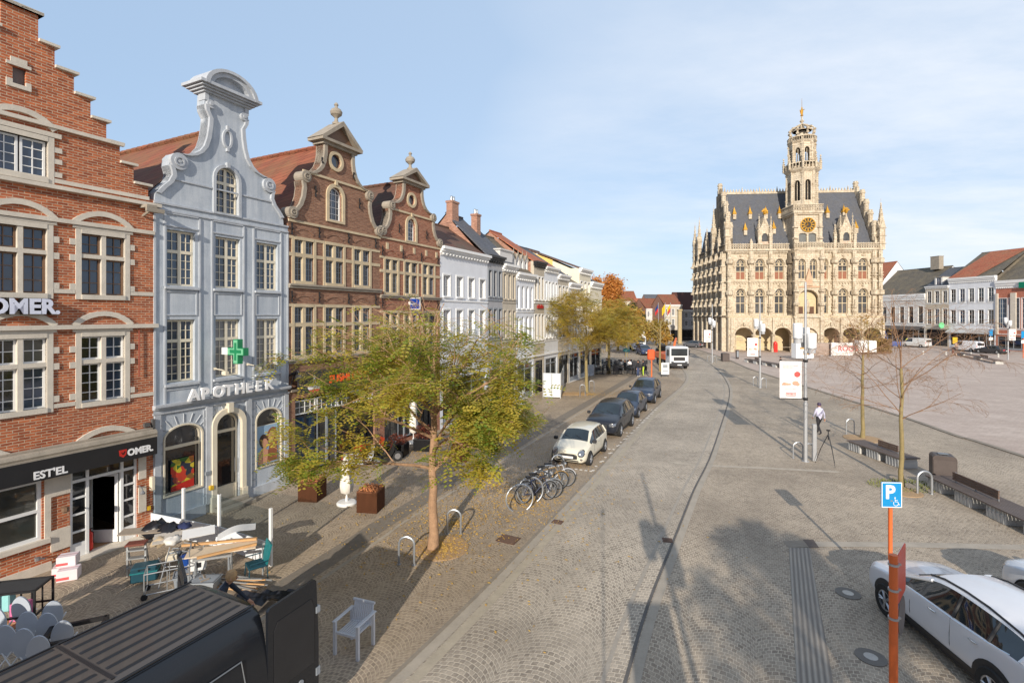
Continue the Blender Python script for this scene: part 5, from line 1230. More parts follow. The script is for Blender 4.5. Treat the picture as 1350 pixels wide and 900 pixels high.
# red post-box-like telephone pillar in the arcade
t = thing('red_pillar','bright red cabinet standing in an arcade opening of the town hall','cabinet',(TH.root.location.x+8.05*math.cos(R(4.3))-1.3*math.sin(R(4.3)),TH.root.location.y-8.05*math.sin(R(4.3))-1.35,0),R(-4.3))
b = MB(); b.bbox(-.32,.32,-.25,.25,0,1.5,.05); b.build('cabinet_body', M('signal_red', srgb(214,44,34), .4), t); b = MB(); b.lathe([(.38,0),(.3,.25),(.1,.45),(0,.5)],12,(0,0,1.5)); b.build('domed_top', MC['signal_red'], t)

# ================================================================== ROW ON THE RIGHT OF THE SQUARE
rd = Vector((.14,-.99,0)).normalized(); rzr = math.atan2(rd.y, rd.x)
def rorg(u): p = Vector((91.5,106,0)) + rd*u; return (p.x, p.y)
def xsz(px):   # distance along the row for a photo column
    t=(px-CX)/F; return (t*106-91.5)/(rd.x-t*rd.y)
def rowhouse(name, label, pxa, pxb, ze, rows, cols, wall, roofm, zr, **k):
    a, c = xsz(pxa), xsz(pxb); 
    return terrace(name,label,0,c-a,ze,rows,cols,wall,roofm,zr,org=rorg(a),rz=rzr,**k)
AWG = M('grey_awning', srgb(196,196,194), .8, var=.1)
A = rowhouse('white_house','low white house with mossy roof partly hidden by the town hall',1150,1220,11.4,[(4.9,8.6)],6,WHITE2,SLATEG,17.6,yr=7,corn=1.3,gm=WHITE,ww=1.2,gfh=4.2,awn=M('dark_awning', srgb(90,84,80), .9),glass=GLD,grid=(1,2))
chimney(A,11,6,17.0,20.0,2.0,1.2,GREYST,0)
B_ = rowhouse('beige_house','narrow beige stone house with an arched dormer and green round sign',1220,1251,12.9,[(4.7,8.0),(9.3,11.8)],3,BEIGE,SLATE,17.0,yr=6,corn=.5,ww=.95,grid=(2,3),gm=GREYR,gfh=3.9)
dormer(B_,2.6,12.9,1.7,1.9,.4,WHITE2,WPAINT,False)
b = MB(); b.disc((4.3,-.8,4.5),.62,'x',20,.15); B_.b('round_sign', b, M('pale_green_disc', srgb(120,215,150), .5))
C_ = rowhouse('white_house','wide white house with five window columns, grey awnings and a big orange and slate roof',1251,1313,14.3,[(4.9,7.7),(9.3,12.0)],5,WHITE,SLATEG,19.8,yr=8,corn=1.0,ww=1.05,grid=(2,3),gm=SLATEG,awn=AWG,gfh=3.9,bal=2)
wC = xsz(1313)-xsz(1251); b = MB(); b.add([(0.02,-.27,14.27),(wC*.62,-.27,14.27),(wC*.98,7.95,19.83),(.02,7.95,19.83)],[(0,1,2)])
b.add([(0.02,-.27,14.28),(wC*.98,7.95,19.84),(wC*.2,7.95,19.84)],[(0,1,2)]); b.v=[(x,y,z+.03) for x,y,z in b.v]; C_.b('orange_roof_tiles', b, TILE_O)
D_ = rowhouse('bank_building','red brick and stone building with large slate roof and green sign at the right edge',1313,1420,13.2,[(4.2,9.8)],6,brickmat('bright_red_brick', srgb(170,84,58), srgb(196,108,80), srgb(190,160,140)),SLATEG,19.9,yr=9,corn=1.4,ww=1.7,grid=(4,6),frame=WPAINT,gm=GREYST,gfh=3.0,glass=GLB)
b = MB(); b.box(4.2,6.1,-.5,-.3,11.6,12.7); D_.b('green_sign', b, M('green_panel', srgb(0,128,96), .5))
b = MB(); a_=xsz(1313)
for i in range(7): b.box(i*3.05-.45 if i else .05,i*3.05+.45,-.2,0,3.0,10.8)
D_.b('stone_pilasters', b, STONE)
# more houses beyond, seen past the right side of the town hall
E_ = rowhouse('terraced_house','orange roofed house at the far right corner of the square behind the town hall',1120,1150,12,[(4.9,7.5),(8.4,10.6)],3,WHITE2,TILE_O,20,yr=7,gm=WHITE)

# ================================================================== FAR END OF THE STREET
def fhouse(name,label,pxa,pxb,Y,ze,zr,rows,cols,wall,roofm,rz=0.0,depth=8,**k):
    xa=(pxa-CX)/F*Y; w=(pxb-pxa)/F*Y/math.cos(rz)
    return terrace(name,label,0,w,ze,rows,cols,wall,roofm,zr,org=(xa,Y),rz=rz,depth=depth,yr=4.5,corn=.4,gm=k.pop('gm',OLDB),**k)
REDF = M('red_brick_far', srgb(160,92,66), .85)
fhouse('distant_house','white gabled house with orange roof at the far end of the street',846,864,150,8.8,11.7,[(4,5.6),(6.4,8)],3,WHITE2,TILE_O,R(20))
fhouse('distant_house','grey house with dark slate roof behind the flagpoles',856,884,165,9.4,13.5,[(4,5.6),(6.6,8.2)],4,GREYR,SLATE,R(10))
fhouse('distant_house','white house under an orange hipped roof behind the flagpoles',852,878,136,8.4,11.2,[(3.9,5.4),(6.2,7.6)],4,WHITE2,TILE_R,R(12))
fhouse('distant_house','red roofed house behind the flagpoles nearest the town hall',876,900,128,9.3,12.0,[(4,5.6),(6.6,8.2)],3,BEIGE,TILE_R,R(6))
fhouse('distant_house','dark brown roofed tall house immediately left of the town hall',893,925,131,8.0,12.7,[(3.9,5.2),(6,7.3)],4,GREYR,M('dark_brown_roof', srgb(84,50,42), .8),R(0),gm=M('dark_brown_roof'))
fhouse('distant_house','small brick gable house at the far street corner',838,850,190,7,10.3,[(3.9,5.8)],2,REDF,TILE_R,R(30))
fhouse('distant_house','white house on the left side of the far street end behind the autumn trees',772,800,108,11,14,[(4.2,6),(7.2,9)],5,WHITE,SLATE,R(52))
fhouse('distant_house','pale house on the left of the far street end partly hidden by orange foliage',796,822,150,13,17,[(5,7),(9,11)],6,WHITE2,TILE_B,R(60))
fhouse('distant_house','cream house closing the view at the bend of the far street',815,842,235,13,18,[(5,7),(9,11)],5,CREAM,TILE_R,R(10))
b = MB()
xa = -9
# stone pier monument left of the town hall
x,y = G(896,453); t = thing('stone_pier','tall yellowish stone pier standing left of the town hall by the flagpoles','stone pier',(x,y,0)); b=MB(); s_=y/F
b.bbox(-2.3*s_,2.3*s_,-.4,.4,0,6.7-(408-415)*-1*s_*-1+0.0 if False else 7.6,.08); b.build('shaft', M('yellow_stone', srgb(190,170,130), .8, var=.4, bmp=.4), t); b=MB(); b.bbox(-2.8*s_,2.8*s_,-.55,.55,7.6,8.0,.05); b.build('cap_stone', MC['yellow_stone'], t)
# ================================================================== TREES
def grow(seed, base, segs):
    pass
def branches(rs, origin, levels, trunk_h, trunk_r, crown_c, crown_r, n_limb, droop=.25, fork=(3,5), spread=1.0, lean=(0,0)):
    """returns list of (points, radii) for every branch and the tip points with directions"""
    out = []; tips = []
    x,y = origin
    tp = []; N = 9
    for i in range(N+1):
        t = i/N; tp.append(Vector((x+lean[0]*t+rs.uniform(-.03,.03)*(i>0), y+lean[1]*t+rs.uniform(-.03,.03)*(i>0), trunk_h*t)))
    flare = [trunk_r*(1.25 if i == 0 else 1.0-.45*i/N) for i in range(N+1)]
    trunk = (tp, flare)
    def inside(p):
        q = Vector(((p.x-crown_c[0])/crown_r[0],(p.y-crown_c[1])/crown_r[1],(p.z-crown_c[2])/(crown_r[2] if p.z > crown_c[2] else crown_r[3])))
        return q.length
    def br(p, d, L, r, lv):
        n = 5 if lv == 0 else 4; pts = [p.copy()]; rad = [r]; dd = d.copy(); q = p.copy()
        for i in range(n):
            dd = (dd + Vector((rs.uniform(-.22,.22),rs.uniform(-.22,.22),rs.uniform(-.14,.2)-droop*.12*lv))).normalized()
            q = q + dd*L/n
            if inside(q) > 1.06: break
            pts.append(q.copy()); rad.append(r*(1-.62*(i+1)/n))
        if len(pts) < 2: return
        out.append((pts, rad, lv))
        if lv >= levels: tips.append((pts, dd)); return
        k = rs.randint(*fork)
        for j in range(k):
            t = (j+1)/(k+.3); idx = min(len(pts)-1, max(1, int(t*(len(pts)-1)+.5))); s_ = pts[idx]
            base = (pts[idx]-pts[idx-1]).normalized()
            ax = Vector((rs.uniform(-1,1),rs.uniform(-1,1),rs.uniform(-.5,.6)))
            nd_ = (base*.8 + ax*.75*spread).normalized()
            br(s_, nd_, L*rs.uniform(.5,.72), max(.006, rad[idx]*.62), lv+1)
        tips.append((pts[-2:], dd))
    for i in range(n_limb):
        a = 2*PI*i/n_limb*1.0 + rs.uniform(-.35,.35); t = rs.uniform(.55,1.0) if i else 1.0
        k = t*N; i0 = min(N-1,int(k)); s_ = tp[i0].lerp(tp[i0+1], k-i0)
        el = rs.uniform(.15,.75)+ (t-.5)*.5
        L = (crown_r[0]*.82)*rs.uniform(.8,1.1)*(.75 if el > .8 else 1)
        br(s_, Vector((math.cos(a)*math.cos(el),math.sin(a)*math.cos(el),math.sin(el))), L, trunk_r*.33, 0)
    for _ in range(2): br(tp[-1], Vector((rs.uniform(-.3,.3),rs.uniform(-.3,.3),1)).normalized(), crown_r[2]*1.0, trunk_r*.4, 0)
    return trunk, out, tips
def fronds(rs, tips, per, size, mb, lf=5, sag=.35, jit=.12, keep=1.0):
    """feathery compound leaves hanging from the twigs"""
    vs = []; fs = []
    for pts, d in tips:
        for _ in range(per):
            if rs.random() > (keep(pts[0].z) if callable(keep) else keep): continue
            k = rs.random()*(len(pts)-1); i = min(len(pts)-2,int(k)); p = pts[i].lerp(pts[i+1],k-i)+Vector((rs.gauss(0,jit),rs.gauss(0,jit),rs.gauss(0,jit*.7)))
            a = rs.uniform(0,2*PI); ln = size*rs.uniform(.6,1.3)
            dv = Vector((math.cos(a),math.sin(a),rs.uniform(-.6,.35))).normalized(); sd_ = dv.cross(Vector((rs.uniform(-.4,.4),rs.uniform(-.4,.4),1))).normalized()
            for j in range(lf):
                t = (j+.6)/lf; c = p+dv*ln*t+Vector((0,0,-sag*ln*t*t)); w = ln*.32*(1-.5*abs(t-.4)); h = ln*.10
                for sg in (-1,1):
                    n0 = len(vs); q = c+sd_*sg*w*.1; e = c+sd_*sg*w+dv*ln*.07; up_ = dv*h
                    vs += [q, (q+e)/2+up_+Vector((0,0,.006)), e, (q+e)/2-up_]; fs.append((n0,n0+1,n0+2,n0+3))
    mb.add(vs, fs)
def clumps(rs, tips, per, size, mb, jit):
    vs = []; fs = []
    for pts, d in tips:
        for _ in range(per):
            k = rs.random()*(len(pts)-1); i = min(len(pts)-2,int(k)); p = pts[i].lerp(pts[i+1],k-i)+Vector((rs.gauss(0,jit),rs.gauss(0,jit),rs.gauss(0,jit)))
            u = Vector((rs.gauss(0,1),rs.gauss(0,1),rs.gauss(0,.6))).normalized(); v = u.cross(Vector((rs.gauss(0,1),rs.gauss(0,1),rs.gauss(0,1)))).normalized()
            s = size*rs.uniform(.5,1.3); n0 = len(vs); vs += [p-u*s,p-v*s*.45,p+u*s,p+v*s*.45]; fs.append((n0,n0+1,n0+2,n0+3))
    mb.add(vs, fs)
def tree(name, label, cat, px, py, H, r, zc, zlow, tr, seed, bark, leaf=None, mode='frond', levels=2, n_limb=7, per=8, size=.3, th=None, group=None, fork=(3,5), jit=.12, droop=.25, pos=None, off=(0,0), keep=1.0, ry=None, nside=6, thin=1.0):
    rs = random.Random(seed); x,y = pos or G(px,py); t = thing(name,label,cat,(x,y,0),0,group)
    trunk, br, tips = branches(rs,(0,0),levels,th or zc*.75,tr,(off[0],off[1],zc),(r,ry or r,H-zc,zc-zlow),n_limb,droop,fork)
    b = MB(); b.tube(trunk[0],trunk[1],12); b.build('trunk', bark, t, True)
    b = MB()
    for pts, rad, lv in br: b.tube(pts,[max(.006*thin,q*thin) for q in rad],nside if lv < 1 else 4 if lv < 2 else 3,caps=False)
    b.build('branches', TWIG if not leaf else bark, t, True)
    if leaf:
        b = MB()
        (fronds if mode=='frond' else clumps)(rs,tips,per,size,b,jit=jit) if mode!='frond' else fronds(rs,tips,per,size,b,jit=jit,keep=keep)
        b.build('crown', leaf, t)
    return t
LOC1 = leafmat('locust_leaves', srgb(134,162,62), srgb(238,210,92), .9, .45, .5)
LOC2 = leafmat('yellowing_locust_leaves', srgb(184,180,80), srgb(240,204,96), .7, .44, .5)
ORNG = leafmat('orange_autumn_leaves', srgb(206,132,60), srgb(226,164,84), .4, .5, .3)
OGRN = leafmat('olive_autumn_leaves', srgb(158,140,62), srgb(214,160,76), .3, .5, .3)
tree('locust_tree','big green and yellow locust tree in the round gravel pit on the left pavement','tree',571,722,7.2,3.95,4.3,1.9,.145,11,BARK,LOC1,levels=3,n_limb=14,per=15,size=.36,th=3.9,fork=(3,4),jit=.17,off=(-.55,0),keep=lambda z: max(.04,min(.9,1.0-(z-4.3)/2.3)))
tree('locust_tree','smaller yellow-green locust tree standing between the cafe terrace and two steel hoops','tree',773,517,8.6,4.8,5.4,2.9,.16,23,BARK2,LOC2,levels=3,n_limb=10,per=10,size=.42,th=4.6,fork=(3,4),jit=.25,keep=.85)
tree('locust_tree','third yellow-green tree behind the cafe terrace further along the street','tree',803,492,7.4,3.4,4.8,2.6,.18,31,BARK2,LOC2,levels=2,n_limb=8,per=16,size=.5,th=4.2,fork=(3,5),jit=.3)
for i,(px,py,h,r_,lf,lab) in enumerate(((826,470,7.6,3.2,OGRN,'olive and orange tree beside the road left of the white box truck'),
    (815,462,8,3.4,ORNG,'orange autumn tree further up the left side of the street'),(832,453,7.5,3.2,ORNG,'small distant orange tree beside the street bend'),(800,463,7.5,3.4,LOC2,'distant yellow-green tree in front of the left houses'))):
    tree('street_tree',lab,'tree',px,py,h,r_,h*.58,2.6,.2,40+i,BARK2,lf,mode='clump',levels=2,n_limb=8,per=26,size=.30,th=h*.45,fork=(3,4),jit=.45,group='autumn trees lining the left side of the far street')
tree('autumn_tree','large round orange tree rising above the roofs at the far left of the street','tree',0,0,18.0,7.0,12,6.0,.4,55,BARK2,ORNG,mode='clump',levels=2,n_limb=11,per=110,size=.36,th=10,fork=(4,5),jit=.75,pos=(27.0,150))
tree('distant_tree','dark green tree at the far end of the street by the brick houses','tree',0,0,9,5,5.5,2,.3,57,BARK2,leafmat('dark_green_leaves', srgb(70,84,40), srgb(120,110,60)),mode='clump',levels=2,n_limb=8,per=34,size=.4,th=4,pos=(33.5,140),jit=.6)
tree('distant_tree','low olive bush-like tree behind the white box truck','tree',0,0,5,4,3.0,1.0,.2,58,BARK2,OGRN,mode='clump',levels=2,n_limb=8,per=34,size=.3,th=2,pos=(32.0,112),jit=.5)
# bare trees on the square
tree('bare_tree','nearer bare tree with olive trunk in front of the long bench and litter bin','tree',1189,640,7.6,3.5,4.6,2.6,.09,71,BARK2,None,levels=4,n_limb=12,th=4.6,fork=(2,4),droop=.5,nside=5,thin=.6)
tree('bare_tree','farther bare tree beside the shorter bench with its backrest','tree',1137,577,7.0,2.8,4.4,2.4,.1,72,BARK2,None,levels=4,n_limb=11,th=4.6,fork=(2,4),thin=.6,droop=.5,nside=5)
for i,(px,py,h) in enumerate(((1245,470,0),(1150,470,0))): pass
tree('bare_tree','small far bare tree right of the scaffold in front of the town hall','tree',0,0,6.5,3.0,4,2,.12,75,BARK2,OGRN,mode='clump',levels=3,n_limb=8,th=3.4,fork=(3,3),per=1,size=.2,pos=(56.5,80),jit=.2)
# tree behind the camera whose shadow falls on the setts at the bottom of the view
tree('bare_tree','thinly leaved tree standing behind the viewpoint, seen only by its shadow','tree',0,0,7.8,2.7,5.2,2.6,.2,81,BARK2,LOC2,levels=3,n_limb=12,per=12,size=.3,th=5.0,fork=(3,4),pos=(3.7,-5.6))

# ================================================================== STREET FURNITURE
def hoop(px, py, label, w=.42, h=.75, r=.032, rz=None, group='galvanised steel hoops guarding trees and posts', pos=None):
    x,y = pos or G(px,py); b = MB(); rr = w/2
    b.tube([(-rr,0,0),(-rr,0,h-rr)]+[(rr*math.cos(PI-PI*k/10),0,h-rr+rr*math.sin(PI*k/10)) for k in range(1,10)]+[(rr,0,h-rr),(rr,0,0)],r,8)
    b.disc((-rr,0,.006),.06,'z',12,.012); b.disc((rr,0,.006),.06,'z',12,.012)
    return T(b.build('steel_hoop',GALV,smooth=True,loc=(x,y,0),rz=-.1 if rz is None else rz),label,'bollard hoop',group)
hoop(536,744,'steel hoop on the camera side of the gravel pit of the big tree')
hoop(598.5,704,'steel hoop on the far side of the gravel pit of the big tree')
hoop(768,522,'steel hoop just left of the second locust trunk',h=.95); hoop(780,516,'steel hoop just right of the second locust trunk',h=.95)
hoop(1121,572,'steel hoop left of the farther bare tree',h=.85); hoop(1219,651,'steel hoop right of the nearer bare tree by the bench',h=.85,r=.04,w=.5)
hoop(1052,604,'low steel hoop at the left of the nearest banner lamp post',h=.75); hoop(1066,606,'low steel hoop at the foot of the nearest banner lamp post',h=.75)
hoop(996,509,'steel hoop left of the second banner lamp post',h=.9); hoop(1007,511,'steel hoop right of the second banner lamp post',h=.9)
hoop(935,476,'steel hoop left of the farthest banner lamp post',h=.9); hoop(943,477,'steel hoop right of the farthest banner lamp post',h=.9)
# big round bicycle stands
def ringstand(px, py, label, r=.48):
    x,y = G(px,py); b = MB(); a0 = R(-58)
    b.tube([(r*math.cos(a),0,r*.88+r*math.sin(a)) for a in [a0+ (PI-2*a0)*k/22 for k in range(23)]],.03,8)
    return T(b.build('bicycle_stand',GALV,smooth=True,loc=(x,y,0),rz=.28),label,'bicycle stand','round steel bicycle stands in a row')
rsx = [(685,673,'nearest of the round bicycle stands, standing empty'),(699,662,'second round bicycle stand from the camera with a bicycle at it'),(711,652,'third round bicycle stand from the camera'),(722,644,'fourth round bicycle stand, beside the pale bicycle')]
for px,py,l in rsx: ringstand(px,py,l)
hoop(735,632,'tall steel hoop at the far end of the bicycle stand row',w=.55,h=1.0,r=.035,rz=.28)
RUB = M('black_rubber', (.02,.02,.02), .8, var=.2); SADL = M('black_vinyl', (.025,.025,.028), .5)
def bicycle(px, py, rz, label, col, pale=False, s=1.0):
    x,y = G(px,py); t = thing('bicycle',label,'bicycle',(x,y,0),rz,'bicycles parked at the round stands'); fm = M('bicycle_frame_'+label.split()[0], col, .35, var=.1)
    wr = .33
    for wx in (-.52,.52):
        b = MB(); b.tube([(wx+wr*math.cos(2*PI*k/24),0,wr+wr*math.sin(2*PI*k/24)) for k in range(25)],.018,6,caps=False); w_ = b.build('wheel',RUB,t,True)
        b = MB(); b.tube([(wx+(wr-.035)*math.cos(2*PI*k/24),0,wr+(wr-.035)*math.sin(2*PI*k/24)) for k in range(25)],.012,5,caps=False)
        for k in range(14): a=2*PI*k/14; b.tube([(wx,.02*(-1)**k,wr),(wx+(wr-.04)*math.cos(a),0,wr+(wr-.04)*math.sin(a))],.0028,3,caps=False)
        b.disc((wx,0,wr),.03,'y',8,.08); b.build('rim',GALV,w_,True)
        b = MB(); a_=[(wx+(wr+.04)*math.cos(R(q)),0,wr+(wr+.04)*math.sin(R(q))) for q in range(20,170,15)]; b.tube(a_,.02,5); b.build('mudguard',fm if pale else GALV,t)
    b = MB(); bb=(-.08,0,.3); st=(-.22,0,.78); hd=(.33,0,.86); hb=(.38,0,.68)
    for p,q in ((bb,st),(st,hd),(bb,hb),((-.52,.05,wr),st),((-.52,-.05,wr),st),((-.52,.05,wr),bb),((-.52,-.05,wr),bb)): b.tube([p,q],.018 if abs(p[1])<.01 else .01,6)
    b.tube([hd,hb,(.47,.05,.5),(.52,.05,wr)],.014,5); b.tube([hb,(.47,-.05,.5),(.52,-.05,wr)],.014,5); b.build('frame',fm,t,True)
    b = MB(); b.tube([(.33,0,.86),(.30,0,1.0),(.34,0,1.03)],.015,6); b.tube([(.22,-.3,1.02),(.32,-.2,1.05),(.34,0,1.04),(.32,.2,1.05),(.22,.3,1.02)],.013,6); b.tube([(.16,-.3,1.01),(.24,-.3,1.02)],.02,6); b.tube([(.16,.3,1.01),(.24,.3,1.02)],.02,6); b.build('handlebar',SADL,t,True)
    b = MB(); b.tube([st,(-.26,0,.93)],.014,6); b.add([(-.40,-.09,.95),(-.40,.09,.95),(-.12,.03,.96),(-.12,-.03,.96),(-.40,-.07,.89),(-.40,.07,.89),(-.12,.02,.92),(-.12,-.02,.92)],[(0,1,2,3),(4,7,6,5),(0,4,5,1),(1,5,6,2),(2,6,7,3),(3,7,4,0)]); b.build('saddle',SADL,t)
    b = MB(); b.disc((-.08,0,.3),.09,'y',14,.02); b.tube([(-.08,-.06,.3),(-.02,-.08,.15)],.01,4); b.tube([(-.08,.06,.3),(-.14,.08,.45)],.01,4); b.box(-.07,.02,-.14,-.06,.13,.16); b.box(-.19,-.1,.06,.14,.44,.47); b.build('cranks',SADL,t)
    b = MB(); b.tube([(-.3,-.06,.72),(-.62,-.06,.73),(-.62,.06,.73),(-.3,.06,.72)],.009,4); b.tube([(-.6,-.06,.73),(-.53,-.06,.36)],.008,4); b.build('rear_rack',GALV,t)
    b = MB(); b.lathe([(.0,.05),(.05,.03),(.05,-.03),(0,-.05)],8,(.44,0,.9)); b.build('front_lamp',GALV,t)
    return t
bicycle(707,661,.42,'navy bicycle leaning at the second round stand',srgb(40,50,80)); bicycle(712,657,.2,'black bicycle tangled between the second and third round stands',(.02,.02,.02))
bicycle(722,646,.3,'brown bicycle at the third round stand',srgb(150,120,70),True); bicycle(731,642,.22,'pale grey bicycle with white fork nearest the parked white car',srgb(190,192,196),True)


# ---- lamp posts with drum lanterns and banners
LWH = M('lantern_white', srgb(236,238,240), .35, var=.04); ALU = M('brushed_aluminium', srgb(188,190,192), .4, .5, var=.1)
def lamp_post(x, y, label, rz=0.0, banner=True, H=8.2, bside=-1, extra=None):
    t = thing('lamp_post',label,'street lamp',(x,y,0),rz,'tall lamp posts with white drum lanterns')
    b = MB(); b.tube([(0,0,0),(0,0,2.6),(0,0,2.62),(0,0,H)],[.085,.085,.065,.045],12); b.disc((0,0,.01),.16,'z',16,.02)
    for z in (2.62,4.65,5.0): b.disc((0,0,z),.095,'z',12,.1)
    b.build('post',ALU,t,True)
    for dx,dy,z in ((-.32,.05,5.9),(.22,-.1,5.45),(.1,.3,5.7)):
        b = MB(); b.lathe([(0,.42),(.17,.42),(.2,.38),(.2,-.24),(.19,-.26)],16,(dx,dy,z)); l = b.build('lantern',LWH,t,True)
        b = MB(); b.lathe([(.19,-.26),(.17,-.3),(.15,-.5),(0,-.52)],16,(dx,dy,z)); b.build('lens',glassmat('frosted_lens',(.55,.56,.58),.3),l,True)
        b = MB(); b.tube([(0,0,z-.1),(dx*.5,dy*.5,z-.1)],.03,6); b.disc((dx,dy,z-.27),.21,'z',16,.04); b.build('bracket',ALU,l)
    if banner:
        s = bside; b = MB(); b.tube([(0,0,4.6),(s*1.15,0,4.6)],.02,6); b.tube([(0,0,2.86),(s*1.15,0,2.86)],.02,6); b.disc((0,0,4.6),.1,'z',10,.12); b.disc((0,0,2.86),.1,'z',10,.12); b.build('banner_arms',BLACKP,t)
        b = MB(); x0,x1 = sorted((s*.17,s*1.12)); N=8
        vs=[]; fs=[]
        for i in range(N+1):
            for j in range(7):
                vs.append((x0+(x1-x0)*i/N,.012*math.sin(i*1.1)*math.sin(PI*j/6),2.88+1.7*j/6))
        for i in range(N):
            for j in range(6): fs.append((i*7+j,i*7+j+1,i*7+8+j,i*7+7+j))
        b.add(vs,fs); bn = b.build('banner',M('banner_white', srgb(240,236,234), .6, var=.04),t)
        PK = M('banner_print_red', srgb(206,90,84), .6); TN = M('banner_print_tan', srgb(214,164,138), .6)
        xm=(x0+x1)/2
        b = MB(); 
        flatell(b,xm+.28*1,3.98,.13,.13,-.03)
        for k in range(2): b.box(xm-.2,xm+.2,-.034,-.03,2.98+.0,3.0) if k else b.box(xm-.22,xm+.22,-.034,-.03,3.12,3.14)
        b.box(xm-.22,xm-.2,-.034,-.03,3.0,3.12); b.box(xm+.2,xm+.22,-.034,-.03,3.0,3.12)
        for k in range(6): b.box(xm-.17+.06*k,xm-.14+.06*k,-.034,-.03,3.03,3.1)
        b.build('banner_print',PK,bn)
        b = MB()
        for k in range(3): b.prism(arc(xm-.28+.1*k,3.5,.1,0,180,8,.11-.02*k)+[(xm-.38+.1*k,3.47)],-.034-.002*k,-.03-.002*k)
        flatell(b,xm+.2,3.58,.14,.1,-.032); flatell(b,xm+.3,3.52,.08,.07,-.036)
        b.build('banner_print',TN,bn)
        b = MB()
        for r_,n_ in ((4.36,11),(4.27,8)):
            for k in range(n_): b.box(xm-.34+.06*k,xm-.34+.06*k+.04,-.032,-.028,r_,r_+.045)
        for k in range(9): b.box(xm-.27+.06*k,xm-.27+.06*k+.04,-.032,-.028,3.3,3.33)
        b.build('banner_print',M('banner_print_grey', srgb(170,160,158), .6),bn)
    if extra: extra(t)
    return t
x,y = G(1062,608)
def box_(t):
    b = MB(); b.bbox(-.09,.09,-.07,.07,0,1.7,.02); o=b.build('control_post',ALU,t); o.location=(.42,.1,0)
lamp_post(x,y,'nearest lamp post on the square with its white banner facing the camera',-.12,extra=box_)
x,y = G(1002,511); lamp_post(x,y,'second lamp post with banner, between the road and the town hall arcade',-.1)
x,y = G(939,478); lamp_post(x,y,'farthest banner lamp post, left of the town hall',-.1)
x,y = G(1329,474); lamp_post(x,y,'lamp post with banner at the far right before the red brick building',0,bside=1)
lamp_post(1.6,-.8,'lamp post with banner behind the viewpoint, seen only by its shadow',-.1)
# mast that carries the camera: only its shadow shows
x=0; b = MB(); b.tube([(0,0,0),(0,0,3),(0,0,6.3)],[.03,.022,.015],6); b.lathe([(.0,-.06),(.07,0),(.07,.12),(0,.2)],8,(0,0,6.4))
T(b.build('camera_mast',BLACKP,loc=(-.02,-.42,0)),'thin black photographer mast below the viewpoint, seen only by its long shadow','camera mast')

# ---- parking signs on orange posts
ORP = M('orange_post_paint', srgb(226,110,52), .5, var=.15, sc=5)
def Psign():
    x,y = 9.0,12.0; t = thing('parking_sign','blue and white disabled parking sign on a slim orange post','road sign',(x,y,0),-.05)
    b = MB(); b.tube([(0,0,0),(0,0,2.12)],.045,12); b.build('post',ORP,t,True)
    b = MB(); b.bbox(-.235,.235,-.05,-.01,2.14,2.74,.012); p = b.build('sign_plate',M('sign_blue', srgb(20,140,200), .4, var=.15, sc=8),t)
    b = MB(); b.prism(rect(-.232,.232,2.143,2.737),-.053,-.05,[rect(-.215,.215,2.16,2.72)]); b.build('sign_border',WL,p)
    lettering('P',.44,None,-.155,2.36,-.056,WL,parent=p,ext=.002,bold=.014)
    b = MB(); cx,cz = .09,2.26
    b.tube([(cx+.055*math.cos(R(q)),-.056,cz-.02+.055*math.sin(R(q))) for q in range(140,400,20)],.007,4); b.disc((cx-.02,-.056,cz+.115),.016,'y',8,.004); b.tube([(cx-.02,-.056,cz+.09),(cx-.012,-.056,cz+.02),(cx+.045,-.056,cz+.02),(cx+.07,-.056,cz-.05),(cx+.09,-.056,cz-.045)],.009,4); b.tube([(cx-.018,-.056,cz+.055),(cx+.04,-.056,cz+.055)],.006,4)
    b.build('wheelchair_symbol',WL,p)
    b = MB(); b.disc((0,-.005,2.3),.055,'z',10,.03); b.disc((0,-.005,2.6),.055,'z',10,.03); b.build('clamp',GALV,t)
Psign()
x,y = 6.05,8.0; t = thing('sign_post','near orange post carrying a red backed sign and a round sign seen from the side','road sign',(x,y,0),0)
b = MB(); b.tube([(0,0,0),(0,0,2.9)],.06,14); b.build('post',ORP,t,True)
def sideplate(name, loop, m, fm, dy):
    b = MB(); b.prism(loop,-.012,.0); b.xf(Matrix.Rotation(R(44),4,'Z')); o = b.build(name,m,t); o.location=(.085,.02+dy,0)
    b = MB(); b.prism(loop,.001,.004); b.xf(Matrix.Rotation(R(44),4,'Z')); b.build('sign_face',fm,o); return o
def rrect(x0,x1,z0,z1,r): return arc(x1-r,z1-r,r,0,90,4)+arc(x0+r,z1-r,r,90,180,4)+arc(x0+r,z0+r,r,180,270,4)+arc(x1-r,z0+r,r,270,360,4)
RB = M('red_sign_back', srgb(216,80,46), .5, var=.2)
sideplate('sign_plate',rrect(-.05,.62,2.12,2.9,.06),RB,WL,0)
sideplate('round_sign',[(.28+.3*math.cos(2*PI*k/28),1.82+.3*math.sin(2*PI*k/28)) for k in range(28)],M('grey_sign_back', srgb(112,104,100), .5),M('light_blue_enamel', srgb(120,180,215), .4),0)
for z in (2.75,2.35,1.9):
    b = MB(); b.disc((0,0,z),.075,'z',12,.035); b.box(.05,.11,-.02,.05,z-.015,z+.015); b.build('clamp',GALV,t)

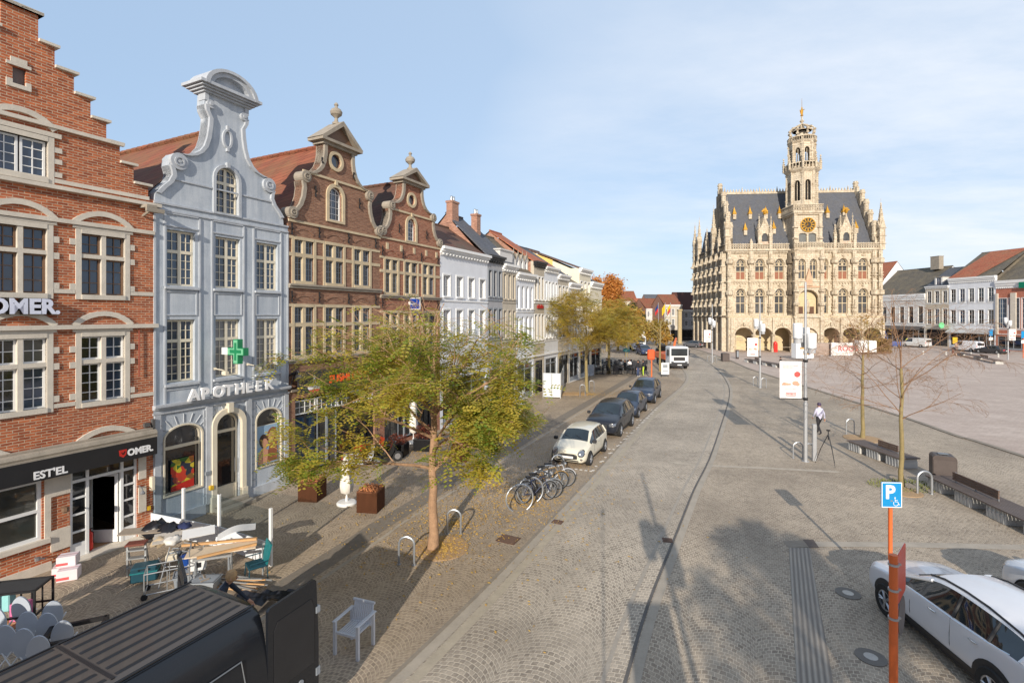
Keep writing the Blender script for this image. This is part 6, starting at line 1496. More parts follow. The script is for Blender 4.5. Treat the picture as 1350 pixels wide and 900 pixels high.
# ---- long slatted benches on concrete blocks
SLATW = M('grey_weathered_wood', srgb(112,100,94), .75, var=.3, sc=3); CONC = M('pale_concrete', srgb(196,194,188), .85, var=.15, bmp=.2)
def bench(p0, p1, label, w=.95, back=(.35,.7), blocks=3, bw=None):
    a = Vector((*G(*p0),0)); c = Vector((*G(*p1),0)); d = c-a; L = d.length; rz = math.atan2(d.y,d.x)
    t = thing('bench',label,'bench',(a.x,a.y,0),rz,'long slatted wooden benches on the square')
    b = MB(); n = 9
    for i in range(n): y0 = w*i/n-w/2; b.box(0,L,y0+.008,y0+w/n-.008,.42,.47)
    b.build('seat',SLATW,t)
    for i in range(blocks):
        x0 = .03+(L-.9)*i/max(1,blocks-1); b = MB(); b.bbox(x0,x0+.8,-w/2+.06,w/2-.06,0,.3,.015); b.box(x0+.02,x0+.78,-w/2+.08,w/2-.08,.3,.42)
        b.build('concrete_base',CONC,t)
        for k in range(5): q = MB(); q.tube([(x0+.08+.16*k,-w/2+.055,.02),(x0+.08+.16*k,-w/2+.04,.4)],.018,5); q.build('steel_rib',GALV,t)
    b = MB(); u0,u1 = L*back[0],L*back[1]
    for z in (.56,.66,.76): b.box(u0,u1,-.02,.03,z,z+.08)
    bk = b.build('backrest',M('brown_wood_back', srgb(104,84,72), .7, var=.25),t)
    b = MB()
    for x in (u0+.08,(u0+u1)/2,u1-.08): b.box(x-.03,x+.03,.03,.06,.47,.84)
    b.build('backrest_post',GALV,bk)
    return t
bench((1237,642),(1405,722),'long slatted bench with low backrest beside the dark litter bin, nearest on the right',back=(.15,.55),blocks=4)
bench((1128,592),(1200,618),'slatted bench with backrest near the bare trees, farther from the camera',back=(.45,.8),blocks=3)
bench((985,477),(1042,487),'far dark bench in front of the town hall arcade',back=(.2,.3),blocks=5)
bench((1266,468),(1318,480),'far dark bench before the parked van on the right',back=(.55,.75),blocks=3)
# litter bins
BROWNM = M('dark_brown_metal', srgb(84,74,70), .5, .3, var=.2)
def bin_(px,py,label,w,d,h,rz=.15):
    x,y = G(px,py); t = thing('litter_bin',label,'litter bin',(x,y,0),rz)
    b = MB(); prof = [(-w/2,0),(w/2,0),(w/2,h*.86)]+arc(w/2-.12,h*.88,.12,0,90,4)+arc(-w/2+.12,h*.88,.12,90,180,4)+[(-w/2,h*.86)]
    b.prism(prof,-d/2,d/2); b.build('bin_body',BROWNM,t)
    b = MB(); b.bbox(-w/2+.02,w/2-.02,-d/2-.012,-d/2,.06,h*.84,.005); b.build('bin_door',M('brown_metal_door', srgb(92,82,78), .5, .3),t)
    b = MB(); b.box(-w*.22,w*.22,-.1,.1,h,h+.02); b.build('lid',M('grey_metal_lid', srgb(120,128,136), .4, .5),t)
bin_(1243,637,'dark arched litter bin at the head of the long bench',.75,.62,1.18,-.5)
bin_(956,476,'small square grey litter bin by the town hall corner',.95,.9,1.2,-.1)
x,y = G(972,473); t = thing('info_pillar','thin dark information pillar right of the far litter bin','pillar',(x,y,0)); b=MB(); b.bbox(-.2,.2,-.15,.15,0,1.35,.03); b.build('pillar_body',BROWNM,t); b=MB(); b.box(-.14,.14,-.17,-.15,.3,1.2); b.build('notice',GYPAINT,t)
# black tripod
x,y = G(1092,612); t = thing('camera_tripod','empty black tripod standing on the setts near the nearest lamp post','tripod',(x,y,0))
for k in range(3): a=2*PI*k/3+.5; b=MB(); b.tube([(0,0,1.35),(.28*math.cos(a),.28*math.sin(a),.7),(.5*math.cos(a),.5*math.sin(a),0)],[.02,.016,.01],6); b.build('leg',BLACKP,t)
b=MB(); b.tube([(0,0,1.1),(0,0,1.5)],.02,6); b.box(-.06,.06,-.05,.05,1.5,1.56); b.build('head',BLACKP,t)
# white advertisement panel near arcade and others
def panel(px,py,w,h,z0,label,rz=0,col=None,cat='sign board',legs=True,prints=True,d=.08):
    x,y = G(px,py); t = thing('sign_board',label,cat,(x,y,0),rz)
    b=MB(); b.bbox(-w/2,w/2,-d/2,d/2,z0,z0+h,.015); p=b.build('panel',col or M('panel_white', srgb(236,236,234), .5, var=.05),t)
    if legs:
        for sx in (-1,1): b=MB(); b.box(sx*(w/2-.06)-.03,sx*(w/2-.06)+.03,-.03,.03,0,z0+.02); b.build('leg',GALV,t)
    if prints:
        b=MB(); b.box(-w*.3,w*.1,-d/2-.006,-d/2,z0+h*.62,z0+h*.74); b.box(-w*.1,w*.25,-d/2-.006,-d/2,z0+h*.25,z0+h*.34); b.build('print',M('ochre_print', srgb(190,150,90), .6),p)
        b=MB(); flatell(b,w*.22,z0+h*.3,w*.08,h*.09,-d/2-.004); b.build('print',M('blue_print', srgb(60,90,150), .6),p)
    return t
panel(1058,474,2.7,2.2,.25,'white kiosk-like display box in front of the town hall arcade',.05,d=1.2)
panel(957,462,1.6,.55,1.0,'white and red striped barrier board at the corner of the town hall',0,prints=False)
x,y = G(957,462); b=MB(); 
for k in range(3): b.box(-.55+.42*k,-.3+.42*k,-.02,.0,1.2,1.36)
T(b.build('barrier_marks',MC['signal_red'],loc=(x,y-.07,0)),None)
bpy.context.scene.objects[-1]
for o in list(SC.objects):
    if o.name.startswith('barrier_marks'):
        par=[q for q in SC.objects if q.get('label','').startswith('white and red striped')][0]; o.parent=par; o.location=(0,-.05,0)
# construction fence with banner, container and planting before the right arcades
FEN = M('fence_mesh_scrim', srgb(168,150,138), .9, var=.35, sc=1.5)
def fence(px0,px1,py,h,label,m,nm='site_fence'):
    x0,y0=G(px0,py); x1,_=G(px1,py); t=thing(nm,label,'fence',(x0,y0,0),0,None); L=x1-x0; n=max(2,int(L/2))
    b=MB(); N=n*6
    vs=[(L*i/N,.05*math.sin(i*1.3),z) for i in range(N+1) for z in (.1,h)]; b.add(vs,[(2*i,2*i+2,2*i+3,2*i+1) for i in range(N)]); b.build('scrim',m,t)
    for i in range(n+1): b=MB(); b.tube([(L*i/n,.09,0),(L*i/n,.09,h+.05)],.035,6); b.box(L*i/n-.3,L*i/n+.3,-.1,.3,0,.12); b.build('fence_post',GALV,t)
    b=MB(); b.tube([(0,.09,h),(L,.09,h)],.025,5); b.build('top_rail',GALV,t)
    return t
fence(1071,1096,469,2.1,'brownish scrim site fence left of the white banner below the arcade',FEN)
f=fence(1096,1124,469.5,2.2,'white construction banner with pink lettering on the site fence below the arcade',M('banner_cloth', srgb(236,232,228), .7))
lettering('ROOS',1.25,None,1.0,.85,-.12,M('pink_letter', srgb(222,110,110), .6),parent=f,ext=.01,sx=.95)
fence(1124,1132,468,2.1,'short pale fence panel right of the lettered banner',M('pale_fence', srgb(214,206,198), .8))
for px0,py,w,h,lab in ((1139,466,3.0,2.3,'white site container below the right arcades of the town hall'),):
    x,y=G(px0,py); t=thing('site_container',lab,'container',(x,y,0)); b=MB(); b.bbox(-w/2,w/2,-1,1,.25,h,.04); b.build('container_body',M('panel_white'),t); b=MB(); 
    for k in range(9): b.box(-w/2+.2+.3*k,-w/2+.26+.3*k,-1.03,-1,.4,h-.15)
    b.build('wall_ribs',WPAINT,t); b=MB(); b.box(-w/2,w/2,-.8,.8,0,.25); b.build('base_frame',BLACKP,t)
rs=random.Random(5)
def hedge(px0,px1,py,h,label,mat,nm='hedge'):
    x0,y=G(px0,py); x1,_=G(px1,py); t=thing(nm,label,'hedge',((x0+x1)/2,y,0)); b=MB(); w=(x1-x0)/2; vs=[];fs=[]
    for _ in range(2600):
        a=rs.uniform(-w,w); q=rs.uniform(-.8,.8); z=rs.uniform(.3,h)*(1-.1*abs(a/w)**3)+rs.gauss(0,.08); u=Vector((rs.gauss(0,1),rs.gauss(0,1),rs.gauss(0,1))).normalized()*.16; v=u.cross(Vector((rs.gauss(0,1),1,rs.gauss(0,1)))).normalized()*.1
        n0=len(vs); c=Vector((a,q,z)); vs+=[c-u,c-v,c+u,c+v]; fs.append((n0,n0+1,n0+2,n0+3))
    b.add(vs,fs); b.build('foliage',mat,t)
    b=MB(); b.bbox(-w,w,-.6,.6,0,.45,.05); b.build('planter_box',M('brown_timber'),t)
hedge(1146,1172,466,2.6,'brown leaved hedge in a timber trough right of the site fence',leafmat('brown_leaves', srgb(150,120,74), srgb(176,146,96),.6))
# boom lift with blue lattice arm
x,y=G(1172,458); t=thing('boom_lift','blue and white boom lift raised against the right end of the town hall','boom lift',(x,y,0)); s_=y/F
def pt(px,py): return ((px-CX)*s_-x,0,6.7+(HY-py)*s_)
b=MB(); p0=Vector(pt(1169,452)); p1=Vector(pt(1150,390)); 
for o_ in ((-.22,-.2),(.22,-.2),(-.22,.2),(.22,.2)): b.tube([p0+Vector((o_[0]*1.3,o_[1],0)),p1+Vector((o_[0],o_[1],0))],.06,5)
for k in range(10): a=p0.lerp(p1,k/10); c=p0.lerp(p1,(k+1)/10); b.tube([a+Vector((-.25,-.2,0)),c+Vector((.25,-.2,0))],.04,4); b.tube([a+Vector((.25,-.2,0)),c+Vector((-.25,-.2,0))],.04,4)
b.build('lattice_arm',M('blue_machine_paint', srgb(70,100,165), .4),t)
b=MB(); b.tube([pt(1150,390),pt(1122,362)],[.16,.1],6); b.build('upper_boom',WPAINT,t)
b=MB(); q=pt(1121,361); b.box(q[0]-.7,q[0]+.1,-.5,.5,q[2]-.4,q[2]+.1); b.build('work_basket',GYPAINT,t)
b=MB(); b.bbox(-1.3,1.3,-1.6,1.6,.4,1.3,.1); b.build('chassis',MC['blue_machine_paint'],t)
for sx in (-1,1):
    for sy in (-1,1): b=MB(); b.disc((sx*1.3,sy*1.1,.45),.45,'x',14,.3); b.build('wheel',RUB,t)
# flags
for px,py,top,cols,lab in ((868,455,0,('blue_flag','red_flag'),'flagpole with small blue and red flag, left of three'),(877,455,0,('yellow_flag','yellow_flag'),'flagpole with a yellow flag, middle of three'),(884,455,0,('yellow_flag','red_flag'),'flagpole with a yellow and red flag nearest the town hall')):
    x,y=G(px,py); s_=y/F; t=thing('flagpole',lab,'flagpole',(x,y,0),0,'flagpoles at the end of the square'); b=MB(); b.tube([(0,0,0),(0,0,9.4)],[.09,.05],8); b.build('pole',GALV,t)
    for i,cn in enumerate(cols):
        col={'blue_flag':srgb(40,60,120),'red_flag':srgb(200,50,50),'yellow_flag':srgb(236,196,40)}[cn]; b=MB(); vs=[];fs=[]
        for k in range(7):
            for j in range(2): vs.append((-(k+i*0)*.12 if i==0 else k*.0-.0+.0-(k*.12)+.0,.12*math.sin(k),9.1-.9*i*.9-j*.85-.16*k))
        b.add(vs,[(2*k,2*k+2,2*k+3,2*k+1) for k in range(6)]); b.build('flag',M(cn,col,.7),t)
# traffic things in the street: orange covered sign, white board, teal parasol handled with the cafe
x,y=G(859,501); t=thing('covered_sign','orange wrapped sign on an orange post beside the parked dark cars','road sign',(x,y,0)); b=MB(); b.tube([(0,0,0),(0,0,3.1)],.07,8); b.build('post',ORP,t); b=MB(); b.bbox(-.42,.3,-.2,.2,2.1,3.15,.1); b.build('orange_cover',M('orange_cloth', srgb(232,96,48), .7),t)
x,y=G(877,497); t=thing('notice_board','white A-board at the roadside below the lorry','sign board',(x,y,0)); b=MB(); b.box(-.42,.42,-.02,.02,.3,1.55); b.build('board',WPAINT,t); b=MB(); b.box(-.25,.25,-.03,-.02,1.0,1.35); b.box(-.3,.3,-.03,-.02,.6,.7); b.build('print',GYPAINT,t)
for sx in (-.36,.36): b=MB(); b.tube([(sx,0,.5),(sx,.15,0)],.02,4); b.build('leg',BLACKP,t)
x,y=G(870,489); t=thing('bare_sapling','dark bare street sapling between the wrapped sign and the lorry','tree',(x,y,0)); b=MB(); b.tube([(0,0,0),(0,0,3),(.1,0,6)],[.13,.1,.05],6); b.build('trunk',BARK2,t); b=MB()
for k in range(24): a=rs.uniform(0,6.28); z=2.5+k*.14; b.tube([(0,0,z),(math.cos(a)*.9,math.sin(a)*.9,z+.8),(math.cos(a)*1.4,math.sin(a)*1.4,z+1.6)],[.03,.02,.01],3)
b.build('branches',BARK2,t)
# round blue mandatory signs far right
for px,py,lab in ((1306,466,'small blue square sign with white plate before the grey awning building'),(1349,472,'blue sign at the right edge of the view above an orange post')):
    x,y=G(px,py); t=thing('road_sign',lab,'road sign',(x,y,0)); b=MB(); b.tube([(0,0,0),(0,0,4.0)],.06,6); b.build('post',ORP if px>1340 else GALV,t); b=MB(); b.box(-.35,.35,-.06,-.02,3.1,4.2); b.build('sign_plate',M('sign_blue'),t)
    b=MB(); b.box(-.35,.35,-.06,-.02,2.3,2.8); b.build('small_plate',WPAINT,t)
b_=thing('bollard','short pale stone bollard on the far right kerb, leftmost of four','bollard',(*G(1217,467),0),0,'short stone bollards on the far right kerb'); b=MB(); b.lathe([(.13,0),(.13,.55),(.1,.62),(0,.64)],10); b.build('bollard_body',CONC,b_); b=MB(); b.disc((0,0,.5),.135,'z',10,.04); b.build('bollard_band',GALV,b_)
for px,py,l in ((1247,468,'second stone bollard from the left on the far right kerb'),(1280,469,'third stone bollard from the left on the far right kerb'),(1316,471,'rightmost stone bollard on the far right kerb')): copy_tree(b_,None,G(px,py),label=l)
x,y=G(1259,461); t=thing('yellow_board','small yellow A-board before the white house shop','sign board',(x,y,0)); b=MB(); b.box(-.45,.45,-.05,.05,1.2,2.4); b.build('board',M('yellow_plate'),t); b=MB(); b.box(-.04,.04,-.03,.03,0,1.2); b.build('post',GALV,t)
# ================================================================== VEHICLES
from mathutils.bvhtree import BVHTree
def carpaint(name, c, rough=.3, metal=.0):
    return M(name, c, rough, metal, var=.06, sc=2, coat=.8 if sum(c)>.5 else .3, spec=.5 if sum(c)>.5 else .35)
CGL = glassmat('car_glass', (.02,.03,.035), .03, 1.0)
CHR = M('chrome_trim', (.75,.76,.78), .15, 1.0, var=.05)
PLAST = M('black_plastic', (.03,.03,.032), .55, var=.15)
HL = M('headlight_glass', (.34,.37,.41), .08, .7, var=.4, sc=30, coat=1); TLR = M('tail_light_red', (.5,.015,.02), .15, var=.2, coat=1)
PLATE = M('number_plate_white', srgb(235,232,228), .4, var=.03); RIMM = M('alloy_rim', (.55,.56,.58), .3, .8, var=.1)
KIND = dict(
 mini=dict(L=3.85,W=.865,H=1.41,wb=2.5,r=.31,st=[(1.92,.50,.36,.50,.44,.60),(1.87,.72,.22,.60,.60,.70),(1.60,.83,.18,.74,.70,.82),(.95,.86,.18,.90,.71,.96),(.42,.865,.18,.93,.60,1.36),(-.35,.865,.18,.93,.61,1.41),(-1.15,.865,.18,.95,.60,1.39),(-1.62,.85,.2,.95,.57,1.31),(-1.82,.82,.25,.90,.68,.96),(-1.92,.72,.34,.66,.60,.74)],glass=(3,7),rear=(7,8),pil=(5,6)),
 suv=dict(L=4.69,W=.95,H=1.66,wb=2.86,r=.37,st=[(2.34,.62,.45,.66,.56,.76),(2.26,.86,.28,.80,.76,.92),(1.95,.93,.24,.92,.82,1.02),(1.15,.95,.24,1.04,.80,1.10),(.38,.95,.24,1.08,.66,1.58),(-.45,.95,.24,1.10,.67,1.66),(-1.35,.95,.24,1.12,.65,1.63),(-1.95,.93,.26,1.14,.60,1.52),(-2.22,.90,.32,1.06,.76,1.12),(-2.34,.82,.4,.80,.70,.88)],glass=(3,7),rear=(7,8),pil=(5,6)),
 hatch=dict(L=4.1,W=.88,H=1.47,wb=2.56,r=.32,st=[(2.05,.55,.38,.56,.50,.66),(1.98,.78,.22,.68,.68,.78),(1.70,.86,.18,.80,.74,.88),(1.0,.88,.18,.93,.74,.99),(.32,.88,.18,.96,.62,1.42),(-.4,.88,.18,.97,.63,1.47),(-1.2,.88,.18,.98,.61,1.43),(-1.72,.86,.2,.98,.57,1.30),(-1.96,.83,.26,.90,.70,.98),(-2.05,.74,.34,.68,.64,.76)],glass=(3,7),rear=(7,8),pil=(5,6)),
 sedan=dict(L=4.6,W=.90,H=1.44,wb=2.75,r=.33,st=[(2.3,.58,.36,.54,.52,.62),(2.22,.82,.22,.66,.70,.74),(1.85,.88,.18,.78,.76,.84),(.95,.90,.18,.90,.76,.95),(.2,.90,.18,.93,.62,1.38),(-.5,.90,.18,.94,.63,1.44),(-1.15,.90,.18,.95,.60,1.36),(-1.75,.89,.2,.93,.72,1.0),(-2.15,.86,.24,.88,.74,.96),(-2.3,.76,.34,.66,.68,.76)],glass=(3,7),rear=(6,7),pil=(5,6)),
 gla=dict(L=4.42,W=.90,H=1.52,wb=2.70,r=.35,st=[(2.21,.58,.40,.62,.54,.74),(2.13,.82,.26,.76,.72,.88),(1.85,.88,.22,.88,.76,.97),(1.05,.90,.22,1.00,.76,1.05),(.30,.90,.22,1.03,.62,1.46),(-.45,.90,.22,1.05,.63,1.52),(-1.25,.90,.22,1.09,.61,1.48),(-1.85,.88,.25,1.12,.56,1.36),(-2.12,.86,.3,1.02,.72,1.08),(-2.21,.78,.4,.74,.66,.86)],glass=(3,7),rear=(7,8),pil=(5,6)),
 van=dict(L=5.0,W=.97,H=1.95,wb=3.1,r=.33,st=[(2.5,.62,.4,.68,.58,.80),(2.42,.88,.26,.84,.80,.95),(2.1,.95,.22,1.0,.84,1.12),(1.7,.97,.22,1.10,.84,1.22),(.95,.97,.22,1.15,.78,1.86),(.2,.97,.22,1.15,.80,1.95),(-1.2,.97,.22,1.15,.80,1.95),(-2.2,.97,.22,1.15,.80,1.93),(-2.42,.95,.26,1.12,.76,1.86),(-2.5,.92,.34,1.05,.70,1.70)],glass=(3,5),rear=(),pil=(4,)),
)
def wheel(t, x, y, r, w=.22, sp=5, mat=None):
    sg = 1 if y > 0 else -1; b = MB(); n = 28
    prof = [(r*.62,-w/2),(r*.93,-w/2),(r,-w*.38),(r,w*.38),(r*.93,w/2),(r*.62,w/2)]
    vs = [(rr*math.cos(2*PI*k/n),q,rr*math.sin(2*PI*k/n)) for rr,q in prof for k in range(n)]
    b.add(vs,[(i*n+k,i*n+(k+1)%n,(i+1)*n+(k+1)%n,(i+1)*n+k) for i in range(5) for k in range(n)])
    o = b.build('wheel',RUB,t,True,loc=(x,y,r))
    b = MB(); b.disc((0,sg*w*.40,0),r*.64,'y',24,.03,r2=r*.55); b.disc((0,sg*w*.42,0),r*.16,'y',12,.04)
    for k in range(sp):
        a = 2*PI*k/sp; 
        for da in (-.14,.14): b.tube([(r*.1*math.cos(a),sg*w*.42,r*.1*math.sin(a)),(r*.6*math.cos(a+da),sg*w*.42,r*.6*math.sin(a+da))],r*.05,4)
    b.build('rim',mat or RIMM,o,True)
    b = MB(); b.disc((0,sg*w*.30,0),r*.62,'y',20,.02); b.build('brake_backplate',PLAST,o)
    return o
def car(kind, label, pos, rz, paint, cat='car', group='parked cars and vans around the square', detail=2, plate=True, roofm=None, clad=False):
    K = KIND[kind]; st = K['st']; t = thing('parked_car' if kind != 'van' else 'parked_van',label,cat,(pos[0],pos[1],0),rz,group)
    rings = []
    for (x,w,zb,zbelt,wr,zt) in st:
        cr = .02+.045*(wr/.7 if zt > 1.2 else .6); zm = zb+(zbelt-zb)*.52
        h = [(0,zb),(w*.82,zb),(w*.97,zb+.09),(w,zm),(w*.975,zbelt-.03),(w*.95,zbelt),(wr+(.0 if zt<1.2 else .015),zt-.035),(wr-.05,zt),(wr*.5,zt+cr*.75),(0,zt+cr)]
        rings.append([(x,y,z) for y,z in h]+[(x,-y,z) for y,z in h[-2:0:-1]])
    n = len(rings[0]); vs = [p for r_ in rings for p in r_]; fs = []; mi = []
    g0,g1 = K['glass']
    for i in range(len(st)-1):
        for j in range(n):
            jj = (j+1)%n; fs.append((i*n+j,i*n+jj,(i+1)*n+jj,(i+1)*n+j))
            k = j if j < 9 else n-1-j       # mirrored band index
            m = 0
            if g0 <= i < g1 and k == 5: m = 1
            if kind=='van' and i > 4 : m = 0
            if i == g0 and k in (7,8): m = 1
            if K['rear'] and i == K['rear'][0] and k in (7,8): m = 1
            mi.append(m)
    fs.append(tuple(range(n-1,-1,-1))); mi.append(0); fs.append(tuple((len(st)-1)*n+k for k in range(n))); mi.append(0)
    me = bpy.data.meshes.new('tmp'); me.from_pydata(vs,[],fs); me.polygons.foreach_set('material_index',mi); me.update()
    me.materials.append(paint); me.materials.append(CGL)
    ob = bpy.data.objects.new('tmp',me); COL.objects.link(ob); md = ob.modifiers.new('s','SUBSURF'); md.levels = 2; md.render_levels = 2
    # creases keep the belt line and the glass edges crisp
    at = me.attributes.new('crease_edge','FLOAT','EDGE')
    for e in me.edges:
        a,c = e.vertices; ja,jc = a%n,c%n; ka,kc = min(ja,n-ja),min(jc,n-jc)
        if ka==kc and a//n != c//n: at.data[e.index].value = {5:.75,6:.45,7:.35,4:.4,1:.5}.get(ka,0)
        ia,ic = a//n,c//n
        if ia==ic and ia in (g0,g0+1) and min(ka,kc) >= 7: at.data[e.index].value = .5
        if ia==ic and K['rear'] and ia in (K['rear'][0],K['rear'][0]+1) and min(ka,kc)>=7: at.data[e.index].value=.5
        if ia==ic and ia in (1,len(st)-2): at.data[e.index].value=.25
    bpy.context.view_layer.update(); dg = bpy.context.evaluated_depsgraph_get(); ev = ob.evaluated_get(dg).to_mesh()
    V = [v.co.copy() for v in ev.vertices]; P = [(tuple(p.vertices),p.material_index) for p in ev.polygons]
    bpy.data.objects.remove(ob)
    bv = BVHTree.FromPolygons(V,[p for p,_ in P])
    def part(idx,name,mat,parent=None):
        used = {}; nv=[]; nf=[]
        for p,m in P:
            if m!=idx: continue
            f=[]
            for q in p:
                if q not in used: used[q]=len(nv); nv.append(tuple(V[q]))
                f.append(used[q])
            nf.append(f)
        b=MB(); b.add(nv,nf); return b.build(name,mat,parent or t,'all')
    body = part(0,'body',paint); part(1,'windows',CGL)
    def drape(name,mat,u0,u1,v0,v1,side,off=.008,nu=8,nv_=3,parent=None,shape=None):
        b=MB(); pts=[]
        for i in range(nu+1):
            for j in range(nv_+1):
                u=u0+(u1-u0)*i/nu; v=v0+(v1-v0)*j/nv_
                if shape: u,v=shape(i/nu,j/nv_)
                if side=='front': o_,d_=Vector((5,u,v)),Vector((-1,0,0))
                elif side=='rear': o_,d_=Vector((-5,u,v)),Vector((1,0,0))
                elif side=='top': o_,d_=Vector((u,v,5)),Vector((0,0,-1))
                else: o_,d_=Vector((u,side*5,v)),Vector((0,-side,0))
                h=bv.ray_cast(o_,d_); p=(h[0]-d_*off) if h[0] is not None else o_+d_*(5-(K['L']/2-.12 if side in('front','rear') else K['W'] if side!='top' else K['H']))
                pts.append(p)
        m=nv_+1; b.add(pts,[(i*m+j,(i+1)*m+j,(i+1)*m+j+1,i*m+j+1) for i in range(nu) for j in range(nv_)]); return b.build(name,mat,parent or t,'all')
    def ell(cy,cz,ry,rz_): return lambda s,q: (cy+ry*(2*s-1),cz+rz_*math.sqrt(max(0,1-(2*s-1)**2))*(2*q-1))
    def vtx(i,k,sg): return V[i*n+(k if sg>0 else n-k)]
    # pillars
    for sg in (-1,1):
        b=MB(); a=vtx(g0,6,sg); c=vtx(g0+1,6,sg); b.tube([a,c],.034,6); b.build('pillar',paint,t,True)
        for i in K['pil']:
            a=vtx(i,5,sg); c=vtx(i,6,sg); b=MB(); b.tube([a+Vector((0,sg*.004,0)),c+Vector((.03,sg*.002,0))],.03,5); b.build('pillar',PLAST,t)
        if kind!='van':
            b=MB(); a=vtx(g1,5,sg); c=vtx(g1,6,sg); b.tube([a,c],.05,5); b.build('pillar',paint,t)
        # mirrors, handles, arches
        mx=st[g0][0]-.12; q=bv.ray_cast(Vector((mx,sg*5,st[g0][3])),Vector((0,-sg,0)))[0]
        b=MB(); b.bbox(mx-.06,mx+.10,min(q.y+sg*.02,q.y+sg*.2),max(q.y+sg*.02,q.y+sg*.2),q.z+.02,q.z+.17,.03); b.build('mirror',PLAST if kind!='gla' else paint,t,True)
        for hx in ((.1,-.85) if kind not in('van','mini') else (.0,)):
            q=bv.ray_cast(Vector((hx-.1,sg*5,st[5][3]-.12)),Vector((0,-sg,0)))[0]; b=MB(); b.tube([q+Vector((-.09,sg*.015,0)),q+Vector((0,sg*.03,0)),q+Vector((.09,sg*.015,0))],.014,5); b.build('door_handle',CHR if kind in('gla','mini') else paint,t,True)
        for dx in ((.62,-.42) if kind!='mini' else (.62,-.5)):
            pts=[]
            for zz in (.32,.55,.75,st[5][3]-.02):
                q=bv.ray_cast(Vector((dx,sg*5,zz)),Vector((0,-sg,0)))[0]; pts.append(q+Vector((0,sg*.001,0)))
            b=MB(); b.tube(pts,.006,4); b.build('door_gap',PLAST,t)
        drape('sill_trim',PLAST,-K['wb']/2+.3,K['wb']/2-.3,st[4][2]+.05,st[4][2]+(.2 if clad else .11),sg,.006)
        for wx in (K['wb']/2,-K['wb']/2):
            b=MB(); rr=K['r']; a0=R(-12); n_=16
            for ring,(ra,off_) in enumerate(((rr*1.03,.0),(rr*(1.26 if clad else 1.15),.0))): pass
            L0=[];
            for k in range(n_+1):
                a=a0+(PI-2*a0)*k/n_
                for ra in (.2,rr*.8,rr*(1.30 if clad else 1.14)):
                    px_,pz_=wx+ra*math.cos(a),rr+ra*math.sin(a)
                    h=bv.ray_cast(Vector((px_,sg*5,max(pz_,.26))),Vector((0,-sg,0)))[0]
                    L0.append(Vector((px_,(h.y if h is not None else sg*K['W'])+sg*.006,pz_)))
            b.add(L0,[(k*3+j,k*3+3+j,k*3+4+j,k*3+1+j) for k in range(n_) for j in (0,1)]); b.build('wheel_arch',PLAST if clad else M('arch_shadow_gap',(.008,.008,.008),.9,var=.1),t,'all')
            wheel(t,wx,sg*(K['W']-.085),rr)
    b=MB(); b.box(-K['L']/2+.5,K['L']/2-.5,-K['W']+.15,K['W']-.15,.16,.3); b.build('underbody',PLAST,t)
    nose=K['L']/2
    if kind=='mini':
        for sg in (-1,1):
            drape('headlight',HL,0,0,0,0,'front',.015,10,4,shape=ell(sg*.60,.63,.125,.13)); drape('headlight_ring',PLAST,0,0,0,0,'front',.008,10,4,shape=ell(sg*.60,.63,.15,.155))
            drape('fog_lamp',CHR,0,0,0,0,'front',.01,8,3,shape=ell(sg*.62,.38,.06,.05))
        drape('grille',PLAST,-.42,.42,.36,.60,'front',.01,10,4,shape=lambda s,q:(-.44+.88*s,.47+(.13-.05*abs(2*s-1)**2)*(2*q-1)))
        g=drape('grille_bar',CHR,-.40,.40,.585,.605,'front',.02); drape('lower_grille',PLAST,-.5,.5,.27,.33,'front',.01)
        if plate: drape('number_plate',PLATE,-.26,.26,.40,.50,'front',.025,4,2)
        for i,z in enumerate((0,)): drape('bonnet_line',PLAST,1.0,1.0,0,0,'top',.003,1,1,shape=lambda s,q:(.98+.01*s,-.68+1.36*q))
    else:
        zz=st[1][3]
        for sg in (-1,1):
            drape('headlight',HL,0,0,0,0,'front',.012,8,3,shape=lambda s,q,sg=sg:(sg*(K['W']*.56+K['W']*.34*s),zz-.13+.05*s+.12*q))
            if detail>1: drape('headlight_rim',CHR,0,0,0,0,'front',.008,8,3,shape=lambda s,q,sg=sg:(sg*(K['W']*.54+K['W']*.36*s),zz-.15+.05*s+.15*q))
        drape('grille',PLAST,-K['W']*.42,K['W']*.42,zz-.3,zz-.06,'front',.01,8,4); drape('lower_grille',PLAST,-K['W']*.6,K['W']*.6,.3,.42,'front',.01)
        drape('grille_badge',CHR,-.06,.06,zz-.22,zz-.12,'front',.02,4,3); drape('grille_bar',CHR,-K['W']*.38,K['W']*.38,zz-.08,zz-.06,'front',.015)
        if plate: drape('number_plate',PLATE,-.26,.26,.46,.57,'front',.025,4,2)
    zr=st[-2][3]
    for sg in (-1,1):
        drape('tail_light',TLR,0,0,0,0,'rear',.012,6,3,shape=lambda s,q,sg=sg:(sg*(K['W']*.50+K['W']*.40*s),zr-.22+.14*q)) if kind!='van' else drape('tail_light',TLR,sg*.78,sg*.9,.9,1.3,'rear',.012,3,4)
    if kind=='van':
        drape('rear_window',CGL,-.68,.68,1.2,1.62,'rear',.008); 
    if plate: drape('number_plate',PLATE,-.26,.26,zr-.34,zr-.23,'rear',.02,4,2)
    drape('bumper_trim',PLAST,-K['W']*.8,K['W']*.8,.3,.42,'rear',.008)
    # wipers and interior hints
    if detail>1:
        for s_ in (-.1,.42):
            p0=bv.ray_cast(Vector((st[g0][0]-.02,s_,5)),Vector((0,0,-1)))[0]; p1=bv.ray_cast(Vector((st[g0][0]-.2,s_-.42,5)),Vector((0,0,-1)))[0]; b=MB(); b.tube([p0+Vector((0,0,.012)),p1+Vector((0,0,.012))],.008,4); b.build('wiper',PLAST,t)
    if roofm:
        drape('roof_panel',roofm,st[6][0],st[4][0]-.05,-.5,.5,'top',.006,6,6)
    return t,drape,bv
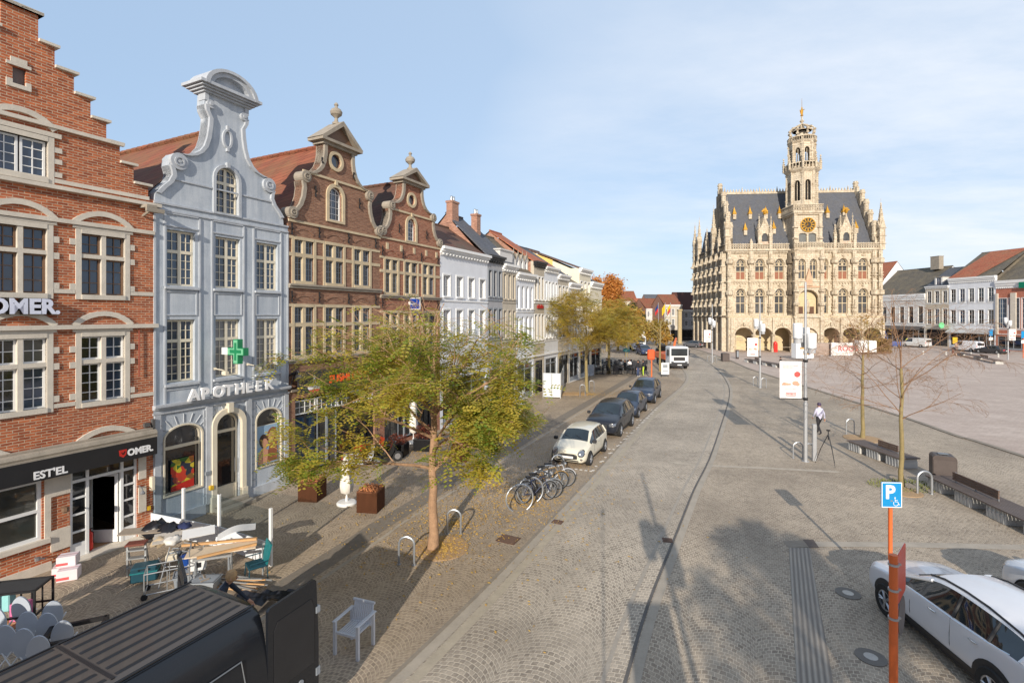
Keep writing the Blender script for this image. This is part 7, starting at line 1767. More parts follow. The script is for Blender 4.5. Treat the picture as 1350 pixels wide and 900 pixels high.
def park(pf, pr, kind, side):
    """position from the ground contact of the wheels on the visible side (side +1: car's left)"""
    a=Vector((*G(*pf),0)); c=Vector((*G(*pr),0)); d=(a-c).normalized(); K=KIND[kind]; left=Vector((-d.y,d.x,0)); m=(a+c)/2-left*side*(K['W']-.02)
    return (m.x,m.y),math.atan2(d.y,d.x)
p,rz=park((778.7,613),(797,595.5),'mini',1); car('mini','cream white three-door small car with round headlights, nearest in the kerb row',p,rz,carpaint('cream_car_paint',srgb(226,220,200)))
p,rz=park((818,575.5),(833.9,561.3),'suv',1); car('suv','dark navy sport utility car parked just behind the cream white small car',p,rz,carpaint('navy_black_paint',(.018,.022,.032)))
p,rz=park((841.9,550.7),(851.5,541.8),'hatch',1); car('hatch','dark blue hatchback, third in the kerb row',p,rz,carpaint('dark_blue_paint',(.02,.035,.07)))
p,rz=park((863.5,531.5),(870.5,524),'suv',1); car('suv','dark blue car with roof, fourth and farthest in the kerb row',p,rz,carpaint('deep_blue_paint',(.025,.04,.075)))
x,y=G(849,467.5); car('suv','navy car driving towards the camera ahead of the white box truck',(x,y),math.atan2(-1,-.02),carpaint('royal_navy_paint',(.02,.04,.11)),detail=1,group=None)
x,y=G(914,458); car('hatch','small dark grey car at the side of the town hall',(x,y),2.2,carpaint('grey_car_paint',(.12,.12,.13)),detail=1)
rzv=math.atan2(.99,-.14)
x,y=G(1291,464.5); car('van','white van parked before the grey awnings at the right of the square',(x,y+2.5),rzv,carpaint('white_van_paint',srgb(228,230,234)),cat='van',detail=1)
x,y=G(1325,467.3); car('sedan','dark grey saloon car parked right of the white van',(x-.2,y+2.2),rzv+.1,carpaint('dark_grey_paint',(.05,.05,.055)),detail=1)
x,y=G(1222,458.6); car('van','grey-white van parked in front of the low white house left of the arched dormer house',(x-.3,y+2.4),rzv+.15,carpaint('pale_van_paint',srgb(212,214,214)),cat='van',detail=1)
x,y=G(1148,456); car('hatch','white car partly hidden behind the hedge by the town hall',(x,y),.1,carpaint('white_car_paint',srgb(226,226,226)),detail=1)
WHP=carpaint('pearl_white_paint',srgb(226,226,228))
t,dr,bv=car('gla','large white crossover car with black roof rails at the bottom right corner',(9.12,9.82),R(86),WHP,clad=True)
for sg in (-1,1):
    pts=[bv.ray_cast(Vector((x_,sg*.58,5)),Vector((0,0,-1)))[0]+Vector((0,0,.03)) for x_ in (.45,.1,-.4,-.9,-1.5,-1.8)]
    b=MB(); b.tube(pts,.018,6); b.build('roof_rail',BLACKP,t,True)
    b=MB(); pts=[bv.ray_cast(Vector((x_,sg*5,z_)),Vector((0,-sg,0)))[0]+Vector((0,sg*.006,0)) for x_,z_ in ((.9,1.0),(.3,1.02),(-.5,1.04),(-1.25,1.08),(-1.6,1.12))]; b.tube(pts,.009,4); b.build('chrome_strip',CHR,t)
dr('rear_window',CGL,-.6,.6,1.12,1.34,'rear',.01)
for yy in (-.42,.42): dr('bonnet_crease',WHP,1.15,2.0,yy,yy+.02,'top',.006,8,1)
b=MB(); b.tube([(-1.95,0,1.50),(-2.05,0,1.58)],.02,4); b.build('roof_antenna',BLACKP,t)
car('gla','second white car, mostly beyond the right edge beside the white crossover',(12.4,9.9),R(88),carpaint('plain_white_paint',srgb(222,224,226)))

# ---- box truck and lorry
def cabtruck(px, py, wpx, hpx, label, body, rz, boxed=True, cabh=.0):
    x,y=G(px,py); t=thing('truck',label,'truck',(x,y,0),rz)
    W=2.3; b=MB(); b.bbox(-.1,1.9,-W/2,W/2,.5,2.75,.1); c=b.build('cab',body,t)
    b=MB(); b.box(1.88,1.915,-1.0,1.0,1.65,2.55); b.build('windscreen',CGL,c)
    b=MB(); b.box(1.9,1.93,-.7,.7,1.05,1.5); b.box(1.9,1.935,-.9,.9,.62,.85); b.build('grille',PLAST,c)
    for sg in (-1,1):
        b=MB(); b.box(1.9,1.93,sg*.85-.16,sg*.85+.16,.72,.98); b.build('headlight',HL,c)
        b=MB(); b.box(1.5,1.7,sg*1.28-.1,sg*1.28+.1,1.7,2.35); b.build('mirror',PLAST,c)
        b=MB(); b.box(.5,1.5,sg*1.155-.01,sg*1.155+.01,1.6,2.4); b.build('side_window',CGL,c)
        for wx in (1.1,-3.2): wheel(t,wx,sg*.98,.46,.3)
    b=MB(); b.bbox(1.7,2.0,-W/2,W/2,.38,.72,.05); b.build('bumper',PLAST if not boxed else body,t)
    b=MB(); b.box(-5.2,1.6,-.5,.5,.5,.85); b.build('chassis',PLAST,t)
    b=MB(); b.box(2.0,2.02,-.26,.26,.48,.6); b.build('number_plate',PLATE,t)
    if boxed:
        b=MB(); b.bbox(-5.4,-.2,-W/2-.08,W/2+.08,.95,3.6,.05); b.build('cargo_box',M('box_body_white',srgb(232,232,230),.5,var=.05),t)
    else:
        b=MB(); b.bbox(-5.4,-.3,-W/2,W/2,.95,1.7,.05); b.build('tipper_body',ORP,t)
        b=MB(); b.tube([(-1,0,1.6),(-.8,.3,3.3),(-2.4,.9,3.6)],.14,6); b.build('crane_arm',ORP,t)
    return t
cabtruck(841,462,20,20,'white box truck coming down the street behind the navy car',M('truck_white',srgb(226,228,230),.4,var=.05),math.atan2(-1,-.1))
cabtruck(889.5,484.5,22,30,'white fronted lorry with orange crane arm on the road bend',M('truck_white'),math.atan2(-1,-.02),False)
x,y=G(872,478); t=thing('machine','dark machine with open tailgate standing left of the white fronted lorry','machine',(x,y,0)); b=MB(); b.obox((0,0,1.2),1.2,1.5,1.3,.2,.3); b.obox((-.2,-.5,1.9),1.3,.1,1.4,.2,.7); b.build('machine_body',BLACKP,t)
for sx in (-.5,.5): b=MB(); b.disc((sx,0,.35),.35,'x',14,.2); b.build('wheel',RUB,t)

# ---- black delivery van, bottom left
d2=Vector((.439,.898,0)); n2=Vector((.898,-.439,0)); rzc=math.atan2(-.898,-.439)     # nose points back along the street
rc=Vector((-4.43,7.76,0))         # middle of the rear roof edge
org=rc-d2*2.9                     # local origin under the middle; nose +x = -d2
t=thing('delivery_van','black high delivery van with ribbed roof and open rear doors, bottom left corner','van',(org.x,org.y,0),rzc)
BVP=carpaint('black_van_paint',(.012,.014,.018),.22)
Lh=2.9; st=[(2.9,.6,.9,1.0),(2.3,1.1,1.5,1.7),]
def vring(x,zt,wr,w=1.0,zb=.35):
    h=[(0,zb),(w*.9,zb),(w*.98,zb+.2),(w,1.0),(w*.985,1.45),(w*.94,1.95),(wr+.10,zt-.16),(wr,zt-.03),(wr*.5,zt),(0,zt+.01)]
    return [(x,y,z) for y,z in h]+[(x,-y,z) for y,z in h[-2:0:-1]]
rg=[vring(2.9,1.1,.6,.85,.4),vring(2.75,1.25,.7,.95),vring(2.1,1.5,.78,.99),vring(1.35,2.38,.70),vring(.9,2.46,.72),vring(-1,2.47,.74),vring(-2.6,2.47,.74),vring(-2.86,2.46,.74),vring(-2.9,2.44,.73)]
n=len(rg[0]); b=MB(); b.add([p for r_ in rg for p in r_],[(i*n+j,i*n+(j+1)%n,(i+1)*n+(j+1)%n,(i+1)*n+j) for i in range(len(rg)-1) for j in range(n)]+[tuple(range(n-1,-1,-1))])
ob=b.build('tmp',BVP); md=ob.modifiers.new('s','SUBSURF'); md.levels=md.render_levels=2
bpy.context.view_layer.update(); me=bpy.data.meshes.new_from_object(ob.evaluated_get(bpy.context.evaluated_depsgraph_get())); me.polygons.foreach_set('use_smooth',[True]*len(me.polygons)); bpy.data.objects.remove(ob); me.name='body'
bo=bpy.data.objects.new('body',me); COL.objects.link(bo); bo.parent=t
b=MB()
for k in range(7):
    yy=-.60+.2*k
    for x0,x1 in ((-2.72,-1.15),(-1.05,.75)): b.add([(x0,yy-.03,2.487),(x1,yy-.03,2.487),(x1,yy+.03,2.487),(x0,yy+.03,2.487),(x0+.04,yy-.01,2.502),(x1-.04,yy-.01,2.502),(x1-.04,yy+.01,2.502),(x0+.04,yy+.01,2.502)],[(4,5,6,7),(0,1,5,4),(1,2,6,5),(2,3,7,6),(3,0,4,7)])
b.build('roof_ribs',BLACKP,t)
M('dusty_black_roof',(.085,.072,.062),.42,var=.03,sc=.5,coat=.2)
b=MB(); b.add([(-2.8,-.70,2.455),(.85,-.70,2.458),(.85,.70,2.458),(-2.8,.70,2.455),(-2.76,-.64,2.485),(.8,-.64,2.485),(.8,.64,2.485),(-2.76,.64,2.485)],[(4,5,6,7),(0,1,5,4),(1,2,6,5),(2,3,7,6),(3,0,4,7)]); b.build('roof_panel',MC['dusty_black_roof'],t)
b=MB(); b.box(-1.12,-1.08,-.66,.66,2.480,2.490)
for sg in (-1,1): b.tube([(-2.85,sg*.735,2.45),(.9,sg*.72,2.46)],.014,5)
b.build('roof_seams',BLACKP,t)
for sg in (-1,1):     # rear doors
    D_=thing('tmp','x','x') ; bpy.data.objects.remove(D_)
# right door (towards the road) stands straight out behind; its outer face is seen
def vdoor(hy, ang, name_lab, plate):
    b=MB(); w=.94; th=.05
    prof=[(0,.45),(w-.02,.45),(w,.6),(w,1.5),(w-.05,2.42),(w-.09,2.46),(.04,2.42),(0,2.38)]
    b.prism(prof,-th/2,th/2); Mx=Matrix.Translation((-2.9,hy,0))@Matrix.Rotation(ang,4,'Z'); b.xf(Mx); d_=b.build('rear_door',BVP,t,label=name_lab)
    for sgn in (-1,1):
        b=MB(); b.prism([(.1,1.15),(w-.1,1.15),(w-.1,2.0),(w-.16,2.18),(.16,2.16),(.1,2.05)],sgn*(th/2+.001),sgn*(th/2+.010)); b.xf(Mx); b.build('door_recess',M('door_inner_black',(.02,.02,.022),.5),d_)
    b=MB(); b.disc((w*.62,0,.98),.045,'y',14,th+.03); b.box(w-.06,w+.02,-.04,.04,.9,1.02); b.box(w-.06,w+.02,-.04,.04,1.9,2.0); b.xf(Mx); b.build('lock',GYPAINT,d_)
    if plate:
        b=MB(); b.box(w-.34,w-.04,-th/2-.012,th/2+.012,.5,.62); b.xf(Mx); b.build('number_plate',PLATE,d_)
        b=MB()
        for k in range(8): b.box(.2+.045*k,.225+.045*k,-th/2-.008,th/2+.008,.78,.83)
        b.xf(Mx); b.build('chrome_badge',CHR,d_)
    return d_
# local frame: +x = -d2 (nose), +y = left of the nose.  The road side is ... computed:
ly=Vector((-math.sin(rzc),math.cos(rzc),0)); roadside = 1 if ly.dot(n2)>0 else -1
vdoor(roadside*.96,PI+ (0 if True else 0),'open black rear door with number plate, standing straight out',True)
vdoor(-roadside*.96,PI-roadside*R(-115) if False else (R(90)*(-roadside)-roadside*R(25)),'other black rear door folded back along the van side',False)
b=MB(); b.box(-2.93,-2.86,roadside*.93-.05,roadside*.93+.05,.95,1.35); b.build('tail_light',TLR,t); b=MB(); b.box(-2.93,-2.86,-roadside*.93-.05,-roadside*.93+.05,.95,1.35); b.build('tail_light',TLR,t)
b=MB(); b.box(-2.88,-.5,-.85,.85,.5,.55); b.box(-2.88,-2.85,-.9,.9,.45,.5); b.quad((-.5,-.9,.5),(-.5,.9,.5),(-.5,.85,2.3),(-.5,-.85,2.3)); b.build('cargo_floor',DARKIN,t)
for wx in (1.9,-1.9):
    for sg in (-1,1): wheel(t,wx,sg*.9,.35)
for sg in (-1,1):
    pts=[(-2.6+.25*0,sg*.985,1.25),(-1.4,sg*1.0,1.25),(-1.35,sg*.965,1.9),(-2.5,sg*.955,1.9),(-2.6,sg*.985,1.25)]; b=MB(); b.tube(pts,.012,4); b.build('panel_seam',M('grey_seam',(.15,.16,.17),.4),t)
    b=MB(); b.tube([(-.9,sg*1.0,.5),(-.9,sg*1.002,1.3),(-.9,sg*.95,2.0),(-.9,sg*.85,2.3)],.01,4); b.build('panel_seam',MC['grey_seam'],t)

# second van parked out of sight on the left: only its shadow is seen
c2=copy_tree(t,None,(-11.0,3.2,0),label='closed black van parked beyond the left edge, seen only by its shadow')
for ch in list(c2.children):
    if ch.name.startswith('rear_door'):
        for g_ in list(ch.children): bpy.data.objects.remove(g_)
        bpy.data.objects.remove(ch)
# ================================================================== PEOPLE
SKIN=M('skin',srgb(214,164,134),.6,var=.08); 
def person(label, pos, rz, pose, cols, h=1.75, hair='short', fingers=False, group=None, z0=0.0, haircol=(.06,.04,.03), cap=None, lean=0.0):
    """one continuous skinned body; cols = (top, legs, shoes)"""
    J={}; s=h/1.78
    def j(n,x,y,z,r): J[n]=(Vector((x,y,z))*s,r*s)
    L_=pose
    hipz=L_.get('hip',.94); hx=0
    j('pel',0,0,hipz,.135); 
    ux=math.sin(lean); uz=math.cos(lean)
    def up(d,y=0,f=0): return (ux*d+uz*f, y, hipz+uz*d-ux*f)
    for n_,d,y,f,r in (('wai',.16,0,0,.125),('che',.38,0,.01,.145),('nec',.545,0,0,.062),('hb',.63,0,.015,.078),('hd',.72,0,.025,.098),('ht',.80,0,.015,.075)): j(n_,*up(d,y,f),r)
    for sg,n_ in ((1,'L'),(-1,'R')):
        j('sh'+n_,*up(.475,sg*.175,0),.066)
        A=L_['arm'+n_]; j('el'+n_,A[0][0],sg*A[0][1],A[0][2],.045); j('wr'+n_,A[1][0],sg*A[1][1],A[1][2],.030)
        d=(Vector((A[1][0],sg*A[1][1],A[1][2]))-Vector((A[0][0],sg*A[0][1],A[0][2]))).normalized()
        w=Vector((A[1][0],sg*A[1][1],A[1][2])); p=w+d*.075; j('pa'+n_,*p,.036)
        if fingers:
            for k,(o,l) in enumerate(((.028,.075),(.01,.088),(-.01,.082),(-.028,.065))):
                q=p+d*.03+Vector((o,0,0)); e=q+d*l*.5+Vector((.004,-sg*.008,0)); f=e+d*l*.45+Vector((.002,-sg*.02,0)); j('f%d'%k+n_,*q,.0105); j('g%d'%k+n_,*e,.0095); j('h%d'%k+n_,*f,.008)
            q=w+d*.035+Vector((.035,-sg*.005,0)); j('t0'+n_,*q,.013); j('t1'+n_,*(q+d*.035+Vector((.022,-sg*.01,0))),.011); j('t2'+n_,*(q+d*.06+Vector((.026,-sg*.012,0))),.009)
        else: j('fi'+n_,*(p+d*.08),.022)
        K_=L_['leg'+n_]; j('hp'+n_,.0,sg*.092,hipz-.05,.098); j('kn'+n_,K_[0][0],sg*K_[0][1],K_[0][2],.062); j('an'+n_,K_[1][0],sg*K_[1][1],K_[1][2],.045)
        dx=K_[2] if len(K_)>2 else (.17,0,-.05); a=Vector((K_[1][0],sg*K_[1][1],K_[1][2])); j('to'+n_,*(a+Vector((dx[0],0,dx[2]))),.036)
    names=list(J); ix={n_:i for i,n_ in enumerate(names)}
    E_=[('pel','wai',0),('wai','che',0),('che','nec',0),('nec','hb',3),('hb','hd',3),('hd','ht',3)]
    for n_ in 'LR':
        E_+=[('che','sh'+n_,0),('sh'+n_,'el'+n_,0),('el'+n_,'wr'+n_,0),('wr'+n_,'pa'+n_,3),('pel','hp'+n_,1),('hp'+n_,'kn'+n_,1),('kn'+n_,'an'+n_,1),('an'+n_,'to'+n_,2)]
        if fingers:
            for k in range(4): E_+=[('pa'+n_,'f%d'%k+n_,3),('f%d'%k+n_,'g%d'%k+n_,3),('g%d'%k+n_,'h%d'%k+n_,3)]
            E_+=[('wr'+n_,'t0'+n_,3),('t0'+n_,'t1'+n_,3),('t1'+n_,'t2'+n_,3)]
        else: E_+=[('pa'+n_,'fi'+n_,3)]
    me=bpy.data.meshes.new('tmp'); me.from_pydata([tuple(J[n_][0]) for n_ in names],[(ix[a],ix[c]) for a,c,_ in E_],[]); ob=bpy.data.objects.new('tmp',me); COL.objects.link(ob)
    sm=ob.modifiers.new('k','SKIN'); sm.use_smooth_shade=True
    if not me.skin_vertices:
        try: me.attributes.new('x','FLOAT','POINT')
        except Exception: pass
    if me.skin_vertices:
        sv=me.skin_vertices[0].data
        for i,n_ in enumerate(names): r=J[n_][1]; sv[i].radius=(r,r*(1.28 if n_ in('pel','wai','che') else 1.0)); sv[i].use_root=(n_=='pel')
    ss=ob.modifiers.new('u','SUBSURF'); ss.levels=ss.render_levels=2 if fingers else 1
    bpy.context.view_layer.update(); m2=bpy.data.meshes.new_from_object(ob.evaluated_get(bpy.context.evaluated_depsgraph_get())); bpy.data.objects.remove(ob); m2.name='person'
    m2.materials.clear()
    mats=[M('cloth_%d_%d_%d'%tuple(int(q*255) for q in cols[0]),cols[0],.85,var=.15,sc=8),M('cloth_%d_%d_%d'%tuple(int(q*255) for q in cols[1]),cols[1],.85,var=.2,sc=8),M('cloth_%d_%d_%d'%tuple(int(q*255) for q in cols[2]),cols[2],.6,var=.1),SKIN]
    for q in mats: m2.materials.append(q)
    segs=[(J[a][0],J[c][0],m_,(J[a][1]+J[c][1])/2) for a,c,m_ in E_]
    for f in m2.polygons:
        c=f.center; best=9; bi=0
        for a,d_,m_,rr in segs:
            ab=d_-a; tt=max(0,min(1,(c-a).dot(ab)/ab.length_squared)); q=(c-(a+ab*tt)).length-rr*.9
            if q<best: best=q; bi=m_
        f.material_index=bi; f.use_smooth=True
    o=bpy.data.objects.new('person',m2); COL.objects.link(o); o.location=(pos[0],pos[1],z0); o.rotation_euler=(0,0,rz); T(o,label,'person',group)
    hd=J['hd'][0]; ht=J['ht'][0]
    b=MB(); 
    if hair=='long': b.lathe([(0,.135),(.07,.12),(.112,.06),(.122,-.02),(.125,-.12),(.11,-.2),(.07,-.24)],14,(hd.x-.03*s,hd.y,hd.z),sx=.95)
    else: b.lathe([(0,.13),(.07,.115),(.105,.055),(.108,.0),(.09,-.06)],12,(hd.x-.022*s,hd.y,hd.z+.005))
    b.build('hair' if not cap else 'cap',M('hair_%d'%int(haircol[0]*255),haircol,.7,var=.3,sc=20),o,True)
    if fingers:   # face
        b=MB(); fx=hd.x+.085*s
        b.lathe([(0,.02),(.014,.0),(.018,-.02),(0,-.03)],8,(fx+.012,hd.y,hd.z-.01)); b.build('nose',SKIN,o,True)
        for sg in (-1,1):
            b=MB(); b.lathe([(0,.011),(.014,0),(0,-.011)],8,(fx-.003,hd.y+sg*.033,hd.z+.015)); b.build('eye',M('eye_dark',(.05,.04,.035),.3),o)
            b=MB(); b.lathe([(0,.03),(.02,.01),(.015,-.03),(0,-.035)],8,(hd.x,hd.y+sg*.1*s,hd.z),sx=.9,sy=.5); b.build('ear',SKIN,o,True)
        b=MB(); b.obox((fx-.004,hd.y,hd.z-.045),.012,.045,.01); b.build('mouth',M('lip',srgb(180,110,98),.6),o)
    return o
STAND=dict(armL=((0,.24,1.14),(.05,.25,.89)),armR=((0,.24,1.14),(.05,.25,.89)),legL=((.02,.1,.50),(0,.11,.08)),legR=((.02,.1,.50),(0,.11,.08)))
WALK=dict(armL=((.06,.23,1.15),(.20,.21,.95)),armR=((-.10,.23,1.15),(-.12,.24,.90)),legL=((-.02,.09,.50),(-.28,.10,.13),(.14,0,-.09)),legR=((.17,.09,.53),(.22,.10,.085),(.17,0,-.03)),hip=.92)
SIT=dict(armL=((.1,.22,.72),(.32,.16,.62)),armR=((.1,.22,.72),(.32,.16,.62)),legL=((.46,.12,.50),(.44,.12,.09)),legR=((.46,.12,.50),(.50,.12,.09)),hip=.52)
BEND=dict(armL=((.42,.24,1.12),(.62,.2,.95)),armR=((.42,.24,1.12),(.66,.2,.98)),legL=((.06,.1,.50),(0,.11,.08)),legR=((.06,.1,.50),(-.05,.11,.08)))
x,y=G(1080,572); person('person walking away in a pale lilac shirt and black trousers with a dark cap',(x,y),R(97),WALK,(srgb(208,206,226),(.03,.03,.035),(.04,.035,.03)),1.78,fingers=True,haircol=(.07,.05,.10),cap=True)
b=SC.objects[-1]
person('blond person in dark clothes bending over things behind the black van',(-5.95,10.0),R(8),BEND,((.03,.04,.06),(.03,.03,.035),(.03,.03,.03)),1.72,hair='short',fingers=True,haircol=srgb(206,166,118),lean=.55)
DK=(.02,.02,.025)
x,y=G(841,496); person('person in dark jacket and blue jeans standing in the street, leftmost of the pair',(x,y),R(-60),STAND,(DK,srgb(70,84,120),srgb(200,200,200)),1.78,haircol=(.05,.035,.03))
x,y=G(848,495); person('person in dark top and bright lime work trousers standing in the street',(x,y),R(170),STAND,(DK,srgb(200,235,60),DK),1.76,haircol=(.05,.035,.03))
for px,py,l,c_ in ((819,488,'person in white shirt seated under the teal parasol, left of the pair',srgb(236,232,232)),(824,489,'person in black seated with the pair in white at the cafe edge',DK),(830,488,'person in white shirt seated under the teal parasol, right of the pair',srgb(238,234,236)),(790,486,'cafe guest in brown jacket among the dark chairs',srgb(150,96,70)),(800,486,'cafe guest in dark coat beside the third tree trunk',DK),(778,487,'cafe guest in pale jacket near the second tree trunk',srgb(200,196,190))):
    x,y=G(px,py); person(l,(x,y),R(200) if px<825 else R(250),SIT,(c_,(.04,.04,.05),DK),1.75,haircol=(.14,.08,.05),hair='long' if px%2 else 'short')
x,y=G(1029,484); person('person in black sitting on the far bench before the town hall arcade',(x,y),R(-60),SIT,(DK,srgb(170,180,200),DK),1.75,haircol=(.05,.03,.03))
x,y=G(1256,470); person('person in dark red jacket sitting hunched at the left end of the far right bench',(x,y),R(-20),SIT,(srgb(120,60,56),srgb(214,190,176),DK),1.72,haircol=(.08,.04,.03))
x,y=G(1261,463); person('person with pale coat standing behind the far right bench',(x,y),R(-120),STAND,(srgb(190,160,140),srgb(90,70,70),DK),1.7,haircol=(.35,.2,.12))
x,y=G(1196,455) ; person('person in yellow safety vest beside the parked grey-white van',(x,y),R(-120),STAND,(srgb(220,225,60),(.05,.05,.1),DK),1.75)

# ================================================================== THINGS ON THE PAVEMENT
GREYCH=M('pale_grey_plastic',srgb(206,208,212),.5,var=.06)
x,y=G(467,858); t=thing('plastic_armchair','pale grey plastic armchair standing alone on the setts','chair',(-3.15,6.7,0),-.35)
t.location=(G(467,856)[0],G(467,856)[1],0)
b=MB(); 
for i in range(9): b.box(-.22+.05*i,-.185+.05*i,-.23,.22,.425,.445)
b.box(-.24,.24,-.25,-.21,.41,.45); b.box(-.24,.24,.2,.24,.41,.45); b.build('seat',GREYCH,t)
b=MB()
for i in range(10):
    x0=-.22+.047*i; b.add([(x0,.22,.44),(x0+.034,.22,.44),(x0+.034,.31,.80),(x0,.31,.80),(x0,.245,.44),(x0+.034,.245,.44),(x0+.034,.335,.80),(x0,.335,.80)],[(0,1,2,3),(4,7,6,5),(0,4,5,1),(1,5,6,2),(2,6,7,3),(3,7,4,0)])
b.box(-.26,.26,.30,.345,.79,.83); b.build('backrest',GREYCH,t)
for sx in (-1,1):
    b=MB(); b.box(sx*.27-.03,sx*.27+.03,-.27,-.22,0,.66); b.build('leg',GREYCH,t); b=MB(); b.box(sx*.26-.03,sx*.26+.03,.24,.29,0,.66); b.build('leg',GREYCH,t)
    b=MB(); b.bbox(sx*.27-.04,sx*.27+.04,-.29,.32,.645,.675,.01); b.build('armrest',GREYCH,t)
# corten planters with dry flowers
COR=M('corten_steel',srgb(120,74,46),.75,.2,var=.3,sc=3,bmp=.1,streak=True); DRYL=leafmat('dry_flowers',srgb(200,130,84),srgb(224,160,110),3,.5,.1)
def planter(px,py,label,s=.72,h=.72,rz=-.12,plant=DRYL,col=None,n=420,hh=.1):
    x,y=G(px,py); t=thing('planter',label,'planter',(x,y,0),rz,'square steel planters along the shop fronts'); b=MB(); b.wall(rect(-s/2,s/2,0,h),[],-s/2,s,.1); b.box(-s/2,s/2,-s/2,s/2,0,h-.04); b.build('box',col or COR,t)
    b=MB(); q=random.Random(int(px)); vs=[];fs=[]
    for _ in range(n):
        c=Vector((q.uniform(-s/2+.03,s/2-.03),q.uniform(-s/2+.03,s/2-.03),h-.02+q.random()*hh)); u=Vector((q.gauss(0,1),q.gauss(0,1),q.gauss(0,1))).normalized()*.035; v=u.cross(Vector((q.gauss(0,1),q.gauss(0,1),1))).normalized()*.025; k=len(vs); vs+=[c-u,c-v,c+u,c+v]; fs.append((k,k+1,k+2,k+3))
    b.add(vs,fs); b.build('dry_plants',plant,t)
planter(412,657,'rusty steel planter left of the folded white parasol'); planter(489,671,'rusty steel planter right of the folded white parasol')
planter(607,606,'rusty steel planter behind the trunk of the big tree')
planter(560,592,'black planter with red-brown shrub in the shade behind the big tree',.9,.6,plant=leafmat('red_shrub_leaves',srgb(110,50,36),srgb(140,76,50),3,.5),col=BLACKP,n=900,hh=.6)
planter(525,600,'black planter box beside the parked scooter',.8,.6,plant=MC['red_shrub_leaves'],col=BLACKP,n=600,hh=.4)
# folded white parasol on its round base
CLOTH=M('white_parasol_cloth',srgb(236,230,220),.8,var=.1)
def parasol(px,py,label,s=1.0,m=None,base=True):
    x,y=G(px,py); t=thing('folded_parasol',label,'parasol',(x,y,0)); b=MB(); b.tube([(0,0,.05),(0,0,2.0*s)],.022,8); b.build('pole',WPAINT,t)
    b=MB(); n=16; pf=[(.05,.42),(.17,.52),(.2,.8),(.17,1.1),(.13,1.25),(.16,1.4),(.13,1.75),(.05,2.0)]; vs=[]
    for r,z in pf:
        for k in range(n): rr=r*(1+.28*(-1)**k); a=2*PI*k/n; vs.append((rr*math.cos(a),rr*math.sin(a),z*s))
    b.add(vs,[(i*n+k,i*n+(k+1)%n,(i+1)*n+(k+1)%n,(i+1)*n+k) for i in range(len(pf)-1) for k in range(n)]); b.build('canopy',m or CLOTH,t,'all')
    b=MB(); b.tube([(.16*math.cos(a),.16*math.sin(a),1.27*s) for a in [2*PI*k/12 for k in range(13)]],.015,5); b.build('strap',m or CLOTH,t)
    if base: b=MB(); b.lathe([(.34,0),(.35,.05),(.3,.1),(.05,.12),(.035,.3),(0,.3)],24); b.build('base',WPAINT,t,True)
parasol(457,664,'folded white parasol on a round white foot between two rusty planters',.85)
parasol(545,584,'folded white parasol behind the crown of the big tree',1.2); parasol(528,578,'leaning white folded parasol farther behind the big tree near the shops',1.2)
# scooters
def scooter(px,py,rz,label,col):
    x,y=G(px,py); t=thing('motor_scooter',label,'scooter',(x,y,0),rz,'scooters parked under the big tree'); pm=carpaint('scooter_'+label.split()[0],col)
    for wx in (-.6,.62):
        b=MB(); b.tube([(wx+.19*math.cos(2*PI*k/16),0,.24+.19*math.sin(2*PI*k/16)) for k in range(17)],.055,8,caps=False); w=b.build('wheel',RUB,t,True); b=MB(); b.disc((wx,0,.24),.14,'y',14,.06); b.build('rim',RIMM,w)
    b=MB(); b.prism([(-.85,.55),(-.75,.78),(-.1,.74),(-.02,.35),(.3,.3),(.42,.5),(.5,.95),(.42,1.0),(.3,.6),(.2,.42),(-.0,.25),(-.5,.25)],-.15,.15); b.build('body',pm,t)
    b=MB(); b.bbox(-.8,-.1,-.15,.15,.76,.86,.03); b.build('seat',SADL,t); b=MB(); b.tube([(.6,0,.26),(.45,0,.95),(.42,0,1.02)],.03,6); b.tube([(.35,-.32,1.05),(.43,0,1.03),(.35,.32,1.05)],.018,6); b.build('handlebar',SADL,t)
    b=MB(); b.lathe([(0,.06),(.07,.03),(.07,-.03),(0,-.06)],10,(.5,0,.9)); b.build('headlight',HL,t); b=MB(); b.box(-.9,-.84,-.08,.08,.55,.65); b.build('tail_light',TLR,t)
    b=MB(); b.tube([(.35,.3,1.05),(.33,.36,1.25)],.008,4); b.disc((.33,.36,1.28),.06,'x',10,.015); b.build('mirror',SADL,t)
    return t
scooter(478,618,.5,'silver scooter parked left under the big tree',srgb(180,184,188)); scooter(506,610,.45,'black scooter with spoked wheel showing under the big tree',(.02,.02,.02)); scooter(492,605,.6,'red scooter behind the silver one',srgb(170,60,40))
# cafe terrace down the street
CHD=M('dark_woven_chair',(.045,.045,.05),.7); CHB=M('grey_blue_chair',srgb(120,130,142),.7)
def cafechair(m):
    t=thing('cafe_chair','x','chair'); b=MB(); b.bbox(-.24,.24,-.24,.24,.42,.47,.01); b.build('seat',m,t); b=MB(); b.prism(arc(0,.85,.26,0,180,6,.1)+[(-.26,.48),(.26,.48)],.2,.24); b.build('backrest',m,t)
    for sx in (-.2,.2):
        for sy in (-.2,.2): b=MB(); b.box(sx-.015,sx+.015,sy-.015,sy+.015,0,.42); b.build('leg',m,t)
    for sx in (-.25,.25): b=MB(); b.box(sx-.02,sx+.02,-.2,.22,.62,.65); b.box(sx-.015,sx+.015,-.2,-.17,.42,.62); b.build('armrest',m,t)
    return t
def cafetable():
    t=thing('cafe_table','x','table'); b=MB(); b.bbox(-.38,.38,-.38,.38,.71,.745,.01); b.build('tabletop',CHD,t); b=MB(); b.tube([(0,0,.03),(0,0,.71)],.035,6); b.disc((0,0,.02),.24,'z',14,.03); b.build('pedestal',CHD,t); return t
chs=[cafechair(CHD),cafechair(CHB)]; tb=cafetable(); rq=random.Random(4); first=[True,True,True]
tables=[(px,py) for py in (484,488,493) for px in range(760,846,12)]
k=0
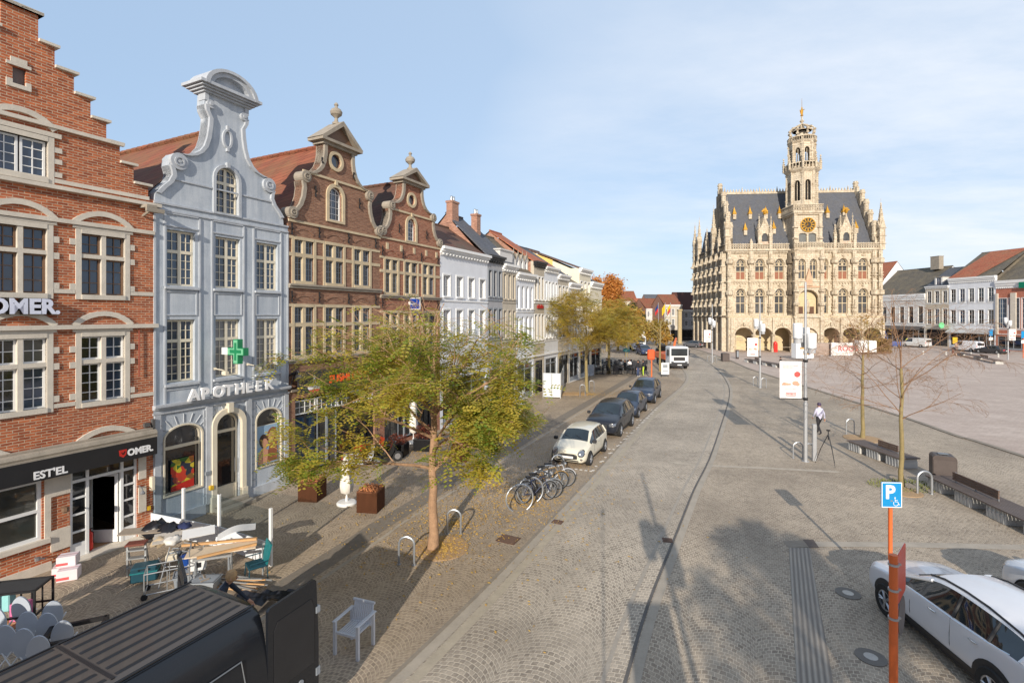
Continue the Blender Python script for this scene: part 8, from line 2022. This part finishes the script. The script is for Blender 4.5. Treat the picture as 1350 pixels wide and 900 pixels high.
for i,(px,py) in enumerate(tables):
    px+=rq.uniform(-2,2); x,y=G(px,py)
    if first[2]: o=tb; o.location=(x,y,0); first[2]=False
    else: o=copy_tree(tb,None,(x,y))
    T(o,'dark square cafe table on the terrace beyond the second tree','table','dark square tables of the cafe terrace')
    for a in (rq.uniform(0,.5),PI/2+rq.uniform(0,.5),PI+rq.uniform(0,.5),-PI/2+rq.uniform(0,.4)):
        if rq.random()<.25: continue
        w=1 if px<792 else 0; q=(x+.62*math.sin(a),y-.62*math.cos(a))
        if first[w]: c=chs[w]; c.location=(*q,0); first[w]=False
        else: c=copy_tree(chs[w],None,q)
        c.rotation_euler=(0,0,a+PI); T(c,('dark woven armchair' if w==0 else 'grey-blue cafe armchair')+' at a table of the cafe terrace','chair',('dark' if w==0 else 'grey-blue')+' armchairs of the cafe terrace')
x,y=G(826,489); t=thing('folded_parasol','teal round parasol head above the seated pair in white','parasol',(x,y,0)); b=MB(); b.tube([(0,0,0),(0,0,2.6)],.04,6); b.build('pole',GALV,t); b=MB(); b.lathe([(0,.3),(.3,.22),(.45,0),(.38,-.2),(0,-.25)],14,(0,0,2.5)); b.build('canopy',M('teal_cloth',srgb(50,110,120),.7),t,True)
# terrace wind screens
FROST=M('frosted_screen',srgb(214,220,222),.35,var=.06)
def screen(px0,py0,px1,py1,h,label,m=None,n=3,z0=.0,low=None,grp='terrace wind screens'):
    a=Vector((*G(px0,py0),0)); c=Vector((*G(px1,py1),0)); d=c-a; L=d.length; t=thing('wind_screen',label,'wind screen',(a.x,a.y,0),math.atan2(d.y,d.x),grp)
    for i in range(n+1): b=MB(); b.box(L*i/n-.03,L*i/n+.03,-.03,.03,0,h+.03); b.build('screen_post',ALU,t)
    b=MB()
    for i in range(n): b.box(L*i/n+.04,L*(i+1)/n-.04,-.01,.01,low or .08,h)
    b.build('glass_panel',m or FROST,t)
    if low: b=MB(); 
    if low:
        for i in range(n): b.box(L*i/n+.035,L*(i+1)/n-.035,-.018,.018,.05,low)
        b.build('lower_panel',M('white_screen_panel',srgb(222,226,230),.4,var=.04),t)
    return t
screen(716,524,739,525,2.0,'pale frosted terrace screen at the near corner of the cafe terrace',n=2)
screen(739,525,744,505,1.9,'frosted terrace screen running back from the corner screen',n=2)
screen(742,499,783,496,1.3,'long low patterned screen in front of the grey-blue cafe chairs',M('marbled_screen',srgb(150,160,172),.5,var=.4,sc=4),n=5)
screen(640,560,690,545,1.6,'frosted screen half hidden behind the big tree crown',n=3)
# glass screens between cafe junk and pharmacy
a=L_=None
def fp(s,o,z=0): p=Vector((-10.23,17.27,0))+d2*s+n2*o; return (p.x,p.y)
def wscreen(s0,o0,s1,o1,n,label,h=1.55):
    a=Vector((*fp(s0,o0),0)); c=Vector((*fp(s1,o1),0)); d=c-a; L=d.length; t=thing('wind_screen',label,'wind screen',(a.x,a.y,0),math.atan2(d.y,d.x),'glass screens closing the cafe terrace')
    for i in range(n+1): b=MB(); b.bbox(L*i/n-.035,L*i/n+.035,-.035,.035,0,h+.04,.01); b.build('screen_post',WPAINT,t)
    b=MB()
    for i in range(n): b.box(L*i/n+.045,L*(i+1)/n-.045,-.006,.006,.62,h)
    b.build('glass_panel',CLEAR,t)
    b=MB()
    for i in range(n): b.box(L*i/n+.036,L*(i+1)/n-.036,-.018,.018,.04,.62)
    b.build('lower_panel',M('white_screen_panel',srgb(222,226,230),.4,var=.04),t); return t
# posts seen at photo columns 198, 231, 289, 357
def gp(px,py): return Vector((*G(px,py),0))
def scr2(pa,pb,n,label):
    a=gp(*pa); c=gp(*pb); d=c-a; L=d.length; t=thing('wind_screen',label,'wind screen',(a.x,a.y,0),math.atan2(d.y,d.x),'glass screens closing the cafe terrace'); h=1.5
    for i in range(n+1): b=MB(); b.bbox(L*i/n-.04,L*i/n+.04,-.04,.04,0,h+.05,.01); b.build('screen_post',WPAINT,t)
    b=MB()
    for i in range(n): b.quad((L*i/n+.05,0,.62),(L*(i+1)/n-.05,0,.62),(L*(i+1)/n-.05,0,h),(L*i/n+.05,0,h))
    b.build('glass_panel',CLEAR,t); b=MB()
    for i in range(n): b.box(L*i/n+.04,L*(i+1)/n-.04,-.018,.018,.04,.62)
    b.build('lower_panel',M('white_screen_panel',srgb(222,226,230),.4,var=.04),t)
scr2((198,702),(289,722),2,'glass screen beside the pharmacy wall end of the cafe terrace'); scr2((289,722),(357,746),1,'outermost glass screen of the cafe terrace, nearest the road')

# ---- clutter of the refit in front of the cafe
ALW=M('ladder_aluminium',srgb(182,184,184),.45,.6); TEALP=M('teal_plastic',srgb(30,120,124),.5); TEALD=M('dark_teal_plastic',srgb(20,70,84),.5); WOODL=M('light_timber',srgb(206,160,108),.7,var=.25,sc=5); BRD=M('white_board',srgb(226,226,224),.6,var=.06); GYB=M('grey_crate_plastic',srgb(150,156,162),.6); WOODG=M('weathered_board',srgb(160,146,130),.8,var=.3)
def item(nm,label,cat,px,py,rz=0,z=0): x,y=G(px,py); return thing(nm,label,cat,(x,y,z),rz)
t=item('step_stool','aluminium step stool with brown top in front of the cafe door','step stool',180,758,.3)
for sx in (-.2,.2): b=MB(); b.box(sx-.02,sx+.02,-.02,.03,0,.82); b.build('leg',ALW,t); b=MB(); b.tube([(sx,0,.8),(sx,.3,0)],.02,4); b.build('leg',ALW,t)
for k,z in enumerate((.22,.45,.66)): b=MB(); b.box(-.2,.2,-.1,.06,z,z+.03); b.build('step',ALW,t)
b=MB(); b.bbox(-.22,.22,-.14,.14,.8,.85,.01); b.build('top_step',M('rust_brown_top',srgb(120,64,50),.6),t)
t=item('tool_case','dark teal plastic tool case behind the step stool','tool case',192,765,.4); b=MB(); b.bbox(-.28,.28,-.2,.2,.05,.42,.03); b.build('case_body',TEALD,t); b=MB(); b.box(-.29,.29,-.21,.21,.28,.31); b.build('lid',TEALP,t); b=MB(); b.tube([(-.1,-.22,.36),(-.1,-.26,.4),(.1,-.26,.4),(.1,-.22,.36)],.012,4); b.build('handle',BLACKP,t)
def trolley(px,py,rz,label):
    t=item('hand_trolley',label,'trolley',px,py,rz)
    for y in (-.25,.25): b=MB(); b.tube([(-.45,y,.12),(.45,y,.12),(.45,y,.95),(.3,y,1.0)],.016,5); b.tube([(-.45,y,.12),(-.45,y,.6)],.016,5); b.tube([(-.45,y,.6),(.45,y,.6)],.014,5); b.tube([(0,y,.12),(0,y,.6)],.012,5); b.build('side_frame',ALW,t)
    b=MB(); 
    for x,z in ((-.45,.12),(.45,.12),(.45,.6),(-.45,.6),(.45,.95)): b.tube([(x,-.25,z),(x,.25,z)],.014,5)
    b.build('cross_bars',ALW,t)
    for x in (-.45,.45):
        for y in (-.25,.25): b=MB(); b.disc((x,y,.07),.07,'y',12,.04); b.build('wheel',RUB,t)
    return t
trolley(222,778,.5,'tubular steel hand trolley with small wheels, left part of the clutter')
t=item('folding_stand','folding steel table frame standing behind the hand trolley','table frame',240,765,.2)
for sx in (-.4,.4): b=MB(); b.tube([(sx,-.3,0),(sx,.3,.75)],.015,5); b.tube([(sx,.3,0),(sx,-.3,.75)],.015,5); b.build('crossed_legs',ALW,t)
b=MB(); b.tube([(-.4,0,.38),(.4,0,.38)],.014,5); b.build('stretcher',ALW,t)
def board(px,py,z,w,d,rz,rx,label,m,nm='board',th=.025,ry=0):
    x,y=G(px,py); b=MB(); b.obox((0,0,0),w,d,th,0,rx,ry); o=b.build(nm,m,loc=(x,y,z),rz=rz); return T(o,label,'board')
board(200,740,.86,1.5,.35,.2,.1,'long grey weathered board lying on top of the step stool',WOODG)
board(235,745,.80,1.1,.5,.5,.15,'pale board sloping on the steel frame',M('dusty_board',srgb(196,188,176),.8))
board(215,748,.75,1.3,.16,.35,.0,'narrow grey plank lying across the hand trolley',WOODG)
board(262,742,.84,.75,.4,.55,.2,'tilted white panel in the middle of the clutter',BRD)
# curled white sheet
b=MB(); N=14; vs=[];fs=[]
for i in range(N+1):
    for j in range(5):
        u=i/N; vs.append((-.45+.9*u,-.3+.6*j/4,.9+.12*math.sin(u*PI*1.2)+.22*u*u-.1*j/4*.5))
for i in range(N):
    for j in range(4): fs.append((i*5+j,i*5+j+1,i*5+6+j,i*5+5+j))
b.add(vs,fs); x,y=G(312,748); T(b.build('curled_sheet',BRD,smooth='all',loc=(x,y,0),rz=.45),'large curled white sheet propped on the trestle table','sheet')
def trestle(px,py,rz,label):
    t=item('trestle',label,'trestle',px,py,rz)
    for sx in (-.35,.35):
        for sy in (-.22,.22): b=MB(); b.tube([(sx,0,.74),(sx*1.1,sy,0)],.017,5); b.build('leg',ALW,t)
        b=MB(); b.tube([(sx*1.05,-.12,.34),(sx*1.05,.12,.34)],.01,4); b.build('stretcher',ALW,t)
    b=MB(); b.box(-.42,.42,-.03,.03,.72,.77); b.build('beam',ALW,t); return t
trestle(280,775,.35,'left metal trestle carrying the timber boards'); trestle(326,757,.35,'right metal trestle beside the teal chair')
board(293,765,.80,1.55,.5,.38,0,'pale plywood board lying across both trestles',M('plywood',srgb(222,200,170),.7,var=.15))
board(290,758,.86,1.75,.08,.22,0,'long yellowish timber batten across the plywood',WOODL,th=.05)
board(300,770,.84,1.3,.07,.62,0,'short timber batten crossing the plywood edge',WOODL,th=.05)
def crate(px,py,rz,w,d,h,label,m):
    t=item('plastic_crate',label,'crate',px,py,rz); b=MB(); b.wall(rect(-w/2,w/2,0,h),[],-d/2,d,.1); b.v=[(x*(.86+.14*z/h),y*(.86+.14*z/h),z) for x,y,z in b.v]; b.quad((-w*.43,-d*.43,.02),(w*.43,-d*.43,.02),(w*.43,d*.43,.02),(-w*.43,d*.43,.02)); b.poly(rect(-w*.43,w*.43,0,h),y=d*.49); b.build('crate_body',m,t)
    b=MB(); b.prism([(-w/2-.02,-d/2-.02),(w/2+.02,-d/2-.02),(w/2+.02,d/2+.02),(-w/2-.02,d/2+.02)],h-.03,h,[[(-w/2+.02,-d/2+.02),(w/2-.02,-d/2+.02),(w/2-.02,d/2-.02),(-w/2+.02,d/2-.02)]]); b.v=[(x,z,y) for x,y,z in b.v]; b.build('crate_rim',m,t)
    b=MB(); q=random.Random(int(px))
    for _ in range(9): b.obox((q.uniform(-w*.3,w*.3),q.uniform(-d*.3,d*.3),h*.8+q.uniform(0,.08)),q.uniform(.08,.3),.05,.04,q.uniform(0,3),q.uniform(-.4,.4))
    b.build('contents',q.choice((WOODL,WOODG)),t); return t
crate(247,772,.5,.55,.4,.34,'left grey plastic crate filled with offcuts',GYB); crate(270,782,.05,.6,.4,.36,'right grey plastic crate with a green tag',GYB)
t=item('storage_box','white storage box with black mark standing between the grey crates and the trestle','box',262,768,.4,.36); b=MB(); b.bbox(-.16,.16,-.12,.12,0,.3,.01); b.build('box_body',BRD,t); b=MB(); b.box(-.07,.07,-.13,-.12,.08,.2); b.build('black_mark',BLACKP,t)
t=item('paint_bucket','blue paint bucket behind the white storage box','bucket',246,762,0,.3); b=MB(); b.lathe([(.12,0),(.15,.26),(.16,.27)],14); b.build('bucket_body',M('blue_bucket',srgb(20,70,150),.5),t); b=MB(); b.tube([(.15*math.cos(a),0,.26+.12*math.sin(a)) for a in (0,.8,1.57,2.3,3.14)],.006,4); b.build('bail',ALW,t)
# rubbish bags and heap
def blob(nm,label,px,py,r,m,seed,z=0,sz=.7):
    q=random.Random(seed); b=MB(); n=14; vs=[];rows=8
    for i in range(rows+1):
        th=PI*i/rows
        for k in range(n): rr=r*(1+.16*q.gauss(0,1)*(0<i<rows)); vs.append((rr*math.sin(th)*math.cos(2*PI*k/n),rr*math.sin(th)*math.sin(2*PI*k/n),r*sz+rr*sz*math.cos(th)))
    b.add(vs,[(i*n+k,i*n+(k+1)%n,(i+1)*n+(k+1)%n,(i+1)*n+k) for i in range(rows) for k in range(n)]); x,y=G(px,py)
    return T(b.build(nm,m,smooth='all',loc=(x,y,z)),label,'bag')
BAGM=M('black_bin_bag',(.02,.02,.025),.3); 
blob('rubbish_bag','large black rubbish bag at the brick pier, left of the heap',206,735,.32,BAGM,1,.55); blob('rubbish_bag','second black rubbish bag on top of the heap',222,738,.28,BAGM,2,.62)
blob('dust_sheet','crumpled beige dust sheet on the heap',212,748,.24,M('beige_cloth',srgb(190,170,140),.9),3,.6,.5); blob('dust_sheet','crumpled white cloth on the heap between the bags',228,750,.2,M('white_cloth',srgb(220,216,208),.9),4,.66,.5)
blob('jacket','dark blue jacket lying on the heap near the glass screen',243,735,.16,M('navy_cloth',srgb(40,50,90),.9),5,.8,.5)
for k,(px,py,l) in enumerate(((232,752,'grey power tool lying under the tilted panel'),(250,752,'black cable reel under the tilted panel'),(226,757,'pale plastic canister beside the trolley'))):
    t=item('site_tool',l,'tool',px,py,.3*k,.35); b=MB(); b.bbox(-.13,.13,-.08,.08,0,.16,.02); b.tube([(-.1,0,.16),(-.08,0,.24),(.08,0,.24),(.1,0,.16)],.014,5); b.build('tool_body',(GYPAINT,BLACKP,CPAINT)[k],t); b=MB(); b.disc((.14,0,.08),.06,'x',10,.03); b.build('knob',BLACKP,t)
# bundle of battens
t=item('batten_bundle','bundle of thin timber battens and pipes lying beside the crates','timber bundle',310,775,-.15)
for k in range(12): b=MB(); q=random.Random(k); b.obox((q.uniform(-.1,.1),-.25+.045*k,.1+.03*q.random()+.02*(k%3)),1.5+q.uniform(-.2,.2),.03,.025,q.uniform(-.12,.12),0,q.uniform(-.06,.1)); b.build('batten',(WOODL,WOODG,ALW)[k%3],t)
# teal camping chair
t=item('teal_chair','teal folding chair standing among the tools near the outermost glass screen','chair',338,762,-.9)
b=MB(); b.bbox(-.24,.24,-.22,.22,.34,.39,.015); b.build('seat',TEALD,t); b=MB(); b.obox((0,.25,.62),.48,.04,.5,0,-.22); b.build('backrest',TEALP,t)
for sx in (-.22,.22):
    for sy in (-.2,.2): b=MB(); b.tube([(sx,sy,.36),(sx*1.1,sy*1.1,0)],.013,5); b.build('leg',TEALD,t)
b=MB(); b.tube([(-.28,-.2,.5),(-.28,.2,.5)],.015,5); b.tube([(.28,-.2,.5),(.28,.2,.5)],.015,5); b.build('armrest',TEALD,t)
# dark tarpaulin spread by the blond person
b=MB(); vs=[];fs=[]; q=random.Random(9); N=16
for i in range(N+1):
    for j in range(8): vs.append((-.9+1.8*i/N,-.3+.6*j/7*(1-.5*i/N),.1+.28*abs(math.sin(i*.7+j))*(1-i/N*.7)+q.random()*.06))
b.add(vs,[(i*8+j,i*8+j+1,i*8+9+j,i*8+8+j) for i in range(N) for j in range(7)]); x,y=G(338,800); T(b.build('tarpaulin',BAGM,smooth='all',loc=(x,y,0),rz=.45),'dark tarpaulin heaped on the ground beside the blond person','tarpaulin')
# red extinguisher
t=item('fire_extinguisher','red fire extinguisher in the open cafe doorway','fire extinguisher',127,712); 
t.location=(*fp(-3.45,-.25),.06); b=MB(); b.lathe([(.08,0),(.09,.02),(.09,.42),(.06,.5),(.03,.53),(.03,.58)],14); b.build('cylinder',MC['signal_red'],t,True); b=MB(); b.tube([(0,0,.58),(.1,0,.62)],.015,5); b.tube([(0,0,.56),(.12,0,.5),(.12,0,.2)],.012,5); b.build('valve_and_hose',BLACKP,t)
# paper boxes
def carton(px,py,z,rz,w,d,h,label):
    t=item('carton',label,'box',px,py,rz,z); b=MB(); b.bbox(-w/2,w/2,-d/2,d/2,0,h,.008); c=b.build('carton_body',M('white_carton',srgb(226,212,214),.7,var=.05),t)
    b=MB(); b.box(-w/2-.003,w*.1,-d/2-.003,-d/2,h*.15,h*.4); b.box(-w/2-.003,-w/2,-d/2,d*.2,h*.15,h*.4); b.build('red_print',M('pink_red_print',srgb(216,90,90),.6),c)
    b=MB(); b.box(-w/2,w/2,-.025,.025,h,h+.003); b.build('tape',M('pinkish_tape',srgb(206,170,176),.5),c); return t
carton(91,762,0,.45,.42,.32,.27,'lower white carton with red print beside the brick pier'); carton(77,758,0,.5,.2,.3,.24,'small white carton left of the stacked pair'); carton(90,757,.27,.4,.4,.3,.25,'white carton with red print on top of the lower one')
# black metal table frame crates, left
def frame(px,py,rz,w,d,h,label,bars=3,r=.02,top=True,filled=False):
    t=item('metal_frame_rack',label,'metal frame',px,py,rz); b=MB()
    for sx in (-w/2,w/2):
        for sy in (-d/2,d/2): b.box(sx-r,sx+r,sy-r,sy+r,0,h)
    for z in (r,h*.5,h-r) if bars>1 else (h-r,):
        b.box(-w/2,w/2,-d/2-r+.001,-d/2+r-.001,z-r,z+r); b.box(-w/2,w/2,d/2-r+.001,d/2+r-.001,z-r,z+r); b.box(-w/2-r+.001,-w/2+r-.001,-d/2,d/2,z-r+.001,z+r-.001); b.box(w/2-r+.001,w/2+r-.001,-d/2,d/2,z-r+.001,z+r-.001)
    if bars>2:
        for k in range(1,5): x=-w/2+w*k/5; b.box(x-.012,x+.012,d/2-.012,d/2+.012,0,h)
    b.build('frame',BLACKP,t)
    if filled:
        b=MB(); b.box(-w/2+.03,w/2-.03,-d/2+.03,d/2-.03,h-.03,h-.02); b.build('mesh_top',M('dark_mesh',(.05,.05,.05),.7),t)
    return t
frame(22,838,.25,.95,.6,1.05,'tall black metal frame rack holding pink and teal bags by the shop window',3,.018,filled=True)
t=item('paper_bag','pink paper bag inside the black frame rack','bag',28,838,.3); b=MB(); b.bbox(-.16,.16,-.08,.08,.35,.72,.01); b.build('bag_body',M('pink_paper',srgb(224,120,170),.6),t); b=MB(); b.tube([(-.06,-.08,.72),(-.05,-.08,.82),(.05,-.08,.82),(.06,-.08,.72)],.006,4); b.build('bag_handle',BRD,t)
t=item('paper_bag','teal and white bag inside the black frame rack','bag',6,835,.2); b=MB(); b.bbox(-.15,.15,-.1,.1,.5,.85,.02); b.build('bag_body',M('pale_teal_paper',srgb(150,214,214),.6),t); b=MB(); b.tube([(-.06,-.1,.85),(0,-.1,.93),(.06,-.1,.85)],.006,4); b.build('bag_handle',BRD,t)
t=item('cardboard_box','brown cardboard box at the bottom of the black frame rack','box',12,845,.3); b=MB(); b.bbox(-.25,.25,-.18,.18,.02,.36,.01); b.build('box_body',M('brown_cardboard',srgb(176,128,84),.8),t); b=MB(); b.box(-.25,.25,-.02,.02,.36,.364); b.build('tape',M('pale_tape',srgb(200,170,130),.4),t)
frame(98,881,.45,.85,.6,.74,'black metal table frame without top between oval tables and the van',1,.035)
# folded oval bistro tables
TT=M('pale_blue_table_laminate',srgb(186,194,204),.5,var=.06)
def ovaltable(px,py,rz,label,tilt=.16,w=.165,h=.31,half=False):
    x,y=G(px,py); t=thing('folded_table',label,'folding table',(x,y,0),rz,'folded tables with oval tops')
    b=MB(); lo=[(w*math.cos(2*PI*k/26),.68+h*math.sin(2*PI*k/26)) for k in range(26)]
    b.prism(lo,-.014,.014); b.xf(Matrix.Rotation(tilt,4,'X')); b.build('tabletop',TT,t)
    for sx in (-1,1):
        b=MB(); b.tube([(sx*.2,.0,.62),(-sx*.26,.18,0)],.012,5); b.build('leg',WPAINT,t); b=MB(); b.tube([(sx*.2,-.02,.62),(-sx*.22,-.2,0)],.012,5); b.build('leg',WPAINT,t)
    return t
OT=[(2,859,.3,'folded oval table at the left edge of the picture, half cut off'),(12,886,.5,'folded oval table with crossed legs, front left of the group'),(33,843,.4,'small folded oval table at the back, beside the black rack'),(39,866,.6,'middle folded oval table right of the front left one'),(36,891,.5,'folded oval table in front of the middle one'),(54,902,.6,'folded oval table touching the black table frame'),(70,851,.8,'largest folded oval table, upright at the back right'),(65,868,.6,'folded oval table just before the largest one'),(84,880,.7,'folded oval table seen through the black table frame')]
for px,py,a,l in OT: ovaltable(px,py,a-.15,l)
# ================================================================== LIGHT AND CAMERA
sd = Vector((math.sin(R(10))*math.cos(R(20)), math.cos(R(10))*math.cos(R(20)), -math.sin(R(20))))
sun = bpy.data.lights.new('sun', 'SUN'); sun.energy = 5.0; sun.angle = R(.5); sun.color = (1.0,.91,.79)
so = bpy.data.objects.new('sun', sun); COL.objects.link(so); so.rotation_euler = sd.to_track_quat('-Z','Y').to_euler()
w = bpy.data.worlds.new('World'); SC.world = w; w.use_nodes = True; nt = w.node_tree
bg = nt.nodes['Background']
sky = nt.nodes.new('ShaderNodeTexSky'); sky.sky_type = 'NISHITA'; sky.sun_disc = False; sky.sun_elevation = R(20); sky.sun_rotation = R(190)
sky.air_density = 1.0; sky.dust_density = .6; sky.ozone_density = 1.6; sky.altitude = 50
tc = nt.nodes.new('ShaderNodeTexCoord')
sp = nd(nt,'ShaderNodeSeparateXYZ'); nt.links.new(tc.outputs['Generated'], sp.inputs[0])
# thin cirrus: stretched noise on a plane high above
dz = math_(nt,'ADD',sp.outputs[2],.12)
cb = nd(nt,'ShaderNodeCombineXYZ'); nt.links.new(math_(nt,'DIVIDE',sp.outputs[0],dz),cb.inputs[0]); nt.links.new(math_(nt,'DIVIDE',sp.outputs[1],dz),cb.inputs[1])
mp = nd(nt,'ShaderNodeMapping'); mp.inputs['Rotation'].default_value=(0,0,.9); mp.inputs['Scale'].default_value=(.5,.9,1); nt.links.new(cb.outputs[0], mp.inputs[0])
n1 = noise(nt, mp.outputs[0], .8, 8, .62); n2 = noise(nt, cb.outputs[0], .35, 4, .5)
cl = math_(nt,'MULTIPLY', ramp(nt,n1,.36,.66), ramp(nt,math_(nt,'ADD',n2,math_(nt,'MULTIPLY',sp.outputs[0],.5)),.42,.8))
base = mixc(nt, CLOUDBASE, sky.outputs[0], (5.2,6.3,7.6)) if False else sky.outputs[0]
hz = mixc(nt, .62, sky.outputs[0], (4.6,6.2,8.4))
lf = ramp(nt, math_(nt,'ADD',sp.outputs[0],math_(nt,'MULTIPLY',sp.outputs[2],.3)), -.5, .9)
col = mixc(nt, math_(nt,'MULTIPLY',lf,.3), hz, (6.4,7.2,8.2))
col = mixc(nt, math_(nt,'MULTIPLY',cl,.9), col, (8.0,8.2,8.6))
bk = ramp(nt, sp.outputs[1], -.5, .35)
col = mixc(nt, bk, mixc(nt, 1.0, col, (.55,.55,.6), 'MULTIPLY'), col)  # sky dimmed behind the viewpoint, added to lower the fill in shadows
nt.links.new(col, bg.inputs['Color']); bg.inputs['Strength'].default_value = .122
cam = bpy.data.cameras.new('camera'); co_ = bpy.data.objects.new('camera', cam); COL.objects.link(co_)
co_.location = (0,0,CH); co_.rotation_euler = (R(90),0,0)
cam.sensor_width = 36; cam.lens = 36*F/1350; cam.shift_y = -35/1350; cam.clip_end = 2500; cam.clip_start = .1
SC.camera = co_
SC.view_settings.view_transform = 'Standard'; SC.view_settings.look = 'None'; SC.view_settings.exposure = .05; SC.view_settings.gamma = 1
SC.render.engine = 'CYCLES'; SC.cycles.max_bounces = 6; SC.cycles.transparent_max_bounces = 12
SC.render.resolution_x = 1024; SC.render.resolution_y = 682
